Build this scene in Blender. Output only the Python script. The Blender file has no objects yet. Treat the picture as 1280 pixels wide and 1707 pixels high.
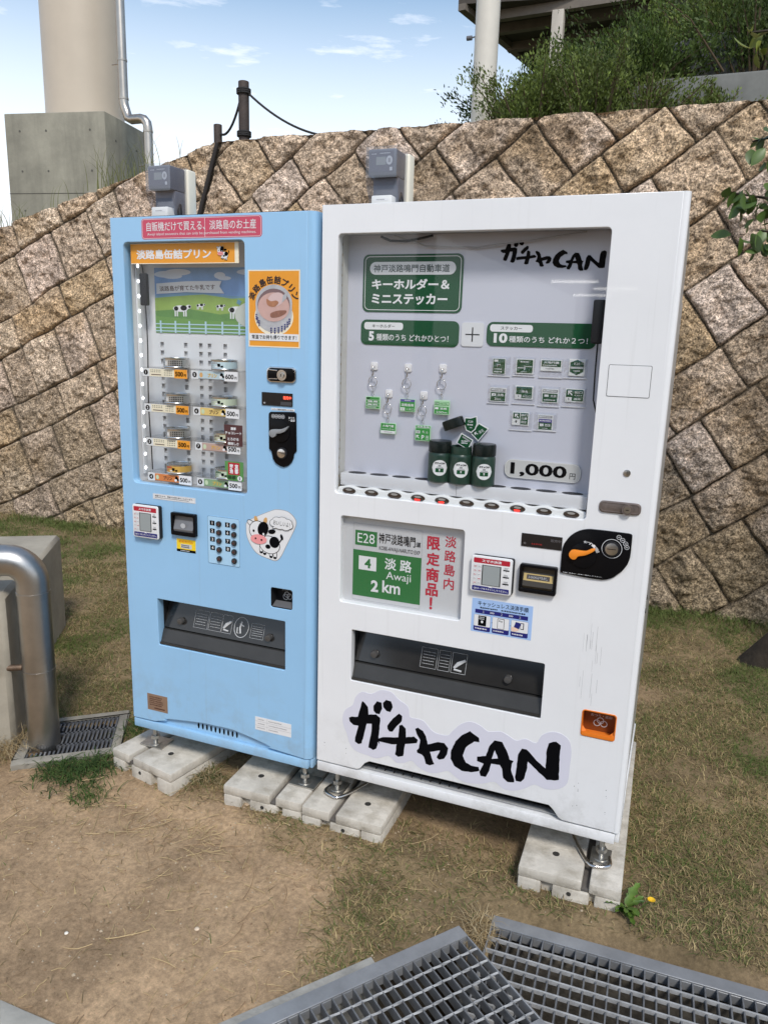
import bpy, bmesh, math, random
import numpy as np
from mathutils import Vector, Matrix
random.seed(7)
rng = np.random.default_rng(11)
S = bpy.context.scene
COL = S.collection
rad = math.radians

# ---------------------------------------------------------------- camera, sky, sun, exposure
cam_d = bpy.data.cameras.new('camera'); cam = bpy.data.objects.new('camera', cam_d); COL.objects.link(cam)
cam_d.sensor_fit = 'HORIZONTAL'; cam_d.sensor_width = 36.0; cam_d.lens = 36.0*1260.87/1280.0
cam_d.clip_start = 0.05; cam_d.clip_end = 3000
cam.matrix_world = Matrix([[0.92911, -0.10812, 0.35364, 1.04123], [0.36864, 0.19518, -0.90885, -2.10917], [0.02924, 0.97479, 0.2212, 1.4503], [0.0, 0.0, 0.0, 1.0]])
S.camera = cam
SUN = Vector((0.36, -0.56, 0.75)).normalized()
sun_d = bpy.data.lights.new('sun', 'SUN'); sun = bpy.data.objects.new('sun', sun_d); COL.objects.link(sun)
sun_d.energy = 2.5; sun_d.angle = rad(11); sun_d.color = (1.0, 0.955, 0.895)
sun.rotation_euler = SUN.to_track_quat('Z', 'Y').to_euler(); sun.location = (5, -9, 8)
W = bpy.data.worlds.new('World'); S.world = W; W.use_nodes = True
def build_world():
    nt = W.node_tree; N = nt.nodes; L = nt.links; N.clear()
    out = N.new('ShaderNodeOutputWorld'); bg = N.new('ShaderNodeBackground')
    sky = N.new('ShaderNodeTexSky'); sky.sky_type = 'NISHITA'; sky.sun_disc = False
    sky.sun_elevation = math.asin(SUN.z); sky.sun_rotation = math.atan2(SUN.x, SUN.y)
    sky.air_density = 1.4; sky.dust_density = 0.5; sky.ozone_density = 1.0
    tc = N.new('ShaderNodeTexCoord'); mp = N.new('ShaderNodeMapping')
    mp.inputs['Scale'].default_value = (1.0, 1.0, 5.0)
    nz = N.new('ShaderNodeTexNoise'); nz.inputs['Scale'].default_value = 7.5; nz.inputs['Detail'].default_value = 9; nz.inputs['Roughness'].default_value = 0.56
    rp = N.new('ShaderNodeValToRGB'); rp.color_ramp.elements[0].position = 0.53; rp.color_ramp.elements[1].position = 0.74
    # thin high cloud thickens towards the horizon
    sx = N.new('ShaderNodeSeparateXYZ'); mr = N.new('ShaderNodeMapRange')
    mr.inputs['From Min'].default_value = 0.37; mr.inputs['From Max'].default_value = 0.17
    mr.inputs['To Min'].default_value = 0.0; mr.inputs['To Max'].default_value = 0.88
    mx = N.new('ShaderNodeMath'); mx.operation = 'MAXIMUM'
    mix = N.new('ShaderNodeMix'); mix.data_type = 'RGBA'
    mix.inputs['B'].default_value = (7.4, 7.6, 8.1, 1)
    L.new(tc.outputs['Generated'], mp.inputs['Vector']); L.new(mp.outputs[0], nz.inputs['Vector']); L.new(nz.outputs[0], rp.inputs[0])
    L.new(tc.outputs['Generated'], sx.inputs[0]); L.new(sx.outputs['Z'], mr.inputs['Value'])
    L.new(rp.outputs[0], mx.inputs[0]); L.new(mr.outputs[0], mx.inputs[1])
    L.new(mx.outputs[0], mix.inputs['Factor']); L.new(sky.outputs[0], mix.inputs['A'])
    L.new(mix.outputs['Result'], bg.inputs['Color']); bg.inputs['Strength'].default_value = 0.15
    L.new(bg.outputs[0], out.inputs[0])
build_world()
S.view_settings.view_transform = 'Standard'; S.view_settings.look = 'None'; S.view_settings.gamma = 1.0
S.view_settings.exposure = 0.16
S.render.engine = 'CYCLES'
S.cycles.max_bounces = 8; S.cycles.transparent_max_bounces = 24

# ---------------------------------------------------------------- materials
def lin(c):
    return tuple((x/12.92 if x <= 0.04045 else ((x+0.055)/1.055)**2.4) for x in (c[0]/255, c[1]/255, c[2]/255)) + (1,)
MATS = {}
def mat(name, col, rough=0.5, metal=0.0, vary=0.0, vscale=6.0, bump=0.0, bscale=60.0, spec=0.5, coat=0.0, emit=0.0):
    """Principled with a little procedural colour variation and bump."""
    if name in MATS: return MATS[name]
    if len(col) == 3: col = lin(col)
    m = bpy.data.materials.new(name); m.use_nodes = True; nt = m.node_tree; N = nt.nodes; L = nt.links
    b = N['Principled BSDF']; b.inputs['Roughness'].default_value = rough; b.inputs['Metallic'].default_value = metal
    b.inputs['Specular IOR Level'].default_value = spec; b.inputs['Coat Weight'].default_value = coat
    b.inputs['Base Color'].default_value = col
    tc = N.new('ShaderNodeTexCoord')
    if vary:
        nz = N.new('ShaderNodeTexNoise'); nz.inputs['Scale'].default_value = vscale; nz.inputs['Detail'].default_value = 8
        nz.inputs['Roughness'].default_value = 0.65
        mr = N.new('ShaderNodeMapRange'); mr.inputs['From Min'].default_value = 0.3; mr.inputs['From Max'].default_value = 0.7
        mr.inputs['To Min'].default_value = 1-vary; mr.inputs['To Max'].default_value = 1+vary
        mu = N.new('ShaderNodeVectorMath'); mu.operation = 'SCALE'; mu.inputs[0].default_value = col[:3]
        L.new(tc.outputs['Object'], nz.inputs['Vector']); L.new(nz.outputs[0], mr.inputs['Value'])
        L.new(mr.outputs[0], mu.inputs['Scale']); L.new(mu.outputs[0], b.inputs['Base Color'])
    if bump:
        nb = N.new('ShaderNodeTexNoise'); nb.inputs['Scale'].default_value = bscale; nb.inputs['Detail'].default_value = 6
        bp = N.new('ShaderNodeBump'); bp.inputs['Strength'].default_value = bump; bp.inputs['Distance'].default_value = 0.01
        L.new(tc.outputs['Object'], nb.inputs['Vector']); L.new(nb.outputs[0], bp.inputs['Height']); L.new(bp.outputs[0], b.inputs['Normal'])
    if emit:
        b.inputs['Emission Color'].default_value = col; b.inputs['Emission Strength'].default_value = emit
    MATS[name] = m; return m
def glass_mat(name, tint, refl=1.0, rough=0.02):
    """thin sheet: straight-through transmission plus a fresnel reflection"""
    m = bpy.data.materials.new(name); m.use_nodes = True; nt = m.node_tree; N = nt.nodes; L = nt.links; N.clear()
    o = N.new('ShaderNodeOutputMaterial'); t = N.new('ShaderNodeBsdfTransparent'); t.inputs[0].default_value = tuple(tint)+(1,)
    g = N.new('ShaderNodeBsdfGlossy'); g.inputs['Roughness'].default_value = rough
    f = N.new('ShaderNodeLayerWeight'); f.inputs['Blend'].default_value = 0.5
    pw = N.new('ShaderNodeMath'); pw.operation = 'POWER'; pw.inputs[1].default_value = 4.5
    mu = N.new('ShaderNodeMath'); mu.operation = 'MULTIPLY_ADD'; mu.inputs[1].default_value = 0.85; mu.inputs[2].default_value = 0.045*refl; mu.use_clamp = True
    L.new(f.outputs['Facing'], pw.inputs[0])
    mx = N.new('ShaderNodeMixShader')
    L.new(pw.outputs[0], mu.inputs[0]); L.new(mu.outputs[0], mx.inputs[0]); L.new(t.outputs[0], mx.inputs[1]); L.new(g.outputs[0], mx.inputs[2])
    L.new(mx.outputs[0], o.inputs[0]); return m
def attr_mat(name, rough=0.8, attr='Col', vary=0.25, vscale=40, bump=0.0, bscale=80, sss=0.0, spec=0.3, nr=0.5):
    m = bpy.data.materials.new(name); m.use_nodes = True; nt = m.node_tree; N = nt.nodes; L = nt.links
    b = N['Principled BSDF']; b.inputs['Roughness'].default_value = rough; b.inputs['Specular IOR Level'].default_value = spec
    a = N.new('ShaderNodeAttribute'); a.attribute_name = attr
    tc = N.new('ShaderNodeTexCoord'); nz = N.new('ShaderNodeTexNoise'); nz.inputs['Scale'].default_value = vscale; nz.inputs['Detail'].default_value = 10; nz.inputs['Roughness'].default_value = nr
    mr = N.new('ShaderNodeMapRange'); mr.inputs['From Min'].default_value = .3; mr.inputs['From Max'].default_value = .7
    mr.inputs['To Min'].default_value = 1-vary; mr.inputs['To Max'].default_value = 1+vary
    mu = N.new('ShaderNodeVectorMath'); mu.operation = 'SCALE'
    L.new(tc.outputs['Object'], nz.inputs['Vector']); L.new(nz.outputs[0], mr.inputs['Value']); L.new(a.outputs['Color'], mu.inputs[0])
    L.new(mr.outputs[0], mu.inputs['Scale']); L.new(mu.outputs[0], b.inputs['Base Color'])
    if sss:
        t = N.new('ShaderNodeBsdfTranslucent'); mx = N.new('ShaderNodeMixShader'); mx.inputs[0].default_value = sss
        L.new(mu.outputs[0], t.inputs[0]); L.new(b.outputs[0], mx.inputs[1]); L.new(t.outputs[0], mx.inputs[2])
        L.new(mx.outputs[0], N['Material Output'].inputs[0])
    if bump:
        nb = N.new('ShaderNodeTexNoise'); nb.inputs['Scale'].default_value = bscale; nb.inputs['Detail'].default_value = 9; nb.inputs['Roughness'].default_value = nr+.1
        bp = N.new('ShaderNodeBump'); bp.inputs['Strength'].default_value = bump; bp.inputs['Distance'].default_value = 0.01
        L.new(tc.outputs['Object'], nb.inputs['Vector']); L.new(nb.outputs[0], bp.inputs['Height']); L.new(bp.outputs[0], b.inputs['Normal'])
    return m

# ---------------------------------------------------------------- mesh helpers
OFF = {}
def woff(o):
    return OFF.get(o.name, Vector((0, 0, 0))) if o is not None else Vector((0, 0, 0))
def tag(o, label=None, cat=None, group=None, kind=None):
    if label: o['label'] = label
    if cat: o['category'] = cat
    if group: o['group'] = group
    if kind: o['kind'] = kind
    return o
def thing(name, loc, label, cat, group=None):
    o = bpy.data.objects.new(name, None); COL.objects.link(o); o.location = loc; o.empty_display_size = 0.05
    OFF[o.name] = Vector(loc)
    return tag(o, label, cat, group)
def area2(p):
    return sum(p[i][0]*p[(i+1) % len(p)][1]-p[(i+1) % len(p)][0]*p[i][1] for i in range(len(p)))
def rrect(x0, z0, x1, z1, r=0.0, n=5):
    if x0 > x1: x0, x1 = x1, x0
    if z0 > z1: z0, z1 = z1, z0
    r = min(r, (x1-x0)/2, (z1-z0)/2)
    if r <= 0: return [(x0, z0), (x1, z0), (x1, z1), (x0, z1)]
    P = []
    for cx, cz, a in ((x1-r, z0+r, -90), (x1-r, z1-r, 0), (x0+r, z1-r, 90), (x0+r, z0+r, 180)):
        for i in range(n+1):
            t = rad(a+90*i/n); P.append((cx+r*math.cos(t), cz+r*math.sin(t)))
    return P
def ell(cx, cz, rx, rz=None, n=28, a0=0, tilt=0):
    rz = rx if rz is None else rz
    ct, st = math.cos(tilt), math.sin(tilt)
    return [(cx+rx*math.cos(t)*ct-rz*math.sin(t)*st, cz+rx*math.cos(t)*st+rz*math.sin(t)*ct) for t in [a0+2*math.pi*i/n for i in range(n)]]
def smooth_poly(P, k=4):
    n = len(P); out = []
    for i in range(n):
        p0, p1, p2, p3 = P[i-1], P[i], P[(i+1) % n], P[(i+2) % n]
        for j in range(k):
            t = j/k
            out.append(tuple(0.5*((2*p1[d])+(-p0[d]+p2[d])*t+(2*p0[d]-5*p1[d]+4*p2[d]-p3[d])*t*t+(-p0[d]+3*p1[d]-3*p2[d]+p3[d])*t**3) for d in (0, 1)))
    return out
TXT = {}
def text_raw(s, bold=0.0, line=1.0, align='CENTER'):
    key = (s, bold, line, align)
    if key in TXT: return TXT[key]
    cu = bpy.data.curves.new('t', 'FONT'); cu.body = s; cu.bevel_depth = bold; cu.bevel_resolution = 0; cu.space_line = line; cu.align_x = align; cu.resolution_u = 3
    ob = bpy.data.objects.new('t', cu); COL.objects.link(ob)
    dg = bpy.context.evaluated_depsgraph_get()
    me = bpy.data.meshes.new_from_object(ob.evaluated_get(dg))
    q_ = 1e-4/max(bold, 1e-4); v = [(x.co[0], x.co[1], x.co[2]*q_) for x in me.vertices]; f = [tuple(p.vertices) for p in me.polygons]
    bpy.data.objects.remove(ob); bpy.data.curves.remove(cu); bpy.data.meshes.remove(me)
    TXT[key] = (v, f); return v, f
def curve_fill(polys, half, bevel):
    """2-D outlines with holes filled and extruded; returns verts (x, z, depth) and faces"""
    cu = bpy.data.curves.new('c', 'CURVE'); cu.dimensions = '2D'; cu.fill_mode = 'BOTH'; cu.extrude = half
    cu.bevel_depth = bevel; cu.bevel_resolution = 2; cu.offset = -bevel
    for P in polys:
        sp = cu.splines.new('POLY'); sp.points.add(len(P)-1); sp.use_cyclic_u = True
        for q, p in zip(sp.points, P): q.co = (p[0], p[1], 0, 1)
    ob = bpy.data.objects.new('c', cu); COL.objects.link(ob)
    dg = bpy.context.evaluated_depsgraph_get()
    me = bpy.data.meshes.new_from_object(ob.evaluated_get(dg))
    v = [tuple(x.co) for x in me.vertices]; f = [tuple(p.vertices) for p in me.polygons]
    bpy.data.objects.remove(ob); bpy.data.curves.remove(cu); bpy.data.meshes.remove(me)
    return v, f
class MB:
    def __init__(s): s.v = []; s.f = []; s.mi = []; s.m = []
    def mid(s, m):
        if m not in s.m: s.m.append(m)
        return s.m.index(m)
    def add(s, v, f, m):
        o = len(s.v); k = s.mid(m); s.v += [tuple(p) for p in v]
        for q in f: s.f.append(tuple(i+o for i in q)); s.mi.append(k)
        return s
    def box(s, x0, y0, z0, x1, y1, z1, m):
        v = [(x0, y0, z0), (x1, y0, z0), (x1, y1, z0), (x0, y1, z0), (x0, y0, z1), (x1, y0, z1), (x1, y1, z1), (x0, y1, z1)]
        return s.add(v, [(0, 3, 2, 1), (4, 5, 6, 7), (0, 1, 5, 4), (1, 2, 6, 5), (2, 3, 7, 6), (3, 0, 4, 7)], m)
    def flat(s, P, y, m):
        P = list(P)
        if area2(P) < 0: P.reverse()
        return s.add([(p[0], y, p[1]) for p in P], [tuple(range(len(P)))], m)
    def prism(s, P, y0, y1, m):
        P = list(P)
        if area2(P) < 0: P.reverse()
        n = len(P)
        v = [(p[0], y0, p[1]) for p in P]+[(p[0], y1, p[1]) for p in P]
        f = [tuple(range(n)), tuple(range(2*n-1, n-1, -1))]+[(i, i+n, (i+1) % n+n, (i+1) % n) for i in range(n)]
        return s.add(v, f, m)
    def slab(s, P, z0, z1, m):
        """polygon in plan (x, y) extruded in z"""
        P = list(P)
        if area2(P) < 0: P.reverse()
        n = len(P)
        v = [(p[0], p[1], z0) for p in P]+[(p[0], p[1], z1) for p in P]
        f = [tuple(range(n-1, -1, -1)), tuple(range(n, 2*n))]+[(i, (i+1) % n, (i+1) % n+n, i+n) for i in range(n)]
        return s.add(v, f, m)
    def plate(s, polys, y0, y1, m, bevel=0.0):
        v, f = curve_fill(polys, (y1-y0)/2-bevel, bevel); yc = (y0+y1)/2
        return s.add([(p[0], yc-p[2], p[1]) for p in v], f, m)
    def fill(s, polys, y, m):
        v, f = curve_fill(polys, 0, 0)
        return s.add([(p[0], y, p[1]) for p in v], f, m)
    def text(s, t, a, b, y, m, bold=0.0, line=1.0, fit='both', rot=0.0, align='CENTER'):
        """text stretched into the box with corners a, b in the x-z plane"""
        if len(t) == 1 and fit == 'both': fit = 'min'
        v, f = text_raw(t, bold, line, align)
        if not v: return s
        X = [p[0] for p in v]; Z = [p[1] for p in v]
        x0, x1, z0, z1 = min(X), max(X), min(Z), max(Z)
        ax, bx = min(a[0], b[0]), max(a[0], b[0]); az, bz = min(a[1], b[1]), max(a[1], b[1])
        sx = (bx-ax)/max(x1-x0, 1e-6); sz = (bz-az)/max(z1-z0, 1e-6)
        if fit == 'h': sx = sz
        if fit == 'min': sx = sz = min(sx, sz)
        cx, cz = (ax+bx)/2, (az+bz)/2; c, n = math.cos(rot), math.sin(rot)
        w = []
        for p in v:
            dx = (p[0]-(x0+x1)/2)*sx; dz = (p[1]-(z0+z1)/2)*sz
            w.append((cx+dx*c-dz*n, y-p[2], cz+dx*n+dz*c))
        return s.add(w, f, m)
    def arc_text(s, t, cx, cz, R, a0, a1, h, y, m, bold=0.0):
        for i, ch in enumerate(t):
            a = rad(a0+(a1-a0)*i/(len(t)-1)); x = cx+R*math.cos(a); z = cz+R*math.sin(a)
            s.text(ch, (x-h/2, z-h/2), (x+h/2, z+h/2), y, m, bold, fit='min', rot=a-math.pi/2)
        return s
    def scribble(s, a, b, y, m, rows=3, seed=1, fillf=0.72):
        """rows of tiny illegible print"""
        r = random.Random(seed); x0, x1 = min(a[0], b[0]), max(a[0], b[0]); z0, z1 = min(a[1], b[1]), max(a[1], b[1])
        h = (z1-z0)/rows
        for i in range(rows):
            x = x0; end = x0+(x1-x0)*r.uniform(0.75, 1.0)
            zc = z1-(i+.5)*h
            while x < end:
                w = h*r.uniform(.35, .75); 
                s.flat(rrect(x, zc-h*fillf/2*r.uniform(.6, 1), min(x+w, x1), zc+h*fillf/2*r.uniform(.6, 1)), y, m); x += w+h*.22
        return s
    def frame(s, P, Q, y, m):
        """band between outline P (outer) and Q (inner, same count)"""
        n = len(P); v = [(p[0], y, p[1]) for p in P]+[(p[0], y, p[1]) for p in Q]
        return s.add(v, [(i, (i+1) % n, (i+1) % n+n, i+n) for i in range(n)], m)
    def cyl(s, p0, p1, r0, m, r1=None, n=24, caps=True):
        p0, p1 = Vector(p0), Vector(p1); r1 = r0 if r1 is None else r1
        d = (p1-p0).normalized(); q = d.to_track_quat('Z', 'Y'); v = []
        for p, r in ((p0, r0), (p1, r1)):
            for i in range(n):
                t = 2*math.pi*i/n; v.append(p+q@Vector((r*math.cos(t), r*math.sin(t), 0)))
        f = [(i, (i+1) % n, (i+1) % n+n, i+n) for i in range(n)]
        if caps: f += [tuple(range(n-1, -1, -1)), tuple(range(n, 2*n))]
        return s.add(v, f, m)
    def tube(s, pts, r, m, n=10, closed=False, caps=True):
        pts = [Vector(p) for p in pts]; N_ = len(pts)
        rs = r if isinstance(r, (list, tuple)) else [r]*N_
        up = None; v = []
        for i, p in enumerate(pts):
            if closed: d = pts[(i+1) % N_]-pts[i-1]
            else: d = pts[min(i+1, N_-1)]-pts[max(i-1, 0)]
            d.normalize()
            if up is None:
                up = Vector((0, 0, 1)) if abs(d.z) < .9 else Vector((1, 0, 0))
            u = (up-d*up.dot(d)).normalized(); w = d.cross(u); up = u
            for k in range(n):
                t = 2*math.pi*k/n; v.append(p+(u*math.cos(t)+w*math.sin(t))*rs[i])
        f = []
        for i in range(N_ if closed else N_-1):
            j = (i+1) % N_
            for k in range(n): f.append((i*n+k, i*n+(k+1) % n, j*n+(k+1) % n, j*n+k))
        if caps and not closed: f += [tuple(range(n-1, -1, -1)), tuple(range((N_-1)*n, N_*n))]
        return s.add(v, f, m)
    def lathe(s, prof, c, m, n=32, caps=True):
        """profile of (radius, z) turned about a vertical axis through c"""
        v = []
        for r, z in prof:
            for k in range(n):
                t = 2*math.pi*k/n; v.append((c[0]+r*math.cos(t), c[1]+r*math.sin(t), c[2]+z))
        f = []
        for i in range(len(prof)-1):
            for k in range(n): f.append((i*n+k, i*n+(k+1) % n, (i+1)*n+(k+1) % n, (i+1)*n+k))
        if caps: f += [tuple(range(n-1, -1, -1)), tuple(range((len(prof)-1)*n, len(prof)*n))]
        return s.add(v, f, m)
    def build(s, name, parent=None, smooth=None, bevel=0.0, seg=2, loc=None):
        me = bpy.data.meshes.new(name); o = woff(parent) if parent is not None else Vector(loc if loc else (0, 0, 0))
        me.from_pydata([(p[0]-o.x, p[1]-o.y, p[2]-o.z) for p in s.v], [], s.f)
        for m in s.m: me.materials.append(m)
        me.polygons.foreach_set('material_index', s.mi)
        if bevel:
            bm = bmesh.new(); bm.from_mesh(me); bmesh.ops.remove_doubles(bm, verts=bm.verts, dist=1e-5)
            E = [e for e in bm.edges if len(e.link_faces) == 2 and e.calc_face_angle(0) > rad(40)]
            bmesh.ops.bevel(bm, geom=E, offset=bevel, segments=seg, affect='EDGES', profile=0.5, clamp_overlap=True)
            bm.to_mesh(me); bm.free(); smooth = 40 if smooth is None else smooth
        if smooth is not None:
            me.shade_smooth(); me.set_sharp_from_angle(angle=rad(smooth))
        ob = bpy.data.objects.new(name, me); COL.objects.link(ob)
        if parent is not None: ob.parent = parent; OFF[ob.name] = o
        else: ob.location = o; OFF[ob.name] = o
        return ob
def np_mesh(name, V, F, m, cols=None, parent=None, smooth=False):
    """V (n,3) array; F (k,3) or (k,4) array"""
    me = bpy.data.meshes.new(name); n = len(V); k, w = F.shape
    o = woff(parent)
    V = np.asarray(V, np.float32)-np.array(o, np.float32)
    me.vertices.add(n); me.vertices.foreach_set('co', V.ravel())
    me.loops.add(k*w); me.loops.foreach_set('vertex_index', F.astype(np.int32).ravel())
    me.polygons.add(k); me.polygons.foreach_set('loop_start', np.arange(0, k*w, w, dtype=np.int32))
    me.update(calc_edges=True); me.validate()
    if cols is not None:
        a = me.attributes.new('Col', 'FLOAT_COLOR', 'POINT')
        c4 = np.ones((n, 4), np.float32); c4[:, :3] = cols; a.data.foreach_set('color', c4.ravel())
    if smooth: me.shade_smooth()
    me.materials.append(m)
    ob = bpy.data.objects.new(name, me); COL.objects.link(ob)
    if parent is not None: ob.parent = parent
    OFF[ob.name] = o
    return ob
def vnoise(x, y, seed=0):
    """value noise on arrays"""
    xi = np.floor(x).astype(np.int64); yi = np.floor(y).astype(np.int64); fx = x-xi; fy = y-yi
    fx = fx*fx*(3-2*fx); fy = fy*fy*(3-2*fy)
    def h(a, b):
        n = (a*374761393+b*668265263+seed*1442695041) & 0xffffffff
        n = ((n ^ (n >> 13))*1274126177) & 0xffffffff
        return ((n ^ (n >> 16)) & 0xffff)/65535.0
    return (h(xi, yi)*(1-fx)+h(xi+1, yi)*fx)*(1-fy)+(h(xi, yi+1)*(1-fx)+h(xi+1, yi+1)*fx)*fy
def fbm(x, y, oct=5, seed=0, gain=0.5):
    s = 0; a = 1; t = 0
    for i in range(oct):
        s = s+a*vnoise(x*2**i+17.3*i, y*2**i-9.1*i, seed+i); t += a; a *= gain
    return s/t

# ================================================================ the setting
ZG = -0.195
E1 = Vector((0.545, -0.838, 0)); E2 = Vector((-0.838, -0.545, 0))      # the drain and plinths on the left stand askew
# grating frames, in plan
RG_O = Vector((0.682, -0.196)); RG_A = Vector((0.9995, 0.031)); RG_B = Vector((0.031, -0.9995)); RG_L, RG_W = 1.15, 0.46
LG_O = Vector((0.606, -0.306)); LG_A = Vector((-0.615, -0.788)); LG_B = Vector((0.788, -0.615)); LG_L, LG_W = 1.0, 0.385
CB = [Vector((-1.113, 0.306)), Vector((-0.961, 0.075)), Vector((-1.209, -0.131)), Vector((-1.361, 0.100))]

def in_rect(X, Y, O, A, B, a0, a1, b0, b1):
    dx, dy = X-O.x, Y-O.y; a = dx*A.x+dy*A.y; b = dx*B.x+dy*B.y
    return (a > a0) & (a < a1) & (b > b0) & (b < b1)
def in_drain(X, Y, m=0.0):
    cb = in_rect(X, Y, CB[3], Vector((CB[0]-CB[3]).normalized()), Vector((CB[2]-CB[3]).normalized()), -m, (CB[0]-CB[3]).length+m, -m, (CB[2]-CB[3]).length+m)
    return in_rect(X, Y, RG_O, RG_A, RG_B, -m, RG_L+m, -m, RG_W+m) | in_rect(X, Y, LG_O, LG_A, LG_B, -m, LG_L+m, -m, LG_W+m) | cb
def sstep(a, b, x):
    t = np.clip((x-a)/(b-a), 0, 1); return t*t*(3-2*t)
def bare(X, Y):
    """1 where the soil is bare, 0 in the turf"""
    w = (fbm(X*2.2+5, Y*2.2, 4, 3)-0.5)*0.55
    a = sstep(0.42, 0.05, X+w+0.25*(Y+.4))*sstep(0.02, -0.22, Y+w*.7+0.12*np.clip(X+.3, 0, 1)-0.0)
    p = sstep(0.60, 0.72, fbm(X*1.3-3, Y*1.3+8, 4, 9))*0.45         # worn patches in the turf
    u = sstep(.75, .3, np.abs((X-.1)/1.3))*sstep(.5, .2, np.abs(Y-.35))*.55                    # under the machines
    return np.clip(np.maximum(np.maximum(a, p), u), 0, 1)
def ground_z(X, Y):
    n = (fbm(X*1.5, Y*1.5, 3, 21)-0.5)*0.03+(fbm(X*9, Y*9, 3, 22)-0.5)*0.016
    # the soil has been heaped a little round the feet of the machines
    hump = 0.026*sstep(-.19, -.10, Y)*sstep(1.5, 1.0, Y)*sstep(-.99, -.90, X)*sstep(1.5, 1.15, X)
    z = ZG+hump+n*sstep(2.9, 2.4, np.abs(Y))-0.012*bare(X, Y)
    return np.where(in_drain(X, Y, .035), np.minimum(z, ZG-.010), z)
def axis(lo, hi, step, far):
    g = [1.0]
    core = np.arange(lo, hi+step/2, step); ext = []; d = step; x = hi
    while x < far: d *= 1.35; x += d; ext.append(x)
    extn = []; d = step; x = lo
    while x > -far: d *= 1.35; x -= d; extn.append(x)
    return np.array(extn[::-1]+list(core)+ext)
def build_ground():
    xs = axis(-2.6, 2.3, 0.022, 600); ys = axis(-1.5, 3.1, 0.022, 600)
    X, Y = np.meshgrid(xs, ys); Z = ground_z(X, Y)
    nx, ny = len(xs), len(ys)
    i = np.arange(nx*ny).reshape(ny, nx)
    F = np.stack([i[:-1, :-1], i[:-1, 1:], i[1:, 1:], i[1:, :-1]], -1).reshape(-1, 4)
    cx = (X[:-1, :-1]+X[1:, 1:])/2; cy = (Y[:-1, :-1]+Y[1:, 1:])/2
    F = F[~in_drain(cx, cy, -0.012).ravel()]
    b = bare(X, Y)[..., None]; n = fbm(X*7, Y*7, 5, 33)[..., None]; n2 = fbm(X*1.1+4, Y*1.1, 3, 35)[..., None]
    soil = np.array([0.405, 0.278, 0.165])*(0.62+0.76*n)*(0.78+.44*n2)
    turf = np.array([0.26, 0.19, 0.105])*(0.5+0.9*n)
    C = soil*b+turf*(1-b)
    m = attr_mat('soil', 0.95, vary=0.50, vscale=55, bump=0.8, bscale=60, spec=0.12, nr=0.8)
    o = np_mesh('ground', np.stack([X, Y, Z], -1).reshape(-1, 3), F, m, C.reshape(-1, 3), smooth=True)
    tag(o, kind='structure')
build_ground()

def blades(n, lo, hi, dens, hmin, hmax, wid, lay, colf, seed):
    r = np.random.default_rng(seed)
    X = r.uniform(lo[0], hi[0], n); Y = r.uniform(lo[1], hi[1], n)
    keep = (r.uniform(0, 1, n) < dens(X, Y)) & ~in_drain(X, Y, 0.045)
    X, Y = X[keep], Y[keep]; n = len(X)
    Z = ground_z(X, Y)-0.002
    H = r.uniform(hmin, hmax, n)*(0.6+0.8*fbm(X*5, Y*5, 3, seed)); a = r.uniform(0, 2*np.pi, n); l = np.clip(r.normal(lay, 0.35, n), .1, 2.6)
    dx, dy = np.cos(a), np.sin(a); w = wid*r.uniform(.6, 1.3, n)
    px, py = -dy*w, dx*w
    # gently curling strip: base, middle, tip
    mx, my, mz = X+dx*H*l*.45, Y+dy*H*l*.45, Z+H*.62/(1+.35*l)
    b2 = a+r.normal(0, .5, n)
    tx, ty, tz = mx+np.cos(b2)*H*l*.6, my+np.sin(b2)*H*l*.6, Z+H*np.clip(1-.33*l, .08, 1)
    V = np.stack([np.stack([X-px, Y-py, Z], -1), np.stack([X+px, Y+py, Z], -1), np.stack([mx+px*.8, my+py*.8, mz], -1), np.stack([mx-px*.8, my-py*.8, mz], -1),
                  np.stack([tx, ty, tz], -1)], 1).reshape(-1, 3)
    k = np.arange(n)[:, None]*5
    F = np.concatenate([k+np.array([[0, 1, 2]]), k+np.array([[0, 2, 3]]), k+np.array([[3, 2, 4]])], 1).reshape(-1, 3)
    C = np.repeat(colf(X, Y, r), 5, 0)
    return V, F, C
GRASS_M = attr_mat('grass_blade', 0.75, vary=0.2, vscale=30, sss=0.25, spec=0.25)
def green(X, Y):
    return sstep(0.46, 0.60, fbm(X*2.6+31, Y*2.6+7, 4, 51))
def grass_col(X, Y, r):
    n = len(X); g = np.clip(green(X, Y)*0.62+0.36, 0, 1); isg = r.uniform(0, 1, n) < g*(1-.85*bare(X, Y))
    t = r.uniform(0, 1, (n, 1))
    dry = np.array([0.38, 0.28, 0.125])*(1-t)+np.array([0.62, 0.49, 0.25])*t
    dry *= r.uniform(.30, 1.0, (n, 1))
    gr = np.array([0.085, 0.125, 0.030])*(1-t)+np.array([0.17, 0.20, 0.06])*t
    return np.where(isg[:, None], gr, dry)
def dens_turf(X, Y):
    d = (1-bare(X, Y))**1.2*(0.25+0.75*sstep(.36, .56, fbm(X*4, Y*4, 4, 61)))
    return np.clip(d, 0.012, 1)*np.where((X > -0.9) & (X < 1.0) & (Y > 0.1) & (Y < 0.8), .25, 1)
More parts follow.
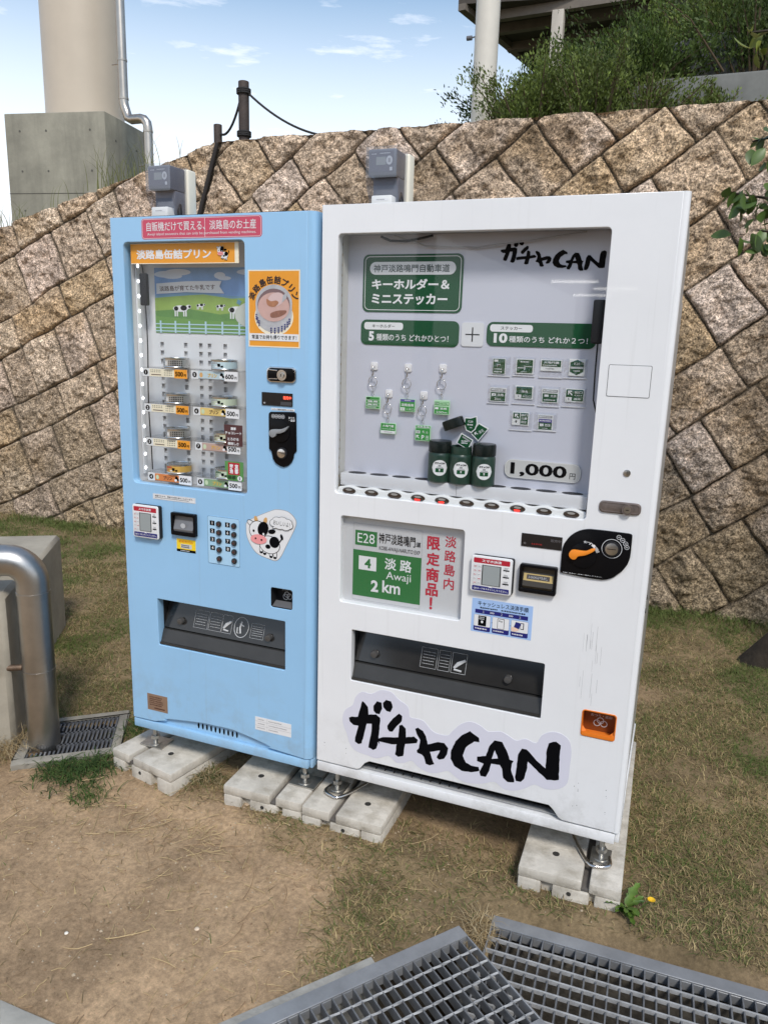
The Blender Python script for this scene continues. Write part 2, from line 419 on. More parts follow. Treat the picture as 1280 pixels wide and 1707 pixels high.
def build_grass():
    P = [blades(470000, (-2.6, -1.3), (2.3, 2.95), dens_turf, .011, .034, .00125, 1.25, grass_col, 71)]
    # longer tufts along the foot of the wall and round the plinths
    def edge(X, Y): return np.clip(sstep(2.55, 2.9, Y)*.9+.0*X, 0, 1)
    P.append(blades(26000, (-4.5, 2.5), (2.3, 2.93), edge, .03, .085, .0016, .9, grass_col, 72))
    P.append(blades(60000, (-5.2, .9), (-2.6, 2.93), dens_turf, .015, .045, .0017, 1.2, grass_col, 73))
    V = np.concatenate([p[0] for p in P]); C = np.concatenate([p[2] for p in P]); o = 0; FF = []
    for p in P: FF.append(p[1]+o); o += len(p[0])
    ob = np_mesh('dry_grass', V, np.concatenate(FF), GRASS_M, C); tag(ob, 'short dry tan grass with green patches covering the ground', 'grass', kind='stuff')
build_grass()
def tuft(name, label, spots, n, h, lay, cols, seed, wid=.0022, spread=.05, group=None):
    """a clump of long blades"""
    r = np.random.default_rng(seed)
    k = n; c = spots[r.integers(0, len(spots), k)]
    X = c[:, 0]+r.normal(0, spread, k); Y = c[:, 1]+r.normal(0, spread, k)
    keep = ~in_drain(X, Y, 0.01) if name != 'dry_weed' else np.ones(k, bool)
    X, Y = X[keep], Y[keep]; k = len(X)
    Z = ground_z(X, Y)-.004; H = h*r.uniform(.45, 1.1, k); a = r.uniform(0, 2*np.pi, k); l = np.clip(r.normal(lay, .3, k), .1, 2)
    V = []; F = []; C = []
    for i in range(k):
        dx, dy = math.cos(a[i]), math.sin(a[i]); w = wid*r.uniform(.6, 1.3); col = np.array(cols[r.integers(0, len(cols))])*r.uniform(.7, 1.2)
        b = len(V)
        for j in range(4):
            t = j/4; q = H[i]; d = q*l[i]*t*t; z = q*(t-.38*l[i]*t*t*t)
            for s_ in (-1, 1): V.append((X[i]+dx*d-dy*w*s_*(1-t*.6), Y[i]+dy*d+dx*w*s_*(1-t*.6), Z[i]+z)); C.append(col)
        d = H[i]*l[i]; V.append((X[i]+dx*d, Y[i]+dy*d, Z[i]+H[i]*max(1-.38*l[i]*1.3, .1))); C.append(col)
        for j in range(3): F += [(b+2*j, b+2*j+1, b+2*j+3), (b+2*j, b+2*j+3, b+2*j+2)]
        F.append((b+6, b+7, b+8))
    V = np.array(V); loc = (float(spots[:, 0].mean()), float(spots[:, 1].mean()), ZG)
    ob = np_mesh(name, V-np.array(loc), np.array(F), GRASS_M, np.array(C)); ob.location = loc
    return tag(ob, label, name.split('_')[-1], group)
GREENS = [(0.055, 0.10, 0.025), (0.085, 0.14, 0.035), (0.04, 0.075, 0.02)]
DRY = [(0.42, 0.32, 0.17), (0.34, 0.24, 0.12), (0.50, 0.40, 0.24)]
tuft('grass_tuft', 'dense dark green grass tuft in front of the square drain grating', np.array([(-1.02, -.10), (-.97, -.12), (-.92, -.09), (-.90, -.05), (-1.06, -.12)]), 620, .062, 1.25, GREENS, 81)
tuft('grass_tuft', 'small bright green grass tuft on the bare soil below the short block pair', np.array([(-.84, -.21), (-.80, -.19)]), 130, .06, 1.0, GREENS[1:2], 82, .0018, .035)
tuft('grass_tuft', 'dark green grass tuft between the square drain and the blue machine', np.array([(-.98, .19), (-.95, .24), (-1.0, .15)]), 170, .075, 1.0, GREENS, 83, .002, .03)
tuft('dry_weed', 'tangled straw coloured weed at the foot of the steel drain pipe', np.array([(-1.33, -.05), (-1.36, -.10), (-1.31, -.12), (-1.40, -.16), (-1.42, -.1), (-1.36, -.02)]), 420, .12, 1.1, DRY, 84, .0012, .04)
tuft('dry_weed', 'dry grass sprouting in the wedge between the two big gratings', np.array([(.645, -.26), (.66, -.30), (.655, -.23)]), 260, .06, 1.1, DRY, 87, .0011, .014)
tuft('grass_tuft', 'pale dry grass tuft beside the wide face of the left concrete block', np.array([(-.50, .02), (-.49, .04)]), 220, .07, 1.2, DRY+GREENS[:1], 85, .0014, .035)
tuft('grass_tuft', 'dark green patch of longer grass halfway to the wall on the left', np.array([(-1.2, .9), (-1.13, .92)]), 480, .06, 1.2, GREENS, 86, .002, .11)

def build_straw():
    mb = MB(); m = mat('straw', (0.42, 0.31, 0.16, 1), .9, vary=.4, vscale=12)
    r = random.Random(5); m2 = mat('straw_brown', (0.30, 0.20, 0.11, 1), .9, vary=.4, vscale=12)
    for i in range(650):
        x = r.uniform(-1.2, .9); y = r.uniform(-1.05, -.02)
        if i < 110: x, y = r.gauss(-.42, .16), r.gauss(-.24, .07)
        if bool(in_drain(np.array([x]), np.array([y]), .05)[0]): continue
        a = r.uniform(0, 6.28); L_ = r.choice([.02, .03, .05, .08, .12 if i < 200 else .04]); pts = []; k = r.uniform(-1.2, 1.2)
        z0 = float(ground_z(np.array([x]), np.array([y]))[0])+.0025
        for j in range(5):
            pts.append((x, y, z0+r.uniform(0, .003))); x += math.cos(a)*L_/4; y += math.sin(a)*L_/4; a += k/4
        mb.tube(pts, r.uniform(.0008, .0016), m if r.random() < .7 else m2, n=4)
    pm2 = mat('soil_crumb', (0.24, 0.155, 0.085, 1), .95, vary=.3); pm = mat('pebble', (0.40, 0.32, 0.22, 1), .9, vary=.3)
    tag(mb.build('straw_litter'), 'dry straw stems scattered over the bare soil', 'straw', kind='stuff')
    mb = MB()
    for i in range(1500):
        x = r.uniform(-1.3, 1.1); y = r.uniform(-1.0, .1); s = r.uniform(.0012, .0036)*(1.6 if i % 23 == 0 else 1)
        if bool(in_drain(np.array([x]), np.array([y]), .03)[0]): continue
        z = float(ground_z(np.array([x]), np.array([y]))[0]); pts = [(s*r.uniform(.5, 1), -s*.5), (s*1.1, 0), (s*.6, s*.6), (s*.1, s*.75)]
        mb.lathe(pts, (x, y, z), pm if i % 3 else pm2, n=5)
    tag(mb.build('gravel', smooth=50), 'tiny pebbles and crumbs lying on the bare soil', 'gravel', kind='stuff')
build_straw()
def stone(name, label, x, y, s, col):
    mb = MB(); z = float(ground_z(np.array([x]), np.array([y]))[0])
    mb.lathe([(s*.5, -s*.3), (s, 0), (s*.85, s*.35), (s*.3, s*.55)], (x, y, z), mat(name+label[:8], col, .85, vary=.3, vscale=80), n=7)
    o = mb.build(name, smooth=50, loc=(x, y, z)); o.rotation_euler.z = .7; tag(o, label, 'pebble')
stone('pebble', 'white pebble lying alone on the bare soil at lower left', *(-0.4209, -0.7287), .006, (.75, .7, .6, 1))
stone('pebble', 'pale cream pebble on the bare soil nearer the left grating', *(-0.0918, -0.5732), .008, (.62, .5, .36, 1))
stone('pebble', 'tan pebble lying against the front of the middle concrete blocks', *(-0.2503, -0.0499), .011, (.42, .32, .22, 1))
def twig():
    mb = MB(); P = [(0.1809, -0.1098), (0.2026, -0.0805), (0.2437, -0.0656), (0.2661, -0.0358)]
    z = ZG+.012
    mb.tube([(p[0], p[1], z+dz) for p, dz in zip(P, (0, .004, .002, .012))], [.006, .007, .006, .004], mat('bark_twig', (0.16, 0.09, 0.05, 1), .9, vary=.4, vscale=40, bump=.4), n=8)
    tag(mb.build('twig', smooth=60, loc=(P[0][0], P[0][1], z)), 'short brown twig lying on the soil by the middle blocks', 'twig')
twig()
def dandelion(x, y):
    ZG = float(ground_z(np.array([x]), np.array([y]))[0])
    t = thing('weed', (x, y, ZG), 'broad leaved green weed with a yellow flower at the corner of the right concrete block', 'weed')
    m = mat('weed_leaf', (0.085, 0.15, 0.022, 1), .5, vary=.5, vscale=25)
    mb = MB(); r = random.Random(4)
    for i in range(24):
        a = r.uniform(-2.9, 1.6); L_ = r.uniform(.03, .082); w = L_*r.uniform(.11, .17); up = r.uniform(.15, .9); n = 6; V = []
        for j in range(n+1):
            q = j/n; d = L_*q; z = L_*up*(q-.55*q*q)*1.3+.004; ww = w*math.sin(math.pi*min(.04+q*.98, 1))**.7*(1+.35*((j % 2)*2-1)*(q < .85))
            for s_ in (-1, 0, 1): V.append((x+math.cos(a)*d-math.sin(a)*ww*s_, y+math.sin(a)*d+math.cos(a)*ww*s_, ZG+z+abs(s_)*.004))
        F = []
        for j in range(n):
            for k in (0, 1): F.append((j*3+k, j*3+k+1, j*3+k+4, j*3+k+3))
        mb.add(V, F, m)
    mb.build('leaves', t, smooth=80)
    mf = MB(); fx, fy = x+.068, y-.012
    mf.tube([(x+.03, y, ZG), (x+.05, y-.005, ZG+.035), (fx, fy, ZG+.06)], .0015, m, n=5)
    ym = mat('petal_yellow', (0.85, 0.50, 0.01, 1), .6)
    for k in range(16):
        a = k/16*6.283; mf.add([(fx, fy, ZG+.061), (fx+math.cos(a-.17)*.011, fy+math.sin(a-.17)*.011, ZG+.066), (fx+math.cos(a+.17)*.011, fy+math.sin(a+.17)*.011, ZG+.066)], [(0, 1, 2)], ym)
    mf.build('flower', t)
dandelion(*(1.0393, -0.0471))

# ---------------------------------------------------------------- stone retaining wall
WY0, WBAT = 2.90, 0.075                  # foot of the wall and its batter per metre
KX, SL = -2.40, 0.262                    # where the top starts to fall away to the left, and its slope
def wall_top(s): return 2.865-SL*np.clip(KX-s, 0, 99)
def build_wall():
    root = thing('stone_retaining_wall', (0, WY0, ZG), 'tall retaining wall of rough diamond-laid granite blocks behind the machines', 'stone wall')
    xs = np.concatenate([np.arange(-9, -5.6, .05), np.arange(-5.6, 2.05, .0085), np.arange(2.05, 6, .05)]); nh = 400
    ts = np.linspace(0, 1, nh)
    Sx, T = np.meshgrid(xs, ts); top = wall_top(Sx); Hh = -0.30+T*(top+0.30)
    # lightly warped coordinates so that the courses are not ruler-straight
    wx = Sx+(fbm(Sx*3, Hh*3, 3, 5)-.5)*.055; wh = Hh+(fbm(Sx*3+40, Hh*3, 3, 6)-.5)*.055
    left = (Sx-0.29*(Hh-2.865)) < KX
    D = np.zeros_like(Sx); ID = np.zeros(Sx.shape, np.int64); TB = np.zeros_like(Sx)
    rr = np.random.default_rng(3)
    for sec, ang in ((0, rad(37.5)), (1, rad(24.5))):
        ca, sa = math.cos(ang), math.sin(ang)
        U = wx*ca+wh*sa; V = -wx*sa+wh*ca
        sel = left if sec else ~left
        v = -12.0; j = 0
        while v < 12:
            hgt = (0.385 if j % 2 == 0 else 0.275)*rr.uniform(.90, 1.10)*(1.10 if sec else 1.06)
            row = sel & (V >= v) & (V < v+hgt)
            if row.any():
                u = U[row]; vv = V[row]; L_ = []; x = -12.0
                while x < 12: x += (0.31 if j % 2 == 0 else 0.44)*rr.uniform(.75, 1.3)*(1.16 if sec else 1.08); L_.append(x)
                L_ = np.array([-12.0]+L_); k = np.clip(np.searchsorted(L_, u)-1, 0, len(L_)-2)
                du = np.minimum(u-L_[k], L_[k+1]-u)*(.55 if sec else 1.0); dv = np.minimum(vv-v, v+hgt-vv)
                e = 0.016; hs = np.clip(0.5+0.5*(dv-du)/e, 0, 1)          # rounded corners
                D[row] = dv*(1-hs)+du*hs-e*hs*(1-hs); ID[row] = sec*100000+(j*211+k); 
                TB[row] = (u-(L_[k]+L_[k+1])/2)*rr.uniform(-.05, .05)
            v += hgt; j += 1
    h1 = ((ID*2654435761) % 4294967296)/4294967296.0; h2 = ((ID*40503+7919) % 65536)/65536.0; h3 = ((ID*69069+12345) % 1048576)/1048576.0
    gap = np.abs((Sx-0.29*(Hh-2.865))-KX); D = np.minimum(D, gap-.012)
    j0 = 0.0044
    prof = sstep(j0, j0+.009, D)*0.72+sstep(0, 0.08, D)*0.28
    rough = (fbm(Sx*9+h1*50, Hh*9+h2*50, 5, 41, .6)-.5); ridg = 1-np.abs(2*fbm(Sx*4+h2*70, Hh*4+h3*70, 4, 43)-1)
    fine = fbm(Sx*38, Hh*38, 3, 47)-.5
    disp = prof*(0.026+.030*(h1-.5))+sstep(0, .03, D)*(rough*.085+(ridg-.7)*.045+fine*.026+((Sx*(h2-.5)+Hh*(h3-.5))*0))
    disp = np.where(D < j0, -.006, disp)
    batter = WBAT*(Hh-ZG)
    Yw = WY0+batter-disp
    tone = np.stack([0.335+0*h1, 0.262+0*h1, 0.172+0*h1], -1)
    pink = np.array([0.355, 0.283, 0.218]); ochre = np.array([0.335, 0.243, 0.125]); grey = np.array([0.310, 0.278, 0.222])
    w1 = np.clip(h2*1.2-.5, 0, .7)[..., None]; w2 = np.clip(h3*1.6-.9, 0, 1)[..., None]; w3 = np.clip(h1*1.2-.8, 0, .5)[..., None]
    tone = tone*(1-w1)+pink*w1; tone = tone*(1-w2)+ochre*w2; tone = tone*(1-w3)+grey*w3
    tone = tone*np.array([1.50, 1.45, 1.54])*(0.84+.30*h1)[..., None]
    # ochre iron staining in patches, lichen, then moss and painted-in shade towards the foot
    st = sstep(.55, .72, fbm(Sx*2.6, Hh*2.6, 4, 55))[..., None]*.45; tone = tone*(1-st)+np.array([0.31, 0.195, 0.085])*st
    dk = sstep(.50, .75, fbm(Sx*5, Hh*2.6, 5, 57))[..., None]*.5; tone = tone*(1-dk*.62)
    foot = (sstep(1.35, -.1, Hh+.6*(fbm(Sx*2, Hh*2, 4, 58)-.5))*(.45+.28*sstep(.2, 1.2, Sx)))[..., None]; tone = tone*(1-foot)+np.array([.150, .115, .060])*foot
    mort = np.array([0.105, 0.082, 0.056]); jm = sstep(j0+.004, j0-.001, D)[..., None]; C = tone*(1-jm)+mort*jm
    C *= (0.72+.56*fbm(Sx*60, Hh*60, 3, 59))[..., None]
    nh_, nx = Sx.shape; i = np.arange(nh_*nx).reshape(nh_, nx)
    F = np.stack([i[:-1, :-1], i[:-1, 1:], i[1:, 1:], i[1:, :-1]], -1).reshape(-1, 4)
    # speckled granite
    m = attr_mat('granite', .92, vary=.30, vscale=22, bump=.55, bscale=120, spec=.25)
    nt = m.node_tree; N = nt.nodes; L = nt.links; b = N['Principled BSDF']; src = b.inputs['Base Color'].links[0].from_socket
    vo = N.new('ShaderNodeTexVoronoi'); vo.inputs['Scale'].default_value = 150; tc = N.new('ShaderNodeTexCoord'); L.new(tc.outputs['Object'], vo.inputs['Vector'])
    sp = N.new('ShaderNodeSeparateColor'); L.new(vo.outputs['Color'], sp.inputs[0])
    mr = N.new('ShaderNodeMapRange'); mr.inputs['To Min'].default_value = .35; mr.inputs['To Max'].default_value = 1.55; L.new(sp.outputs[0], mr.inputs['Value'])
    nz = N.new('ShaderNodeTexNoise'); nz.inputs['Scale'].default_value = 75; nz.inputs['Detail'].default_value = 4; L.new(tc.outputs['Object'], nz.inputs['Vector'])
    m2 = N.new('ShaderNodeMapRange'); m2.inputs['From Min'].default_value = .36; m2.inputs['From Max'].default_value = .64; m2.inputs['To Min'].default_value = .55; m2.inputs['To Max'].default_value = 1.4; L.new(nz.outputs[0], m2.inputs['Value'])
    mm = N.new('ShaderNodeMath'); mm.operation = 'MULTIPLY'; L.new(mr.outputs[0], mm.inputs[0]); L.new(m2.outputs[0], mm.inputs[1])
    vm = N.new('ShaderNodeVectorMath'); vm.operation = 'SCALE'; L.new(src, vm.inputs[0]); L.new(mm.outputs[0], vm.inputs['Scale']); L.new(vm.outputs[0], b.inputs['Base Color'])
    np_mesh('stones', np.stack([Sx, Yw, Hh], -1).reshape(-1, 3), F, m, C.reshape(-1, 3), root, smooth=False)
    mb = MB(); cm = mat('coping_stone', (0.33, 0.27, 0.20, 1), .9, vary=.3, vscale=9, bump=.6, bscale=50)
    ytop = WY0+WBAT*(2.865-ZG)-.02
    for xa, xb in ((KX, 6.0), (-9.0, KX)):
        za, zb = float(wall_top(np.array(xa))), float(wall_top(np.array(xb)))
        v = [(xa, ytop, za-.004), (xb, ytop, zb-.004), (xb, ytop+.4, zb-.004), (xa, ytop+.4, za-.004), (xa, ytop, za-.3), (xb, ytop, zb-.3), (xb, ytop+.4, zb-.3), (xa, ytop+.4, za-.3)]
        mb.add(v, [(0, 1, 2, 3), (7, 6, 5, 4), (3, 2, 6, 7)], cm)
    mb.build('wall_top', root)
    mb = MB(); jm = mat('joint_filler', (0.02, 0.016, 0.014, 1), .8)
    pts = []
    for k in range(14):
        z = 2.85-k*.055; x = KX-0.29*(z-2.865)*-1*-1; x = KX+0.29*(z-2.865); pts.append((x, WY0+WBAT*(z-ZG)-.035, z))
    mb.tube(pts, .016, jm, n=8); mb.build('joint_strip', root, smooth=60)
build_wall()

# ---------------------------------------------------------------- slope above the wall
def hill_z(X, Y):
    up = np.clip(Y-3.45, 0, 40)
    z = 2.74+np.minimum(up, 9)*.17+.34*np.clip(X+2.1, 0, 9)*sstep(0, 3.6, up)
    z = z-SL*np.clip(KX-X, 0, 8)*sstep(9, 0, up)*1.0-.10*np.clip(KX-X, 0, 12)*sstep(0, 8, up)
    return z+(fbm(X*1.4, Y*1.4, 4, 77)-.5)*.18*sstep(0, .7, up)
def build_hill():
    xs = np.concatenate([np.arange(-60, -9, 3), np.arange(-9, 8, .14), np.arange(8, 60, 3)]); ys = np.concatenate([np.arange(3.42, 16, .14), np.arange(16, 120, 5)])
    X, Y = np.meshgrid(xs, ys); Z = hill_z(X, Y)
    i = np.arange(X.size).reshape(X.shape); F = np.stack([i[:-1, :-1], i[:-1, 1:], i[1:, 1:], i[1:, :-1]], -1).reshape(-1, 4)
    n = fbm(X*3, Y*3, 4, 78)[..., None]; C = np.array([.06, .065, .025])*(.6+.8*n)
    tag(np_mesh('hillside', np.stack([X, Y, Z], -1).reshape(-1, 3), F, attr_mat('hill_soil', .95, vary=.4, vscale=15), C.reshape(-1, 3), smooth=True), kind='structure')
build_hill()
LEAF_M = attr_mat('shrub_leaf', .6, vary=.3, vscale=9, sss=.28, spec=.35)
def leaf_mesh(name, P, Nn, size, cols, parent, seed, aspect=.42):
    """small leaves: centres P, up-ish directions Nn"""
    r = np.random.default_rng(seed); n = len(P)
    t = r.normal(0, 1, (n, 3)); t = t/np.linalg.norm(t, axis=1)[:, None]; t = t*.75+Nn; t /= np.linalg.norm(t, axis=1)[:, None]
    q = np.cross(t, r.normal(0, 1, (n, 3))); q /= np.linalg.norm(q, axis=1)[:, None]
    s = (size*r.uniform(.6, 1.3, n))[:, None]
    V = np.stack([P, P+t*s*.5+q*s*aspect*.5, P+t*s, P+t*s*.5-q*s*aspect*.5], 1).reshape(-1, 3)
    F = np.arange(4*n).reshape(-1, 4)
    return np_mesh(name, V, F, LEAF_M, np.repeat(cols, 4, 0), parent)
def shrub(x, y, w, h, label, seed, base, n=3800, group='shrubs on the slope above the wall', size=.05):
    z = float(hill_z(np.array([x]), np.array([y]))[0])-.03
    t = thing('shrub', (x, y, z), label, 'shrub', group)
    r = np.random.default_rng(seed); P = []; Nn = []; C = []; mb = MB(); bm = mat('shrub_stem', (0.10, 0.07, 0.04, 1), .9)
    ns = 34
    for k in range(ns):
        a = r.uniform(0, 6.283); d = abs(r.normal(0, .5))*w*.55; bx, by = x+math.cos(a)*d*.5, y+math.sin(a)*d*.5
        tip = np.array([x+math.cos(a)*d*1.5, y+math.sin(a)*d*1.5, z+h*r.uniform(.55, 1.08)*(1-.35*(d/w))]); b0 = np.array([bx, by, z])
        mid = (b0+tip)/2+np.array([0, 0, h*.1])
        pts = [b0, mid, tip]; mb.tube([tuple(p) for p in pts], [.009, .006, .002], bm, n=5)
        kk = n//ns; tt = r.uniform(.18, 1.03, kk)[:, None]; c = b0*(1-tt)**2+2*mid*tt*(1-tt)+tip*tt**2
        P.append(c+r.normal(0, 1, (kk, 3))*np.array([.085, .085, .05])*w*(1.15-tt*.6)); g = (tip-b0)/np.linalg.norm(tip-b0); Nn.append(np.tile(g*.9+np.array([0, 0, .25]), (kk, 1)))
        tone = np.array(base)*r.uniform(.6, 1.35); C.append(tone*r.uniform(.65, 1.3, (kk, 1)))
    mb.build('stems', t)
    leaf_mesh('foliage', np.concatenate(P), np.concatenate(Nn), size, np.concatenate(C), t, seed+1)
    return t
DKG, OLV, YLG = (.040, .068, .016), (.078, .118, .024), (.125, .165, .032)
def shrubs():
    L_ = [(-2.2, 6.0, .6, .20, 'dark feathery shrub left of the round column on the wall top', DKG, .030),
          (-.52, 4.6, .7, .36, 'olive shrub on the wall top just right of the round column', OLV, .030),
          (-.28, 4.35, 1.0, .62, 'low yellow green shrub near the wall edge, second from the column', YLG, .030),
          (.20, 4.2, .85, .66, 'tall yellow green shrub overhanging the wall edge left of the concrete ledge', YLG, .028),
          (.58, 4.10, .40, .40, 'small sprig-like shrub in front of the lowest concrete ledge', YLG, .026),
          (1.02, 4.10, .36, .30, 'thin small shrub at the right end of the concrete ledges', YLG, .026)]
    for i, (x, y, w, h, lab, c, s) in enumerate(L_): shrub(x, y, w, h, lab, 200+i*7, c, 11000 if w > .7 else 2600, None, s)
    r = random.Random(12); k = 0
    for y in (5.5, 6.5, 7.7, 9.0):
        for x in np.arange(-1.2-.22*(y-5.5), 3.3, .62):
            xx = x+r.uniform(-.22, .22); yy = y+r.uniform(-.3, .3)
            xl = 1.04-.319*(yy+2.1)          # where the round column stands in front
            if (xx > .35 and yy < 5.3) or xx < xl+.62: continue
            hs_ = min(1.25, .40+.34*(xx-xl-.6))
            c = r.choice([DKG, OLV, OLV, YLG if yy < 8 else DKG]); k += 1
            shrub(xx, yy, r.uniform(.9, 1.2), r.uniform(.55, .85)*hs_, 'dense green shrub among the others covering the slope above the wall', 300+k*3, c, 8000, 'dense shrubs covering the slope', .038)
shrubs()
CONC = mat('concrete', (0.33, 0.315, 0.275, 1), .88, vary=.22, vscale=5, bump=.25, bscale=45)
CONC_P = mat('concrete_pedestal', (0.255, 0.240, 0.188, 1), .9, vary=.25, vscale=2.2, bump=.25, bscale=25)
def streaks(m, amt, sc, zsc, col):
    """rain streaks and stains of their own shape on concrete"""
    nt = m.node_tree; N = nt.nodes; L = nt.links; b = N['Principled BSDF']; src = b.inputs['Base Color'].links[0].from_socket
    tc = N.new('ShaderNodeTexCoord'); mp = N.new('ShaderNodeMapping'); mp.inputs['Scale'].default_value = (sc, sc, zsc); L.new(tc.outputs['Object'], mp.inputs[0])
    nz = N.new('ShaderNodeTexNoise'); nz.inputs['Scale'].default_value = 1; nz.inputs['Detail'].default_value = 8; nz.inputs['Roughness'].default_value = .65; L.new(mp.outputs[0], nz.inputs[0])
    r1 = N.new('ShaderNodeMapRange'); r1.inputs['From Min'].default_value = .47; r1.inputs['From Max'].default_value = .68; r1.inputs['To Max'].default_value = amt; L.new(nz.outputs[0], r1.inputs[0])
    mx = N.new('ShaderNodeMix'); mx.data_type = 'RGBA'; mx.inputs['B'].default_value = col; L.new(r1.outputs[0], mx.inputs['Factor']); L.new(src, mx.inputs['A']); L.new(mx.outputs['Result'], b.inputs['Base Color'])
streaks(CONC_P, .5, 5, .5, (.14, .132, .104, 1))
def ledge(label, pts, z0, z1):
    mb = MB(); mb.slab(pts, z0, z1, mat('concrete_ledge', (.17, .17, .155, 1), .9, vary=.25, vscale=4))
    c = pts[0]; tag(mb.build('concrete_ledge', bevel=.02, loc=(c[0], c[1], z0)), label, 'concrete ledge')
ledge('lowest pale concrete terrace ledge with a slanted left end', [(.40, 4.55), (.62, 4.42), (2.6, 4.42), (2.6, 5.2), (.7, 5.2)], 2.7, 3.42)
ledge('middle concrete ledge stepping up behind the lowest one', [(.62, 5.5), (.85, 5.36), (2.8, 5.36), (2.8, 6.3), (.9, 6.3)], 3.0, 4.02)
ledge('uppermost concrete ledge among the shrubs at the top right', [(1.0, 6.6), (1.2, 6.5), (3.2, 6.5), (3.2, 7.4), (1.2, 7.4)], 3.6, 4.72)

# ---------------------------------------------------------------- columns, pedestal, pipes, canopy
STEEL_P = mat('cream_paint', (0.52, 0.445, 0.35, 1), .42, vary=.06, vscale=1.5)
STAIN = mat('stainless_steel', (0.47, 0.42, 0.36, 1), .33, metal=1.0, vary=.15, vscale=3)
def pedestal():
    a = rad(10.5); ex = Vector((math.cos(a), math.sin(a), 0)); ey = Vector((-math.sin(a), math.cos(a), 0))
    tr = Vector(((-6.3712, 4.2563)[0], 6.5, (-6.3712, 4.2563)[1])); w = 1.47
    P = [tr-ex*w, tr, tr+ey*1.05, tr-ex*w+ey*1.05]
    mb = MB(); mb.slab([(p.x, p.y) for p in P], 1.6, tr.z, CONC_P)
    o = mb.build('concrete_pedestal', bevel=.012, loc=(tr.x, tr.y, 1.6)); tag(o, 'grey board-marked concrete pedestal carrying the thick cream column', 'pedestal')
    dm = mat('form_tie_hole', (.10, .095, .08, 1), .9)
    for fx, fz, sd in [(x_, z_, 0) for x_ in (.22, .86, 1.25) for z_ in (.22, .72, 1.22)]+[(y_, z_, 1) for y_ in (.25, .8) for z_ in (.3, .9)]:
        mh = MB(); n_ = ex if sd else -ey; c = (tr+ey*fx if sd else tr-ex*fx)-Vector((0, 0, fz)); mh.cyl(c+n_*.003, c-n_*.004, .014, dm, n=12); mh.build('form_tie_hole', o)
    mh = MB(); c = tr-ey*.0015-Vector((0, 0, 1.0)); c2 = c-ex*w; mh.tube([c, c2], .004, dm, n=6); mh.build('formwork_joint', o)
    cc = tr-ex*.60+ey*.54; r_ = .51
    mb = MB(); mb.lathe([(r_, 0), (r_, 9)], (cc.x, cc.y, tr.z), STEEL_P, n=64)
    tag(mb.build('column', smooth=40, loc=(cc.x, cc.y, tr.z)), 'thick round cream steel column standing on the concrete pedestal', 'column')
    # rainwater downpipe with two bends beside the column
    pz = [(-6.1472, 5.5425), (-6.1341, 4.3081), (-5.7706, 4.1540), (-5.7695, 3.5878)]
    mb = MB(); y = 6.6; r2 = .058
    top = (pz[0][0]+(pz[0][0]-pz[1][0])*3, pz[0][1]+(pz[0][1]-pz[1][1])*3)
    x1, z1 = pz[1]; x2, z2 = pz[3]; zm = pz[2][1]
    path = [(x1, y, z1+6), (x1, y, z1+.06), (x1+.012, y, z1-.0), (x1+.06, y, zm+.02), (x1+.11, y, zm-.0)]
    path += [(x2-.11, y, zm), (x2-.055, y, zm-.015), (x2-.012, y, zm-.06), (x2, y, zm-.12), (x2, y, z2-1.2)]
    mb.tube(path, r2, STAIN, n=20); t = mb.build('downpipe', smooth=50, loc=(x1, y, z2-1.2)); tag(t, 'thin metal rainwater downpipe with a double bend beside the thick column', 'pipe')
    for q in ((x1, y, z1+.10), (x1, y, z1+.55), (x2, y, zm-.16), (x2, y, zm-.55)):
        mc = MB(); mc.cyl((q[0], q[1], q[2]-.012), (q[0], q[1], q[2]+.012), r2+.006, STAIN, n=20); mc.build('pipe_collar', t, smooth=40)
    for a_, b_, z_, r_ in ((x1-.18, x1, z1+.52, .008), (x2-.17, x2, zm-.56, .01)):
        mc = MB(); mc.cyl((a_, y+.02, z_), (b_, y+.02, z_), r_, STAIN, n=8); mc.build('wall_bracket', t, smooth=40)
pedestal()
def rear_column():
    cx, z0 = (-0.7915, 3.2942); t = thing('column', (cx, 4.6, 2.6), 'slender round cream column rising just behind the wall in front of the dark canopy', 'column')
    mb = MB(); mb.lathe([(.0975, 0), (.0975, 7)], (cx, 4.6, 2.6), mat('white_paint_steel', (.62, .58, .50, 1), .4, vary=.05), n=48); mb.build('shaft', t, smooth=40)
    q = (-0.9192, 3.9032); mb = MB(); dk = mat('lamp_grey', (.12, .12, .13, 1), .5)
    mb.cyl((q[0]-.035, 4.58, q[1]), (q[0]+.008, 4.58, q[1]), .018, dk, n=12); mb.cyl((q[0], 4.58, q[1]), (q[0]+.05, 4.58, q[1]+.008), .006, dk, n=8); mb.build('spotlight', t, smooth=40)
rear_column()
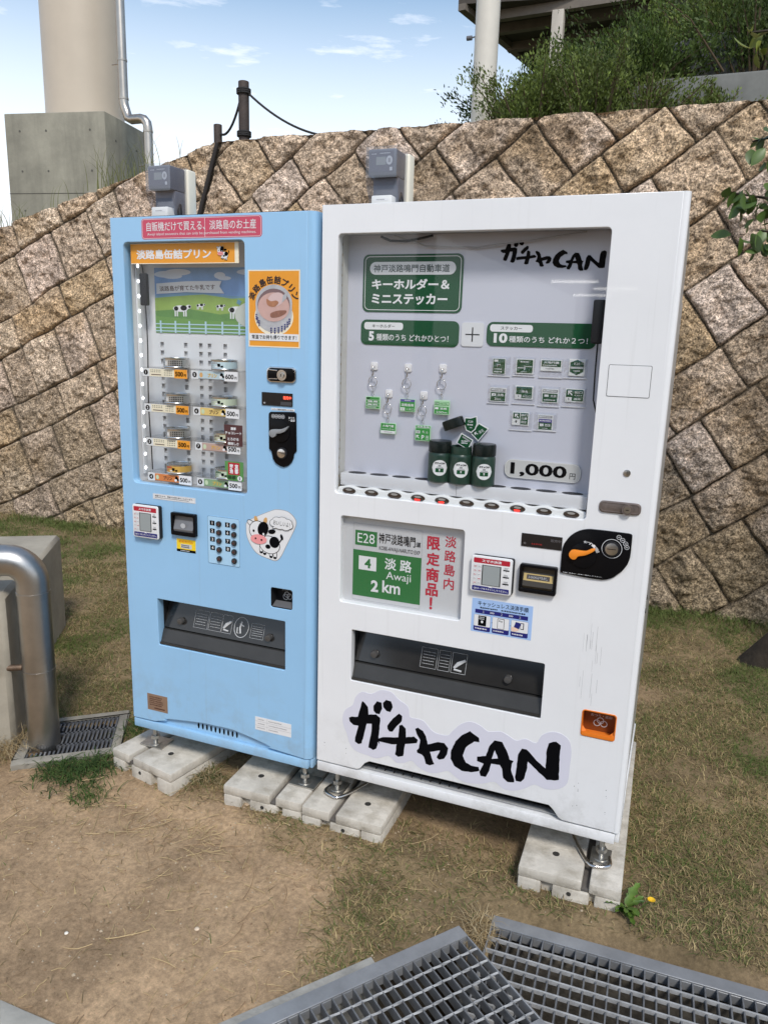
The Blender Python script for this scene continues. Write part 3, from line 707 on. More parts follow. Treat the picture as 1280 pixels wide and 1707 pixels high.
def canopy():
    t = thing('canopy_building', (0, 18, 9), 'dark underside of a raised canopy roof with pale beams above the slope', 'building')
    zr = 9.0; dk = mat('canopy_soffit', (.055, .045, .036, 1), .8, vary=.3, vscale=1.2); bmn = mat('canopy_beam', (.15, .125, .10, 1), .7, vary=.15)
    P = [(-4.7468, 16.4898), (-3.8427, 21.0374), (16, 40), (16, 9)]
    P = [P[0], P[1], (P[1][0]+18, P[1][1]+3.0), (P[0][0]+18, P[0][1]+3)]
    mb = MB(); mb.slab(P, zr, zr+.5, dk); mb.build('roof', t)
    A0 = Vector(P[0]+(0,)); A1 = Vector(P[1]+(0,)); d = (A1-A0).normalized(); nrm = Vector((-d.y, d.x, 0))
    mb = MB(); q = [A0-nrm*.0, A1, A1-nrm*.18, A0-nrm*.18] if (A0-nrm).x > A0.x else [A0, A1, A1+nrm*.18, A0+nrm*.18]
    mb.slab([(p.x, p.y) for p in q], zr-.14, zr-.004, bmn); mb.build('edge_beam', t)
    for a, b in (((-3.9511, 17.1405), (-2.7342, 17.0682)), ((-4.0261, 17.9021), (-2.8602, 17.8261)), ((-3.9717, 19.0972), (-3.0709, 19.0029)), ((-3.7395, 19.8093), (-3.2555, 19.7364))):
        a = Vector(a+(0,)); b = Vector(b+(0,)); dd = (b-a).normalized(); nn = Vector((-dd.y, dd.x, 0))*.09
        s_ = a-dd*.2; e_ = a+dd*14
        mb = MB(); mb.slab([((s_-nn).x, (s_-nn).y), ((e_-nn).x, (e_-nn).y), ((e_+nn).x, (e_+nn).y), ((s_+nn).x, (s_+nn).y)], zr-.20, zr-.004, bmn); mb.build('beam', t)
    for u0, y, w in (((-2.5360, 8.1590), 17.0, .13), ((-4.7573, 9.4101), 22.0, .13)):
        mb = MB(); mb.box(u0[0]-w, y-w, 3.5, u0[0]+w, y+w, zr-.21, mat('canopy_post', (.42, .38, .32, 1), .6, vary=.1)); mb.build('post', t, bevel=.015)
canopy()
def opposite_building():
    t = thing('covered_hall', (4, -14, ZG), 'low covered hall with ceiling lamps, mirrored faintly in the window of the white machine', 'building')
    dk = mat('hall_wall', (.06, .058, .055, 1), .8, vary=.3, vscale=1); pl = mat('hall_roof', (.22, .21, .20, 1), .7)
    mb = MB(); mb.box(-3.0, -27, 3.15, 22, -8.5, 3.45, pl); mb.build('roof', t, bevel=.02)
    mb = MB(); mb.box(-3.0, -27, ZG-.1, 22, -26.7, 3.14, dk); mb.build('rear_wall', t)
    for x in (-2.7, 1.2, 5.5, 10, 15):
        mb = MB(); mb.box(x-.11, -9.0, ZG-.1, x+.11, -8.75, 3.14, mat('hall_post', (.30, .29, .27, 1), .6)); mb.build('post', t, bevel=.01)
    for x, y in ((-2.0, -19.0), (1.0, -19.0), (-1.2, -21.5), (1.8, -21.5), (-2.2, -24.5), (2.8, -24.5)):
        mb = MB(); mb.box(x-.6, y-.06, 3.08, x+.6, y+.06, 3.135, mat('hall_lamp', (1, .97, .9, 1), .4, emit=9)); mb.build('ceiling_lamp', t)
opposite_building()
# fence posts and rope on top of the wall
WOOD = mat('dark_post', (.045, .032, .026, 1), .75, vary=.35, vscale=15, bump=.3)
def fence_post(u, ztop, y, r, label, straps):
    x = u; zb = float(hill_z(np.array([x]), np.array([y]))[0])-.3
    mb = MB(); mb.cyl((x, y, zb), (x, y, ztop), r, WOOD, n=16); o = mb.build('fence_post', smooth=50, bevel=.006, loc=(x, y, zb)); tag(o, label, 'fence post')
    for z in straps:
        mb = MB(); rm = mat('black_rope', (.018, .017, .017, 1), .8)
        for k in range(3): mb.tube([(x+(r+.008)*math.cos(a), y+(r+.008)*math.sin(a), z+k*.014) for a in [i/14*6.283 for i in range(14)]], .009, rm, n=6, closed=True)
        mb.build('rope_lashing', o, smooth=60)
PY = 3.75
pa = (-2.5770, 3.4750); pb = (-2.9297, 3.2130)
fence_post(pa[0], pa[1], PY, .044, 'taller dark round fence post with two rope lashings on the wall top', ((-2.5838, 3.3955)[1]-.01, (-2.5881, 3.0844)[1]-.02))
fence_post(pb[0], pb[1], 3.9, .036, 'shorter dark fence post at the bend of the wall top', ())
def rope():
    mb = MB(); m = MATS['black_rope']; a = (-2.5442, 3.3923); b = (-1.8983, 3.0537); p0 = Vector((a[0], PY, a[1])); p1 = Vector((b[0], PY+.0, b[1]-.02))
    mb.tube([p0.lerp(p1, t)-Vector((0, 0, .05*4*t*(1-t))) for t in [i/12 for i in range(13)]], .009, m, n=7)
    a = (-2.6132, 3.3306); b = (-2.9132, 3.1410); p0 = Vector((a[0], PY, a[1])); p1 = Vector((b[0], 3.9, b[1]))
    mb.tube([p0.lerp(p1, t)-Vector((0, 0, .09*4*t*(1-t))) for t in [i/12 for i in range(13)]], .010, m, n=7)
    tag(mb.build('barrier_rope', smooth=60, loc=(pa[0], PY, pa[1])), 'sagging black rope strung between the fence posts on the wall', 'rope')
rope()
def weeds_above(label, u, seed, h, n):
    x, z, y = u; r = np.random.default_rng(seed); V = []; F = []; C = []
    for i in range(n):
        bx, by = x+r.normal(0, .22), y+r.normal(0, .08); bz = float(hill_z(np.array([bx]), np.array([by]))[0])-.02 if z is None else z+(bx-x)*.26
        a = r.uniform(0, 6.28); H = h*r.uniform(.4, 1.2); l = r.uniform(.1, .55); w = .004; b = len(V)
        for j in range(5):
            t = j/4; d = H*l*t*t
            for s_ in (-1, 1): V.append((bx+math.cos(a)*d+w*s_*(1-t*.8), by+math.sin(a)*d, bz+H*(t-.25*t*t))); C.append(np.array((.16, .17, .055))*r.uniform(.7, 1.2))
        for j in range(4): F.append((b+2*j, b+2*j+1, b+2*j+3, b+2*j+2))
    ob = np_mesh('wild_grass', np.array(V)-np.array((x, y, 2.0)), np.array(F), GRASS_M, np.array(C)); ob.location = (x, y, 2.0); tag(ob, label, 'grass clump')
weeds_above('tall wispy grass clump on the wall top beside the downpipe foot', ((-3.6446, 2.7418)[0], (-3.6454, 2.7272)[1], 3.6), 91, .42, 46)
weeds_above('sparse grass stalks on the wall top in front of the pedestal', ((-4.1929, 2.5883)[0], (-4.1941, 2.5734)[1], 3.5), 92, .30, 10)
weeds_above('wild grass clump at the far left end of the wall top', ((-5.0333, 2.3404)[0], (-5.0351, 2.3246)[1], 3.5), 93, .36, 30)

# ---------------------------------------------------------------- plinths, pipe and drain on the left
def plinth(corner, along, left, z1, label):
    a = Vector(corner+(0,)); P = [a, a-E1*along, a-E1*along+E2*left, a+E2*left]
    mb = MB(); mb.slab([(p.x, p.y) for p in P], ZG-.1, z1, mat('concrete_plinth', (0.345, 0.31, 0.245, 1), .9, vary=.22, vscale=4, bump=.3, bscale=30))
    tag(mb.build('concrete_plinth', bevel=.018, seg=1, loc=(a.x, a.y, ZG)), label, 'plinth')
plinth((-1.835, .605), .52, 1.6, .34, 'larger grey concrete plinth behind the steel drain pipe')
plinth((-1.31, -.07), .22, 1.0, .45, 'narrow concrete plinth in front of the drain pipe at the left edge')
def drain_pipe():
    t = thing('drain_pipe', (-1.232, -.0, ZG), 'fat stainless steel drain pipe bending down into the square grating', 'pipe')
    r = .0605; z1 = .588; b = .088; x, y = -1.232, .0
    pts = [(x, y, ZG-.10), (x, y, z1-b)]
    for i in range(1, 9):
        a = i/8*math.pi/2; d = E2*(b*(1-math.cos(a))); pts.append((x+d.x, y+d.y, z1-b+b*math.sin(a)))
    e = Vector((x, y, z1))+E2*1.6; pts.append((e.x, e.y, z1))
    m = mat('brushed_steel', (0.46, 0.445, 0.42, 1), .36, metal=1.0, vary=.22, vscale=4)
    mb = MB(); mb.tube(pts, r, m, n=40); mb.build('pipe_body', t, smooth=60)
    for z, w in ((z1-b-.045, .006), (.135, .004)):
        mb = MB(); mb.cyl((x, y, z-w), (x, y, z+w), r+.0018, m, n=40); mb.build('pipe_seam', t, smooth=40)
    q = Vector((x, y, z1))+E2*(b+.02); mb = MB(); mb.cyl(q, q+E2*.008, r+.0018, m, n=40); mb.build('pipe_seam', t, smooth=40)
    mb = MB(); zc = .145; c = Vector((x, y, zc)); bk = mat('rusty_bracket', (.16, .11, .075, 1), .6, metal=.6, vary=.4, vscale=30)
    w0 = c+E2*.062; w1 = c+E2*.145-E1*.0; mb.cyl(w0, w1, .012, bk, n=12); mb.cyl(w1, w1+E2*.012, .034, bk, n=20); mb.build('bracket', t, smooth=40)
drain_pipe()
IRON = mat('galvanised_bar', (0.33, 0.33, 0.325, 1), .72, metal=.0, vary=.35, vscale=25)
def catch_basin():
    a = (CB[0]-CB[3]); b = (CB[2]-CB[3]); la, lb = a.length, b.length; a = a.normalized(); b = b.normalized(); o = CB[3]
    def pt(i, j): p = o+a*i+b*j; return (p.x, p.y)
    t = thing('square_drain', (o.x, o.y, ZG), 'square drain grating in a concrete rim beside the steel pipe', 'drain')
    mb = MB(); cm = mat('concrete_rim', (.25, .23, .19, 1), .9, vary=.25, vscale=10, bump=.3); zt = ZG+.010; w = .038
    for q in (((-w, -w), (la+w, -w), (la+w, 0), (-w, 0)), ((-w, lb), (la+w, lb), (la+w, lb+w), (-w, lb+w)), ((-w, 0), (0, 0), (0, lb), (-w, lb)), ((la, 0), (la+w, 0), (la+w, lb), (la, lb))):
        mb.slab([pt(*k) for k in q], ZG-.42, zt, cm)
    mb.slab([pt(-w, -w), pt(la+w, -w), pt(la+w, lb+w), pt(-w, lb+w)], ZG-.46, ZG-.421, mat('pit_floor', (.03, .026, .02, 1), .9)); mb.build('rim', t, bevel=.004, seg=1)
    mb = MB(); zt -= .006; n = 19; bm = mat('grate_iron', (.19, .195, .205, 1), .5, metal=.7, vary=.3, vscale=30); px, py = -1.232, 0.0
    def bar(i0, j0, i1, j1, w, h):
        p0 = Vector(pt(i0, j0)); p1 = Vector(pt(i1, j1)); d = (p1-p0).normalized(); nn = Vector((-d.y, d.x))*w
        mb.slab([tuple(p0-nn), tuple(p1-nn), tuple(p1+nn), tuple(p0+nn)], zt-h, zt, bm)
    for k in range(n+1):
        i = .006+(la-.012)*k/n
        # stop the bars short where the pipe drops through
        c = Vector((px, py))-o; ci = c.dot(a); cj = c.dot(b)
        if abs(i-ci) < .075: bar(i, .003, i, max(cj-.08, .01), .0035, .02); bar(i, cj+.08, i, lb-.003, .0035, .02)
        else: bar(i, .003, i, lb-.003, .0035, .02)
    for j in (.006, lb*.36, lb*.70, lb-.006): bar(.003, j, la-.003, j, .005, .016)
    mb.build('grate_bars', t)
catch_basin()
# ---------------------------------------------------------------- the two big gratings in front
def grating(O, A, B, L_, Wd, zt, label, pa_, pb_, twist, band_far):
    t = thing('steel_grating', (O.x, O.y, zt), label, 'grating')
    def pt(i, j): p = O+A*i+B*j; return (p.x, p.y)
    bw = .043
    mb = MB(); fr = mat('galvanised_plate', (.27, .275, .28, 1), .5, metal=.4, vary=.22, vscale=7)
    mb.slab([pt(0, 0), pt(L_, 0), pt(L_, bw), pt(0, bw)], zt-.006, zt, fr)
    if band_far: mb.slab([pt(0, Wd-bw), pt(L_, Wd-bw), pt(L_, Wd), pt(0, Wd)], zt-.006, zt, fr)
    mb.slab([pt(0, bw), pt(.005, bw), pt(.005, Wd-bw*band_far), pt(0, Wd-bw*band_far)], zt-.032, zt-.001, fr)
    mb.slab([pt(L_-.005, bw), pt(L_, bw), pt(L_, Wd-bw*band_far), pt(L_-.005, Wd-bw*band_far)], zt-.032, zt-.001, fr)
    mb.slab([pt(0, bw-.004), pt(L_, bw-.004), pt(L_, bw), pt(0, bw)], zt-.032, zt-.0065, fr)
    mb.build('frame', t, bevel=.0012, seg=1)
    mb = MB(); bz = mat('bearing_bar', (.15, .152, .155, 1), .6, metal=.3, vary=.35, vscale=25); e = Wd-bw*band_far
    i = pa_
    while i < L_-.008:
        mb.slab([pt(i-.0020, bw), pt(i+.0020, bw), pt(i+.0020, e), pt(i-.0020, e)], zt-.032, zt-.002, bz); i += pa_
    mb.build('bearing_bars', t)
    bz = IRON; mb = MB(); j = bw+pb_
    while j < e-.01:
        if twist:
            # twisted square rod
            n = int(L_/.006); V = []; s_ = .0036
            for k in range(n+1):
                c = Vector(pt(.004+(L_-.008)*k/n, j)); a0 = k*.22
                for q in range(4):
                    an = a0+q*math.pi/2; V.append((c.x+B.x*s_*math.cos(an), c.y+B.y*s_*math.cos(an), zt-.0045+s_*math.sin(an)))
            F = [(k*4+q, k*4+(q+1) % 4, k*4+4+(q+1) % 4, k*4+4+q) for k in range(n) for q in range(4)]
            mb.add(V, F, bz)
        else: mb.slab([pt(.005, j-.0024), pt(L_-.005, j-.0024), pt(L_-.005, j+.0024), pt(.005, j+.0024)], zt-.012, zt-.0005, bz)
        j += pb_
    mb.build('cross_rods', t)
grating(LG_O, LG_A, LG_B, LG_L, LG_W, ZG+.030, 'left galvanised grating lying askew with its corner over the other grating', .0303, .046, True, 1)
grating(RG_O, RG_A, RG_B, RG_L, RG_W, ZG+.004, 'right galvanised grating set level in the ground below the white machine', .0303, .0445, False, 1)
def channel():
    mb = MB(); cm = mat('channel_concrete', (.17, .15, .12, 1), .95, vary=.4, vscale=8, bump=.4)
    lip = mat('channel_lip', (.28, .27, .24, 1), .9, vary=.25, vscale=14, bump=.35)
    def R(O, A, B, i, j): p = O+A*i+B*j; return (p.x, p.y)
    for O, A, B, L_, Wd, zt in ((LG_O, LG_A, LG_B, LG_L, LG_W, ZG+.022), (RG_O, RG_A, RG_B, RG_L, RG_W, ZG-.003)):
        k = .03
        mb.slab([R(O, A, B, .27, -k), R(O, A, B, L_+.3, -k), R(O, A, B, L_+.3, .012), R(O, A, B, .27, .012)] if O is LG_O else [R(O, A, B, -.03, -.002), R(O, A, B, L_+.3, -.002), R(O, A, B, L_+.3, .014), R(O, A, B, -.03, .014)], ZG-.5, zt-.002, lip if O is LG_O else cm)
        mb.slab([R(O, A, B, 0, Wd), R(O, A, B, L_+.3, Wd), R(O, A, B, L_+.3, Wd+k), R(O, A, B, 0, Wd+k)], ZG-.5, zt-.02, cm)
        mb.slab([R(O, A, B, -k, 0), R(O, A, B, 0, 0), R(O, A, B, 0, Wd), R(O, A, B, -k, Wd)], ZG-.5, zt-.035, cm)
    mb.slab([(-1.0, -2.4), (2.6, -2.4), (2.6, .35), (-1.0, .35)], ZG-.56, ZG-.42, mat('channel_bed', (.045, .038, .028, 1), .95, vary=.5, vscale=20, bump=.5))
    o = mb.build('drain_channel'); tag(o, kind='structure')
channel()
def kerb():
    mb = MB(); P = [(-0.3886, -0.9824), (-0.3097, -0.9823), (-0.1788, -0.9804), (-0.2715, -1.0881)]
    mb.slab(P, ZG-.1, ZG+.012, CONC); tag(mb.build('kerb_slab', bevel=.004, loc=(P[0][0], P[0][1], ZG)), 'corner of a pale concrete slab at the lower left edge', 'concrete slab')
kerb()
# ---------------------------------------------------------------- the tree at the right edge
def edge_tree():
    bx, by = (1.5352, 2.2014); t = thing('tree', (bx, by, ZG), 'leaning dark trunked tree at the right edge with drooping leafy twigs', 'tree')
    bk = mat('tree_bark', (.032, .024, .016, 1), .95, vary=.5, vscale=14, bump=.9, bscale=25)
    mb = MB(); tr = [(bx, by, ZG-.06), (bx+.12, by, ZG+.12), (bx+.38, by-.05, .28), (bx+.62, by-.12, .85), (bx+.72, by-.2, 1.6), (bx+.70, by-.25, 2.5), (bx+.62, by-.3, 3.4)]
    mb.tube(tr, [.10, .088, .08, .075, .065, .055, .03], bk, n=14)
    tw = []
    def br(p0, p1, r0, sag):
        p0, p1 = Vector(p0), Vector(p1); pts = [p0.lerp(p1, k/6)+Vector((0, 0, .25*(k/6)*(1-k/6)-sag*(k/6)**2)) for k in range(7)]
        mb.tube(pts, [r0*(1-.8*k/6) for k in range(7)], bk, n=6); tw.append(pts)
    q = (1.1536, 2.1515); q2 = (1.1962, 2.3686); q3 = (1.1303, 2.7830); q4 = (1.2588, 2.0248)
    br((bx+.72, by-.2, 1.7), (q[0], 1.9, q[1]+.06), .02, .06); br((bx+.70, by-.25, 2.3), (q2[0], 1.9, q2[1]+.03), .018, .03)
    br((bx+.68, by-.27, 2.6), (q3[0], 1.9, q3[1]+.05), .02, .02); br((bx+.72, by-.2, 1.6), (q4[0], 1.85, q4[1]), .016, .04)
    r = random.Random(3)
    for k in range(16):
        a = r.uniform(-1.2, 2.2); br((bx+.7, by-.25, r.uniform(1.9, 3.4)), (bx+.75+math.cos(a)*r.uniform(.4, .9), by-.3+math.sin(a)*.8-.3, r.uniform(2.0, 3.9)), .018, .05)
    mb.build('trunk', t, smooth=60)
    rr = np.random.default_rng(8); V = []; F = []; C = []
    def leaf(p, d, L_, col):
        d = d/np.linalg.norm(d); q = np.cross(d, rr.normal(0, 1, 3)); q /= np.linalg.norm(q); nrm = np.cross(d, q); b = len(V); n = 5
        for j in range(n+1):
            u = j/n; w = L_*.27*math.sin(math.pi*min(.03+u*.97, 1))**.75
            c = p+d*L_*u-nrm*L_*.18*u*u
            for s_ in (-1, 0, 1): V.append(c+q*w*s_+nrm*abs(s_)*w*.28); C.append(col)
        for j in range(n):
            for k in (0, 1): F.append((b+j*3+k, b+j*3+k+1, b+j*3+k+4, b+j*3+k+3))
    for i, pts in enumerate(tw):
        dens = 120 if i in (0, 3) else (70 if i < 4 else 26)
        for k in range(dens):
            u = rr.uniform(.30 if i >= 4 else .45, 1.0)*6; j = min(int(u), 5); p = np.array(pts[j].lerp(pts[j+1], u-j))+rr.normal(0, .04, 3)
            base = np.array((.075, .125, .026)) if i != 2 else np.array((.16, .19, .035))
            leaf(p, np.array((rr.normal(-.15, .6), rr.normal(0, .6), rr.normal(-.85, .45))), rr.uniform(.055, .095), base*rr.uniform(.6, 1.4))
    np_mesh('leaves', np.array(V), np.array(F), attr_mat('tree_leaf', .42, vary=.2, vscale=14, sss=.22, spec=.5), np.array(C), t, smooth=True)
edge_tree()

# ================================================================ shared machine parts
WHT = mat('print_white', (.74, .74, .74, 1), .45); BLK = mat('print_black', (.004, .004, .005, 1), .6, spec=.03)
DGR = mat('print_green', lin((14, 74, 42)), .45, spec=.25); LGR = mat('tag_green', lin((52, 140, 60)), .4)
RED = mat('print_red', lin((176, 28, 48)), .45); NAVY = mat('print_navy', lin((24, 28, 110)), .45)
ORG = mat('print_orange', lin((228, 152, 42)), .5, vary=.05, vscale=20); YEL = mat('print_yellow', lin((240, 205, 40)), .45)
GRY = mat('print_grey', (.32, .32, .33, 1), .5); LGY = mat('print_light_grey', (.55, .56, .57, 1), .45); BRN = mat('print_brown', lin((84, 52, 40)), .5)
PINK = mat('print_pink', lin((232, 150, 150)), .5); SKY_P = mat('print_sky', lin((118, 158, 210)), .5, vary=.12, vscale=18); TANP = mat('print_tan', lin((206, 160, 100)), .5)
CARD = mat('pale_card', (.74, .75, .74, 1), .5); ROSE = mat('sticker_rose', lin((196, 72, 96)), .4); CREAM = mat('print_cream', lin((236, 226, 200)), .5)
PLAS = mat('black_plastic', (.005, .005, .006, 1), .22, bump=.03, bscale=300, spec=.12); PLAS2 = mat('dull_black_plastic', (.016, .016, .018, 1), .5, spec=.25)
CHR = mat('chrome', (.62, .60, .58, 1), .16, metal=1.0); NKL = mat('worn_nickel', (.50, .48, .45, 1), .3, metal=1.0, vary=.15, vscale=60)
ZINC = mat('zinc_steel', (.48, .47, .44, 1), .35, metal=.9, vary=.2, vscale=50)
GLASS = glass_mat('window_glass', (.965, .975, .975), .8); ACR = glass_mat('clear_acrylic', (.93, .94, .95), 1.2, .05); SMOKE = glass_mat('smoked_plastic', (.42, .41, .40), 1.3, .09)
BAGP = glass_mat('clear_bag', (.975, .975, .98), 2.2, .14)
def paint(name, col, dirt, streak, zdirt):
    """enamel with faint mottling, road dirt towards the foot and fine vertical streaks"""
    m = mat(name, col, .30, vary=.03, vscale=3, bump=.012, bscale=160, coat=.25)
    nt = m.node_tree; N = nt.nodes; L = nt.links; b = N['Principled BSDF']; src = b.inputs['Base Color'].links[0].from_socket
    tc = N.new('ShaderNodeTexCoord'); mp = N.new('ShaderNodeMapping'); mp.inputs['Scale'].default_value = (38, 38, 1.1); L.new(tc.outputs['Object'], mp.inputs[0])
    nz = N.new('ShaderNodeTexNoise'); nz.inputs['Scale'].default_value = 2; nz.inputs['Detail'].default_value = 5; L.new(mp.outputs[0], nz.inputs[0])
    r1 = N.new('ShaderNodeMapRange'); r1.inputs['From Min'].default_value = .60; r1.inputs['From Max'].default_value = .80; r1.inputs['To Max'].default_value = streak; L.new(nz.outputs[0], r1.inputs[0])
    n2 = N.new('ShaderNodeTexNoise'); n2.inputs['Scale'].default_value = 7; n2.inputs['Detail'].default_value = 9; n2.inputs['Roughness'].default_value = .7; L.new(tc.outputs['Object'], n2.inputs[0])
    sx = N.new('ShaderNodeSeparateXYZ'); L.new(tc.outputs['Object'], sx.inputs[0])
    r2 = N.new('ShaderNodeMapRange'); r2.inputs['From Min'].default_value = zdirt; r2.inputs['From Max'].default_value = 0; r2.inputs['To Max'].default_value = 1; L.new(sx.outputs['Z'], r2.inputs[0])
    r3 = N.new('ShaderNodeMapRange'); r3.inputs['From Min'].default_value = .48; r3.inputs['From Max'].default_value = .72; r3.inputs['To Max'].default_value = .55; L.new(n2.outputs[0], r3.inputs[0])
    mu = N.new('ShaderNodeMath'); mu.operation = 'MULTIPLY'; L.new(r2.outputs[0], mu.inputs[0]); L.new(r3.outputs[0], mu.inputs[1])
    ad = N.new('ShaderNodeMath'); ad.operation = 'ADD'; ad.use_clamp = True; L.new(mu.outputs[0], ad.inputs[0]); L.new(r1.outputs[0], ad.inputs[1])
    mx = N.new('ShaderNodeMix'); mx.data_type = 'RGBA'; mx.inputs['B'].default_value = dirt; L.new(ad.outputs[0], mx.inputs['Factor']); L.new(src, mx.inputs['A']); L.new(mx.outputs['Result'], b.inputs['Base Color'])
    return m
BLUE = paint('blue_enamel', lin((148, 192, 226)), (.24, .26, .26, 1), .14, .35)
WPNT = paint('white_enamel', (.78, .785, .79, 1), (.30, .285, .25, 1), .10, .25)

class Pan:
    """a printed panel: fractions of its width, and of its height from the top"""
    def __init__(s, a, b, y): s.a = a; s.b = b; s.y = y; s.m = MB(); s.n = 0
    def pt(s, fx, fz): return (s.a[0]+(s.b[0]-s.a[0])*fx, s.a[1]+(s.b[1]-s.a[1])*fz)
    def ly(s, k): s.n += 1; return s.y-.00032*k-min(s.n*2.5e-6, .0003)      # no two prints share one plane
    def rect(s, x0, z0, x1, z1, m, r=0.0, k=1): p, q = s.pt(x0, z0), s.pt(x1, z1); s.m.flat(rrect(p[0], p[1], q[0], q[1], r), s.ly(k), m); return s
    def text(s, t, x0, z0, x1, z1, m, bold=0.0, k=2, fit='both', line=1.0, rot=0.0): s.m.text(t, s.pt(x0, z0), s.pt(x1, z1), s.ly(k), m, bold, line, fit, rot); return s
    def scrib(s, x0, z0, x1, z1, m, rows=2, seed=1, k=2): s.m.scribble(s.pt(x0, z0), s.pt(x1, z1), s.ly(k), m, rows, seed); return s
    def ell(s, fx, fz, rx, rz, m, k=1, tilt=0.0): c = s.pt(fx, fz); s.m.flat(ell(c[0], c[1], rx*abs(s.b[0]-s.a[0]), rz*abs(s.a[1]-s.b[1]), tilt=tilt), s.ly(k), m); return s
    def ring(s, fx, fz, rx, th, m, k=1):
        c = s.pt(fx, fz); r = rx*abs(s.b[0]-s.a[0]); s.m.frame(ell(c[0], c[1], r), ell(c[0], c[1], r*(1-th)), s.ly(k), m); return s
    def poly(s, P, m, k=1, sm=0):
        Q = [s.pt(*p) for p in P]
        if sm: Q = smooth_poly(Q, sm)
        s.m.flat(Q, s.ly(k), m); return s
    def border(s, x0, z0, x1, z1, m, th, r=0.0, k=1):
        p, q = s.pt(x0, z0), s.pt(x1, z1); x = (min(p[0], q[0]), max(p[0], q[0])); z = (min(p[1], q[1]), max(p[1], q[1]))
        s.m.frame(rrect(x[0], z[0], x[1], z[1], max(r, th*1.01)), rrect(x[0]+th, z[0]+th, x[1]-th, z[1]-th, max(r-th, th*.01+1e-5)), s.ly(k), m); return s
    def done(s, parent, name='print'): return s.m.build(name, parent)
def sticker(root, name, a, b, y, r, m, th=.0006, label=None):
    mb = MB(); mb.prism(rrect(a[0], a[1], b[0], b[1], r), y-th, y+.0004, m); o = mb.build(name, root)
    if label: o['label'] = label
    return o, Pan(a, b, y-th)
def pocket(mb, x0, z0, x1, z1, y0, y1, m, back=True, r=0.0, mback=None):
    P = rrect(x0, z0, x1, z1, r); n = len(P)
    v = [(p[0], y0, p[1]) for p in P]+[(p[0], y1, p[1]) for p in P]
    mb.add(v, [((i+1) % n, i, i+n, (i+1) % n+n) for i in range(n)], m)
    if back: mb.flat(P, y1, mback or m)
def cabinet(root, x0, x1, y0, y1, z0, z1, m, name='cabinet'):
    mb = MB(); mb.add([(x0, y0, z0), (x1, y0, z0), (x1, y1, z0), (x0, y1, z0), (x0, y0, z1), (x1, y0, z1), (x1, y1, z1), (x0, y1, z1)],
                      [(0, 3, 2, 1), (4, 5, 6, 7), (1, 2, 6, 5), (2, 3, 7, 6), (3, 0, 4, 7)], m)
    return mb.build(name, root)
def corner_strip(mb, x, y, r, z0, z1, m, depth):
    """rounded vertical front-right corner"""
    P = [(x-r-.002, y+.0008)]+[(x-r+r*math.sin(t), y+r-r*math.cos(t)) for t in [i/10*math.pi/2 for i in range(11)]]+[(x, y+depth), (x-.004, y+depth)]+[(x-.006, y+r+.004), (x-r-.002, y+.006)]
    n = len(P); v = [(p[0], p[1], z0) for p in P]+[(p[0], p[1], z1) for p in P]
    mb.add(v, [(i, (i+1) % n, (i+1) % n+n, i+n) for i in range(n)]+[tuple(range(n-1, -1, -1)), tuple(range(n, 2*n))], m)
def foot(root, x, y, plate_w=.05):
    mb = MB(); mb.cyl((x, y, -.095), (x, y, .02), .0085, ZINC, n=14); mb.cyl((x, y, -.075), (x, y, -.062), .017, ZINC, n=6); mb.cyl((x, y, -.0985), (x, y, -.092), .024, ZINC, n=20)
    mb.box(x-plate_w, y-.032, -.0995, x+plate_w, y+.045, -.0945, ZINC); mb.build('foot', root, smooth=40)
def cow(p, ox, oz, s, k=1):
    """little cartoon cow: pale head and body with black patches, pink muzzle"""
    q = abs(p.b[0]-p.a[0])/abs(p.a[1]-p.b[1])
    def E(fx, fz, rx, rz, m, kk, t=0.0, line=0.0):
        if line: p.ell(ox+(fx-.4)*s, oz+(fz-.58)*s*q, (rx+line)*s, (rz+line)*s*q, BLK, k+kk, t)
        p.ell(ox+(fx-.4)*s, oz+(fz-.58)*s*q, rx*s, rz*s*q, m, k+kk+1, t)
    LN = .012
    for fx, fz in ((.30, .80), (.37, .82), (.50, .86), (.58, .87)): E(fx, fz, .030, .07, WHT, 0, 0, LN); E(fx, fz+.055, .032, .020, BLK, 2)
    E(.47, .70, .20, .155, WHT, 1, -.1, LN); E(.57, .64, .10, .105, BLK, 3, -.5); E(.44, .735, .052, .040, BLK, 3)
    E(.69, .60, .012, .08, BLK, 0, -.6); E(.715, .53, .026, .055, BLK, 1, .3)
    E(.20, .27, .036, .07, TANP, 1, .3); E(.385, .275, .036, .07, TANP, 1, -.3); E(.095, .345, .075, .040, WHT, 1, -.5, LN); E(.52, .45, .075, .042, BLK, 3, .2)
    E(.235, .46, .165, .165, WHT, 4, 0, LN); E(.345, .42, .105, .135, BLK, 6, -.4); E(.255, .62, .165, .088, PINK, 7); E(.195, .61, .018, .018, BLK, 9); E(.315, .625, .018, .018, BLK, 9)
    E(.155, .475, .020, .024, BLK, 7); E(.355, .515, .020, .024, WHT, 8)

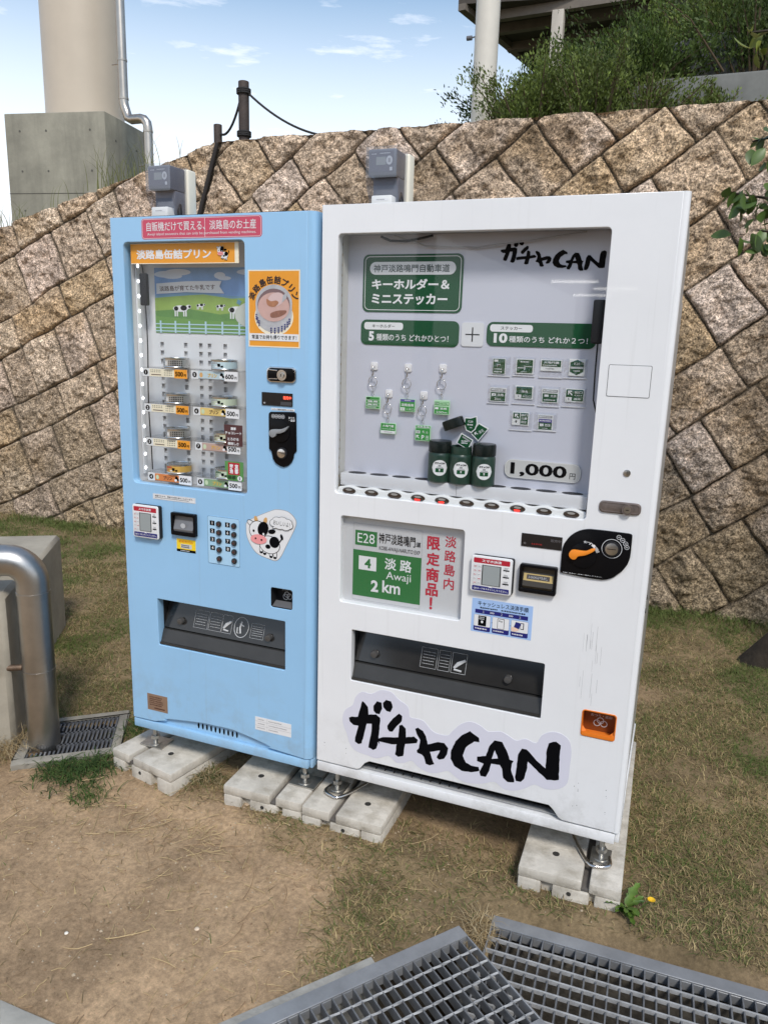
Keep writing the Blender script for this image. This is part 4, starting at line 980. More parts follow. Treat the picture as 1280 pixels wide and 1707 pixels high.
# ================================================================ the pale blue machine
def blue_machine():
    root = thing('vending_machine', (-.40, .3, 0), 'narrow pale blue vending machine selling canned pudding, standing left of the white one', 'vending machine')
    yf = -.01; x0, x1 = -.7655, -.017; zt, zd, zb = 1.8146, .036, -.002; rc = .026
    arch = [(-0.7636, 0.0359), (-0.6163, 0.0517), (-0.4861, 0.0746), (-0.3987, 0.0790), (-0.3134, 0.0774), (-0.1844, 0.0450), (-0.0405, 0.0386)]
    win = (-.717, .942, -.259, 1.738); slot = ((-0.6355, 0.5260), (-0.1177, 0.3503)); cr = ((-0.1721, 0.6385), (-0.0908, 0.5694))
    wr = rrect(*win, .016); sr = rrect(slot[0][0], slot[1][1]+.0, slot[1][0], (-0.6355, 0.5260)[1], .004); crr = rrect(cr[0][0], cr[1][1], cr[1][0], cr[0][1], .008)
    outer = [(x0, zd), (arch[1][0]-.05, zd+.002)]+smooth_poly([arch[1], arch[2], arch[3], arch[4], arch[5]], 5)[:21]+[(x1-rc, zd), (x1-rc, zt), (x0, zt)]
    mb = MB(); mb.plate([outer, wr, sr, crr], yf, yf+.035, BLUE, .0022); corner_strip(mb, x1, yf, rc, zd, zt, BLUE, .06); mb.build('door', root, smooth=40)
    cabinet(root, x0+.004, x1-.003, .05, .66, .02, zt-.006, BLUE); mb = MB(); mb.box(x0+.02, .02, zt-.004, x1-.08, .2, zt+.006, PLAS2); mb.build('top_seal', root)
    mb = MB(); mb.box(x0, yf+.002, zb, x1-.012, yf+.05, zd-.004, BLUE); mb.box(x1-.012, yf+.014, zb, x1, .64, zd-.004, BLUE); mb.box(x0, yf+.05, zb+.002, x0+.01, .64, zd-.004, BLUE); mb.build('plinth', root, bevel=.004)
    mb = MB(); mb.prism([(arch[1][0]-.06, zd-.004), (arch[5][0]+.05, zd-.004), (arch[5][0]+.02, zd+.03), (arch[3][0], zd+.058), (arch[1][0], zd+.04)], yf+.016, yf+.022, BLUE)
    for i in range(10):
        p = (-0.4841, 0.0547); q = (-0.3213, 0.0545); t = i/9; cx = p[0]+(q[0]-p[0])*t; cz = p[1]+(q[1]-p[1])*t; mb.flat(ell(cx, cz, .0042, .0115), yf+.0155, BLK)
    mb.build('vent_panel', root)
    # display case
    WALL = mat('case_white', (.70, .70, .71, 1), .5, vary=.04); yb = .09
    cols = [(-0.6526, 1.4065)[0], (-0.5553, 1.4095)[0], (-0.4948, 1.4113)[0], (-0.4599, 1.4124)[0], (-0.3987, 1.4142)[0]]; zz0 = (-0.6532, 1.4146)[1]
    holes = []; 
    for r_ in range(17):
        z = zz0-r_*.0283
        for c in cols:
            if z > .97: holes.append(rrect(c-.0075, z-.0085, c+.0075, z+.0085))
    mb = MB(); mb.plate([rrect(win[0]-.005, win[1]-.02, win[2]+.02, win[3]+.01)]+holes, yb, yb+.004, WALL); mb.build('back_panel', root)
    mb = MB(); mb.box(win[0]-.01, yb+.0085, win[1]-.02, win[2]+.03, yb+.012, win[3]+.01, mat('case_grey', (.58, .58, .59, 1), .6)); mb.build('rear_sheet', root)
    mb = MB(); x, X, z, Z = win[0]-.003, win[2]+.003, win[1]-.003, win[3]+.003
    mb.box(x-.004, .024, z, x, yb-.001, Z, WALL); mb.box(X+.012, .026, z, X+.016, yb-.001, Z, WALL); mb.box(x, .026, z-.006, X+.012, yb-.001, z-.001, mat('case_floor', (.42, .42, .43, 1), .5)); mb.box(x, .026, Z+.001, X+.012, yb-.001, Z+.006, WALL); mb.build('case_lining', root)
    mb = MB(); mb.flat(rrect(win[0]-.002, win[1]-.002, win[2]+.002, win[3]+.002), .012, GLASS); mb.build('window_glass', root)
    led = mat('led_lit', (.95, .97, 1.0, 1), .4, emit=4.0); mb = MB(); mb.box(win[0]-.001, .045, .965, win[0]+.004, .062, 1.69, mat('led_housing', (.80, .81, .82, 1), .35)); o = mb.build('led_strip', root, bevel=.001)
    for i in range(15): mb = MB(); mb.cyl((win[0]+.0042, .0535, .985+i*.049), (win[0]+.0052, .0535, .985+i*.049), .0056, led, n=12); mb.build('led_chip', o)
    p = (-0.6864, 1.6449); q = (-0.6598, 1.5412); mb = MB(); mb.box(p[0], .024, q[1], q[0], .044, p[1], PLAS2); o = mb.build('inner_handle', root, bevel=.005, seg=3)
    mb = MB(); mb.tube([((p[0]+q[0])/2+.003*math.sin(i), .036, q[1]-i*(q[1]-.985)/8) for i in range(9)], .0022, PLAS2, n=6); mb.tube([((p[0]+q[0])/2-.004, .036, p[1]), ((p[0]+q[0])/2-.01, .034, p[1]+.05), (win[0]+.03, .034, 1.735)], .0022, PLAS2, n=6); mb.build('cable', o)
    # printed milk scene on the back panel
    a = (-0.6743, 1.6676); b = (win[2]+.018, (-0.5048, 1.4544)[1]); o, p = sticker(root, 'pasture_poster', a, b, yb, .0, SKY_P, label='printed pasture scene with black and white cows, fence and a white banner')
    CL = mat('print_cloud', lin((206, 216, 232)), .5); HB = mat('print_far_hill', lin((108, 150, 176)), .5); G1 = mat('print_meadow', lin((140, 168, 78)), .5, vary=.12, vscale=25); G2 = mat('print_meadow_dark', lin((92, 138, 66)), .5, vary=.12, vscale=25); G3 = mat('print_meadow_deep', lin((104, 148, 70)), .5)
    for cx, cz, rx, rz in ((.10, .10, .10, .05), (.22, .07, .12, .05), (.17, .13, .09, .04), (.60, .12, .05, .05), (.64, .16, .06, .03), (.83, .07, .08, .04), (.90, .10, .07, .03), (.93, .22, .08, .05), (.99, .25, .06, .06)): p.ell(cx, cz, rx, rz, CL)
    p.poly([(0, .42), (.15, .40), (.35, .37), (.6, .41), (.8, .43), (1, .40), (1, .62), (0, .62)], HB, 2)
    p.poly([(0, .46), (.2, .43), (.45, .40), (.7, .46), (1, .44), (1, .75), (0, .75)], G1, 3); p.poly([(0, .66), (.3, .62), (.6, .70), (1, .60), (1, 1), (0, 1)], G2, 4); p.poly([(0, .74), (.5, .80), (1, .78), (1, 1), (0, 1)], G3, 5)
    for cx, cz, s in ((.24, .62, 1.0), (.42, .57, .5), (.60, .58, .5), (.75, .63, 1.1)):
        p.ell(cx, cz, .07*s, .05*s, WHT, 6); p.ell(cx+.03*s, cz-.01, .03*s, .04*s, BLK, 7); p.ell(cx-.04*s, cz, .02*s, .035*s, BLK, 7); p.ell(cx+.075*s, cz-.03*s, .025*s, .03*s, WHT, 6); p.ell(cx+.085*s, cz-.03*s, .012*s, .02*s, BLK, 7)
        for dx in (-.05, -.03, .03, .05): p.rect(cx+(dx-.006)*s, cz+.03*s, cx+(dx+.006)*s, cz+.12*s, WHT, 0, 6)
    FN = mat('print_fence', lin((176, 206, 214)), .5)
    for z in (.86, .92, .97): p.rect(0, z-.008, 1, z+.010, FN, 0, 8)
    for x in (.05, .19, .32, .47, .62, .77, .92): p.rect(x-.008, .81, x+.008, 1, FN, 0, 9)
    p.poly([(.02, .24), (.3, .205), (.62, .20), (.60, .28), (.64, .385), (.3, .37), (.02, .40)], WHT, 8); p.text('淡路島が育てた牛乳です', .05, .265, .56, .345, BRN, .012, 9, rot=.03)
    p.ell(.93, .70, .20, .21, mat('print_badge', lin((196, 200, 190)), .5), 10); p.m.arc_text('淡路島', *p.pt(.93, .70), .080, 150, 60, .017, p.ly(11), mat('print_badge_blue', lin((90, 150, 190)), .5), .03)
    for i, ch in enumerate('牛乳'): p.text(ch, .85, .60+i*.10, .90, .69+i*.10, RED, .03, 11)
    p.rect(.83, .575, .93, .585, RED, 0, 11); p.rect(.955, .68, .985, .79, RED, .001, 11)
    p.done(o)
    # orange banner on the glass
    a = (-0.7041, 1.7354); b = (-0.2917, 1.6720); o, p = sticker(root, 'banner', (a[0], (-0.7041, 1.7354)[1]), b, .0115, 0, ORG, label='orange banner with white lettering and a small cow')
    p.rect(0, 0, .985, .03, CREAM, 0, 1); p.rect(0, .965, 1, 1, CREAM, 0, 1); p.rect(.965, 0, 1, 1, CREAM, 0, 1)
    p.text('淡路島缶詰プリン', .055, .30, .755, .78, WHT, .035); cow(p, .865, .50, .155); p.done(o)
    # shelves, labels, prices
    zr = [((-0.6620, 1.3228)[1]), ((-0.6628, 1.2037)[1]), ((-0.6584, 1.0867)[1]), ((-0.6592, 0.9649)[1])]
    lx0, lx1, lp = (-0.6770, 1.3201)[0], (-0.4963, 1.3141)[0], (-0.5475, 1.3177)[0]; rx0, rx1, rp = (-0.4807, 1.3226)[0], (-0.3016, 1.3151)[0], (-0.3524, 1.3166)[0]
    strip = {0: (CREAM, BRN), 1: (CREAM, BRN), 2: (CREAM, BRN), 3: (mat('strip_orange', lin((216, 128, 66)), .5), BRN), 4: (mat('strip_blue', lin((190, 208, 214)), .5), BRN), 5: (mat('strip_yellow', lin((226, 196, 120)), .5), BRN), 6: (mat('strip_mauve', lin((190, 160, 150)), .5), BRN), 7: (mat('strip_green', lin((134, 164, 124)), .5), BRN)}
    for i in range(8):
        r_ = i % 4; left = i < 4; z = zr[r_]; xa, xb, xp = (lx0, lx1, lp) if left else (rx0, rx1, rp)
        if r_ and not left: xa += .004*r_; xb += .003*r_; xp += .003*r_
        if r_ and left: xa += .002*r_; xb += .002*r_; xp += .002*r_
        a, b = (xa, z+.0135), (xb, z-.0135)
        mb = MB(); mb.prism(rrect(xa-.004, z-.016, xb+.006, z+.017), .0135, .0150, ACR); mb.prism(rrect(xa-.004, z+.0145, xb+.006, z+.017), .015, yb-.002, ACR); mb.build('shelf', root)
        o, p = sticker(root, 'price_label', a, b, .0130, 0, WHT); fp = (xp-xa)/(xb-xa)
        c = p.pt(.075, .5); p.m.flat(ell(c[0], c[1], .0088), p.ly(1), BLK); p.text(str(i+1), .047, .33, .103, .67, WHT, .02, 2)
        bg, ink = strip[i]; p.rect(.16, .03, fp, .97, bg, 0, 1)
        if i < 3:
            for rr_ in range(3):
                for cc in range(5): q = p.pt(.50+cc*.038, .22+rr_*.26); p.m.flat(ell(q[0], q[1], .0016, .0018, n=8), p.ly(2), BLK)
            for rr_ in range(2):
                for cc in range(6): q = p.pt(.20+cc*.04, .2+rr_*.2); p.m.flat(ell(q[0], q[1], .0015, .0017, n=8), p.ly(2), BLK)
            p.rect(.2, .70, .42, .80, BRN, 0, 2)
        else:
            tm = BRN if i in (3, 5) else mat('strip_gold', lin((214, 170, 50)), .5); p.text('プリン', .36, .25, .56, .75, tm, .04, 3)
            p.ell(.22, .5, .035, .30, mat('strip_drop', lin((190, 206, 170)), .5) if i != 4 else TANP, 2); p.ell(.66, .38, .035, .22, BLK, 2, -.5); p.ell(.695, .62, .025, .16, BLK, 2, -.5); p.ell(.64, .68, .03, .16, WHT, 2)
            p.rect(.16, .93, fp, .97, BRN, 0, 2)
        if i < 3: p.rect(fp, 0, 1, 1.08, ORG, 0, 2)
        else: p.rect(fp, -.05, 1, 1.1, WHT, 0, 3)
        f = (1-fp)/6; p.text('500' if i != 4 else '600', fp+f*.5, .26, fp+f*4.2, .84, BLK, .03, 4); p.text('円', fp+f*4.5, .52, fp+f*5.6, .84, BLK, .03, 4); p.done(o)
    o, p = sticker(root, 'flavour_card', (-0.3541, 1.1673), (-0.2844, 1.0975), .008, 0, mat('print_chocolate', lin((78, 44, 44)), .5), label='chocolate brown flavour card')
    p.text('濃厚', .36, .11, .66, .25, WHT, .03); p.text('チョコレート', .06, .32, .96, .45, WHT, .03); p.text('とろける', .20, .60, .80, .74, WHT, .03); p.text('美味しさ', .20, .81, .80, .96, WHT, .03); p.done(o)
    o, p = sticker(root, 'flavour_card', (-0.3531, 1.0461), (-0.2826, 0.9821), .008, 0, mat('print_matcha', lin((84, 140, 74)), .5), label='green flavour card with a red square')
    p.rect(.18, .06, .80, .69, RED, 0, 1); p.text('宇\n治', .25, .13, .46, .63, WHT, .05, 2, line=.95); p.text('京\n都', .53, .13, .74, .63, WHT, .05, 2, line=.95); p.text('抹茶', .12, .72, .62, .94, mat('print_dark_green', lin((20, 60, 24)), .5), .05, 2); p.ell(.81, .86, .13, .13, WHT, 2); p.text('新\n茶', .765, .775, .855, .945, DGR, .02, 3); p.done(o)
    # rose sign above the window
    o, p = sticker(root, 'sign', (-0.6396, 1.8076), (-0.1961, 1.7452), yf, .010, ROSE, label='rose red sign with white lettering')
    p.border(.006, .03, .994, .97, WHT, .0012, .009); p.text('自販機だけで買える、淡路島のお土産', .045, .17, .955, .62, WHT, .006); p.text('Awaji island souvenirs that can only be purchased from vending machines.', .05, .69, .955, .86, WHT, .0); p.rect(.541, .03, .544, .97, WHT, 0, 1); p.done(o)
    # pudding poster
    o, p = sticker(root, 'pudding_poster', (-0.2463, 1.6495), (-0.0663, 1.4194), yf, .001, ORG, label='orange poster of an open pudding can with a spoon')
    for q in ((0, 0, 1, .015), (0, .985, 1, 1), (0, 0, .02, 1), (.98, 0, 1, 1)): p.rect(*q, CREAM, 0, 1)
    c = p.pt(.50, .475); R_ = .46*abs(p.b[0]-p.a[0]); p.m.arc_text('淡路島缶詰プリン', c[0], c[1]-.002, R_, 155, 25, .0235, p.ly(3), mat('print_dark_brown', lin((52, 34, 28)), .5), .03)
    TIN = mat('print_tin', lin((176, 176, 178)), .45, vary=.15, vscale=40); PUD = mat('print_pudding', lin((196, 160, 150)), .5, vary=.06, vscale=60); SH = mat('print_shade', lin((120, 96, 96)), .5)
    p.ell(.50, .60, .375, .245, CREAM, 1); p.poly([(.15, .46)]+[(.5-.35*math.cos(t), .58+.225*math.sin(t)) for t in [i/12*math.pi for i in range(13)]]+[(.85, .46)], TIN, 2); p.ell(.50, .43, .355, .245, TIN, 3); p.ell(.50, .45, .315, .212, SH, 4); p.ell(.50, .475, .305, .188, PUD, 5)
    p.ell(.55, .375, .16, .085, mat('print_spoon', lin((206, 180, 176)), .5), 6, .25); p.poly([(.68, .33), (.74, .29), (.77, .27), (.75, .36), (.66, .42)], TIN, 7); p.poly([(.37, .37), (.45, .40), (.55, .39), (.60, .42), (.52, .47), (.42, .465), (.37, .43)], mat('print_caramel', lin((168, 116, 84)), .5, vary=.2, vscale=90), 7, 3); p.poly([(.44, .56), (.55, .525), (.66, .515), (.75, .52), (.72, .56), (.6, .60), (.46, .61)], mat('print_caramel_dark', lin((140, 96, 78)), .5, vary=.2, vscale=90), 7, 3)
    for i in range(13):
        t = .18+i*.21; 
        if 3 <= i <= 5: continue
        for j in range(3): p.ell(.5-.34*math.cos(t), .60+.215*math.sin(t)-.055+j*.028-(.01), .016, .009, NAVY, 8)
    p.rect(.02, .82, .98, .915, WHT, 0, 3); p.text('常温でお持ち帰りできます！', .07, .838, .94, .895, BLK, .015, 4); p.done(o)
    # lock
    a, b = (-0.1795, 1.3620), (-0.0761, 1.3133); mb = MB(); mb.prism(rrect(a[0], a[1], b[0], b[1], .015), yf-.007, yf+.001, CHR); o = mb.build('lock', root, bevel=.003)
    mb = MB(); mb.prism(rrect(a[0]+.004, a[1]-.004, b[0]-.004, b[1]+.004, .013), yf-.0085, yf-.006, PLAS); mb.build('lock_face', o, bevel=.001)
    cx, cz = (-0.1202, 1.3369); mb = MB(); mb.cyl((cx, yf-.018, cz), (cx, yf-.008, cz), .0165, CHR, n=28); mb.cyl((cx, yf-.0215, cz), (cx, yf-.018, cz), .009, NKL, n=20); mb.box(cx-.001, yf-.0222, cz-.004, cx+.001, yf-.0214, cz+.004, BLK); mb.tube([(a[0]+.010, yf-.010, a[1]-.010), (cx-.018, yf-.011, a[1]-.012)], .002, CHR, n=6); mb.tube([(a[0]+.010, yf-.010, b[1]+.011), (cx-.018, yf-.011, b[1]+.012)], .002, CHR, n=6); mb.build('key_cylinder', o, smooth=40)
    # display and coin unit
    o, p = sticker(root, 'display', (-0.1994, 1.2813), (-0.0905, 1.2407), yf, .002, mat('display_black', (.01, .01, .012, 1), .12), .003); p.text('販売中', .71, .22, .97, .48, mat('led_red', (1, .10, .05, 1), .5, emit=1.6), .015); p.rect(.62, .66, .98, .93, mat('display_grey', (.05, .05, .055, 1), .3), 0, 1); p.ell(.09, .82, .035, .07, GRY, 1); p.done(o)
    o, p = sticker(root, 'label', (-0.1673, 1.2333), (-0.0842, 1.2262), yf, .0005, WHT); p.text('レバーで電子決済キャンセル', .05, .22, .95, .80, BLK, .02); p.done(o)
    P = [(-0.1680, 1.2212), (-0.0826, 1.2252), (-0.0767, 1.2210), (-0.0751, 1.1018), (-0.0833, 1.0948), (-0.0856, 1.0798), (-0.0915, 1.0665), (-0.1035, 1.0547), (-0.1203, 1.0479), (-0.1323, 1.0501), (-0.1492, 1.0583), (-0.1589, 1.0715), (-0.1649, 1.0968), (-0.1734, 1.1025), (-0.1740, 1.2150)]
    mb = MB(); mb.prism(P, yf-.006, yf+.001, PLAS); o = mb.build('coin_unit', root, bevel=.0025); o['label'] = 'black coin unit with a grey return lever'
    p = Pan((-0.1738, 1.2207), (-0.0729, 1.0532), yf-.006)
    for i in range(4): p.ring(.17+i*.115, .075, .062, .18, LGY, 1); p.ell(.17+i*.115, .075, .045, .016, GRY, 2)
    p.text('おつり\n・返却', .71, .065, .93, .155, WHT, .02, 1); p.done(o)
    mb = MB(); cx, cz = (-0.1309, 1.1630); mb.cyl((cx, yf-.0105, cz), (cx, yf-.005, cz), .036, PLAS, n=36); mb.build('dial', o, bevel=.002)
    mb = MB(); mb.prism(smooth_poly([(-0.0954, 1.1813), (-0.1084, 1.1647), (-0.1250, 1.1572), (-0.1382, 1.1552), (-0.1413, 1.1486), (-0.1502, 1.1427), (-0.1599, 1.1452), (-0.1647, 1.1554), (-0.1598, 1.1653), (-0.1466, 1.1684), (-0.1250, 1.1698), (-0.1084, 1.1752)], 3), yf-.020, yf-.010, mat('lever_grey', (.27, .28, .29, 1), .45)); mb.build('lever', o, bevel=.002)
    cx, cz = (-0.1245, 1.0930); mb = MB(); mb.cyl((cx, yf-.012, cz), (cx, yf-.004, cz), .0185, PLAS2, n=32); mb.cyl((cx, yf-.0135, cz), (cx, yf-.0115, cz), .0145, CHR, n=32); mb.box(cx-.010, yf-.0142, cz+.0015, cx+.010, yf-.0134, cz+.003, BLK); mb.build('coin_slot', o, bevel=.001)
    # paper label under the window
    o, p = sticker(root, 'label', (-0.6358, 0.9111), (-0.4610, 0.8915), yf, .002, WHT); p.border(.01, .05, .99, .95, GRY, .0006, .002); p.text('缶詰ですので、常温でお持ち帰りいただけます。', .05, .22, .95, .50, BLK, .01); p.scrib(.05, .60, .93, .74, BLK, 1, 5); p.done(o)
    reader(root, (-0.7108, 0.8692), (-0.5998, 0.7523), yf)
    # banknote slot with yellow label
    a, b = (-0.5541, 0.8562), (-0.4547, 0.7768); mb = MB(); mb.plate([rrect(a[0], b[1], b[0], a[1], .005), rrect(a[0]+.008, b[1]+.014, b[0]-.008, a[1]-.010, .003)], yf-.016, yf, PLAS, .0015); o = mb.build('note_slot', root, smooth=40)
    mb = MB(); x, X = a[0]+.008, b[0]-.008; mb.add([(x, yf-.001, a[1]-.010), (X, yf-.001, a[1]-.010), (X, yf-.002, a[1]-.028), (x, yf-.002, a[1]-.028), (X-.003, yf-.015, b[1]+.022), (x+.003, yf-.015, b[1]+.022), (X-.003, yf-.012, b[1]+.014), (x+.003, yf-.012, b[1]+.014)], [(0, 3, 2, 1), (3, 5, 4, 2), (5, 7, 6, 4)], mat('slot_grey', (.16, .16, .165, 1), .35)); mb.flat(ell((x+X)/2, (a[1]+b[1])/2-.004, .010, .009), yf-.0145, mat('slot_lamp', (.45, .46, .47, 1), .4)); mb.build('note_guide', o)
    o, p = sticker(root, 'label', (-0.5428, 0.7616), (-0.4651, 0.7157), yf, .003, YEL, label='yellow banknote label'); p.rect(0, .80, 1, 1, BLK, 0, 1); p.text('新紙幣対応', .12, .08, .88, .28, mat('print_deep_orange', lin((214, 120, 20)), .5), .012); p.rect(.22, .38, .80, .72, LGY, 0, 1); p.scrib(.26, .42, .76, .68, BLK, 2, 8); p.scrib(.2, .86, .8, .94, WHT, 1, 3); p.done(o)
    # number pad
    a, b = (-0.4138, 0.8572), (-0.2883, 0.6909); o, p = sticker(root, 'keypad', a, b, yf, .006, mat('keypad_blue', lin((168, 206, 232)), .4), .0012); p.border(.0, .0, 1, 1, mat('keypad_line', (.05, .12, .2, 1), .5), .0009, .006); 
    kp = [(.15, .145), (.15, .31), (.15, .485), (.15, .665), (.63, .145), (.63, .31), (.63, .485), (.63, .65)]
    for i, (fx, fz) in enumerate(kp): p.rect(fx-.075, fz-.05, fx+.075, fz+.05, BLK, .001, 1); p.text(str(i+1), fx-.035, fz-.032, fx+.035, fz+.032, WHT, .03, 2)
    p.done(o); r0, r1 = .37, .84; gl = mat('key_black', (.012, .012, .013, 1), .22); rl = mat('key_lamp', (.10, .015, .012, 1), .3)
    for fx in (r0, r1):
        for fz in (.145, .325, .50, .685, .875):
            c = p.pt(fx, fz); mb = MB(); mb.cyl((c[0], yf-.001, c[1]), (c[0], yf-.0085, c[1]), .0098, gl, n=24); k = mb.build('key', o, bevel=.0015); mb = MB(); mb.cyl((c[0], yf-.0084, c[1]), (c[0], yf-.0090, c[1]), .0062, mat('key_ring', (.045, .045, .048, 1), .3), n=20); mb.cyl((c[0], yf-.0089, c[1]), (c[0], yf-.0094, c[1]), .0028, rl, n=12); mb.build('key_cap', k)
    # cow sticker
    P = smooth_poly([(-0.2616, 0.8321), (-0.2583, 0.8515), (-0.2278, 0.8712), (-0.1680, 0.8993), (-0.1444, 0.9056), (-0.1094, 0.9031), (-0.0862, 0.8873), (-0.0775, 0.8672), (-0.0890, 0.8368), (-0.1152, 0.7854), (-0.1329, 0.7506), (-0.1507, 0.7346), (-0.1747, 0.7368), (-0.2168, 0.7476), (-0.2410, 0.7691), (-0.2589, 0.8025)], 3)
    cx = sum(q[0] for q in P)/len(P); cz = sum(q[1] for q in P)/len(P); mb = MB(); mb.prism([(cx+(q[0]-cx)*1.025, cz+(q[1]-cz)*1.025) for q in P], yf-.0004, yf+.0002, GRY); mb.prism(P, yf-.0012, yf-.0002, WHT); o = mb.build('cow_sticker', root); o['label'] = 'die-cut white sticker of a smiling cow with a speech bubble'
    p = Pan((-0.2612, 0.8926), (-0.0759, 0.7450), yf-.0012); cow(p, .40, .58, 1.0, 1)
    BB = ((.56, .21, .07, .075), (.63, .15, .09, .08), (.74, .13, .09, .075), (.84, .17, .085, .08), (.87, .23, .07, .07), (.80, .27, .09, .07), (.68, .26, .10, .07))
    for c_ in BB: p.ell(c_[0], c_[1], c_[2]+.008, c_[3]+.008, BLK, 12)
    p.poly([(.58, .26), (.53, .345), (.66, .31)], BLK, 12); p.poly([(.59, .26), (.545, .332), (.65, .30)], WHT, 13); p.ell(.71, .20, .14, .08, WHT, 13)
    for c_ in BB: p.ell(*c_, WHT, 13)
    p.text('おいしいよ！', .56, .15, .89, .255, BLK, .0, 14, rot=-.06); p.done(o)
    # coin return
    a, b = cr; mb = MB(); pocket(mb, a[0]+.0005, b[1]+.0005, b[0]-.0005, a[1]-.0005, yf+.002, yf+.045, PLAS2, r=.008); o = mb.build('coin_return', root)
    p = Pan(a, b, yf+.0445); p.text('おつり・返却', .25, .20, .85, .30, LGY, .01, 8)
    for fx, fz in ((.48, .48), (.60, .56), (.42, .60)): p.ring(fx, fz, .13, .2, LGY, 8)
    p.done(o); mb = MB(); mb.add([(a[0]+.004, yf+.004, b[1]+.003), (b[0]-.004, yf+.004, b[1]+.003), (b[0]-.004, yf+.03, b[1]+.016), (a[0]+.004, yf+.03, b[1]+.016)], [(0, 1, 2, 3)], mat('return_grey', (.12, .12, .125, 1), .35)); mb.build('coin_cup', o)
    dispenser(root, slot[0][0], slot[1][1], slot[1][0], slot[0][1], yf, .66, (.14, .84), True)
    o, p = sticker(root, 'data_plate', (-0.6972, 0.1477), (-0.6070, 0.0824), yf, 0, mat('plate_bronze', lin((150, 124, 104)), .4, metal=.3, vary=.12, vscale=40)); p.scrib(.12, .12, .85, .72, BRN, 5, 4, 1); p.rect(.34, .80, .86, .88, BRN, 0, 1); p.done(o)
    o, p = sticker(root, 'owner_label', (-0.2353, 0.1554), (-0.0931, 0.1058), yf, 0, WHT); p.rect(0, .32, 1, .335, GRY, 0, 1); p.rect(0, .65, 1, .665, GRY, 0, 1); p.rect(.335, 0, .34, 1, GRY, 0, 1); p.scrib(.08, .12, .27, .22, GRY, 1, 4); p.scrib(.38, .12, .75, .22, GRY, 1, 5); p.scrib(.08, .44, .27, .55, GRY, 1, 6); p.scrib(.38, .44, .97, .55, GRY, 1, 7); p.scrib(.05, .76, .33, .87, GRY, 1, 8); p.scrib(.38, .76, .68, .87, GRY, 1, 9); p.done(o)
    for x in (x0+.045, x1-.055):
        for y in (.055, .58): foot(root, x, y)
def reader(root, a, b, yf):
    """phone payment reader: white rounded box with red and navy print"""
    mb = MB(); mb.prism(rrect(a[0], a[1], b[0], b[1], .007), yf-.014, yf+.001, PLAS2); o = mb.build('payment_reader', root, bevel=.002)
    mb = MB(); mb.prism(rrect(a[0]-.0005, a[1]+.0005, b[0]-.003, b[1]-.0005, .007), yf-.020, yf-.0135, WHT); f = mb.build('reader_face', o, bevel=.0025)
    p = Pan((a[0]-.0005, a[1]), (b[0]-.003, b[1]), yf-.020); p.rect(.06, .055, .94, .195, RED, .003, 1); p.text('スマホ決済', .26, .085, .74, .165, WHT, .03)
    p.rect(.27, .235, .735, .80, PLAS2, .001, 1); p.rect(.295, .25, .71, .785, mat('reader_screen', (.30, .33, .33, 1), .12), 0, 2)
    for i in range(5):
        for j in (0, 1): p.rect(.06+j*.105, .245+i*.115, .15+j*.105, .335+i*.115, LGY, .001, 1); p.rect(.068+j*.105, .252+i*.115, .142+j*.105, .328+i*.115, WHT, .001, 2); p.scrib(.078+j*.105, .27+i*.115, .138+j*.105, .315+i*.115, RED if (i+j) % 2 == 0 or i == 1 else GRY, 1 if i in (2, 3) else 2, i*3+j, 3)
    for i in range(3): p.rect(.785, .30+i*.19, .93, .335+i*.19, BLK, 0, 1); p.scrib(.81, .235+i*.19, .91, .29+i*.19, GRY, 2, i+20); p.poly([(.85, .345+i*.19), (.87, .345+i*.19), (.86, .36+i*.19)], BLK, 1)
    p.rect(.05, .835, .95, .965, NAVY, .003, 1); p.text('QRコードをスキャンしてください。', .09, .875, .92, .935, WHT, .02); p.poly([(.44, .85), (.56, .85), (.5, .825)], WHT, 2); p.done(o)
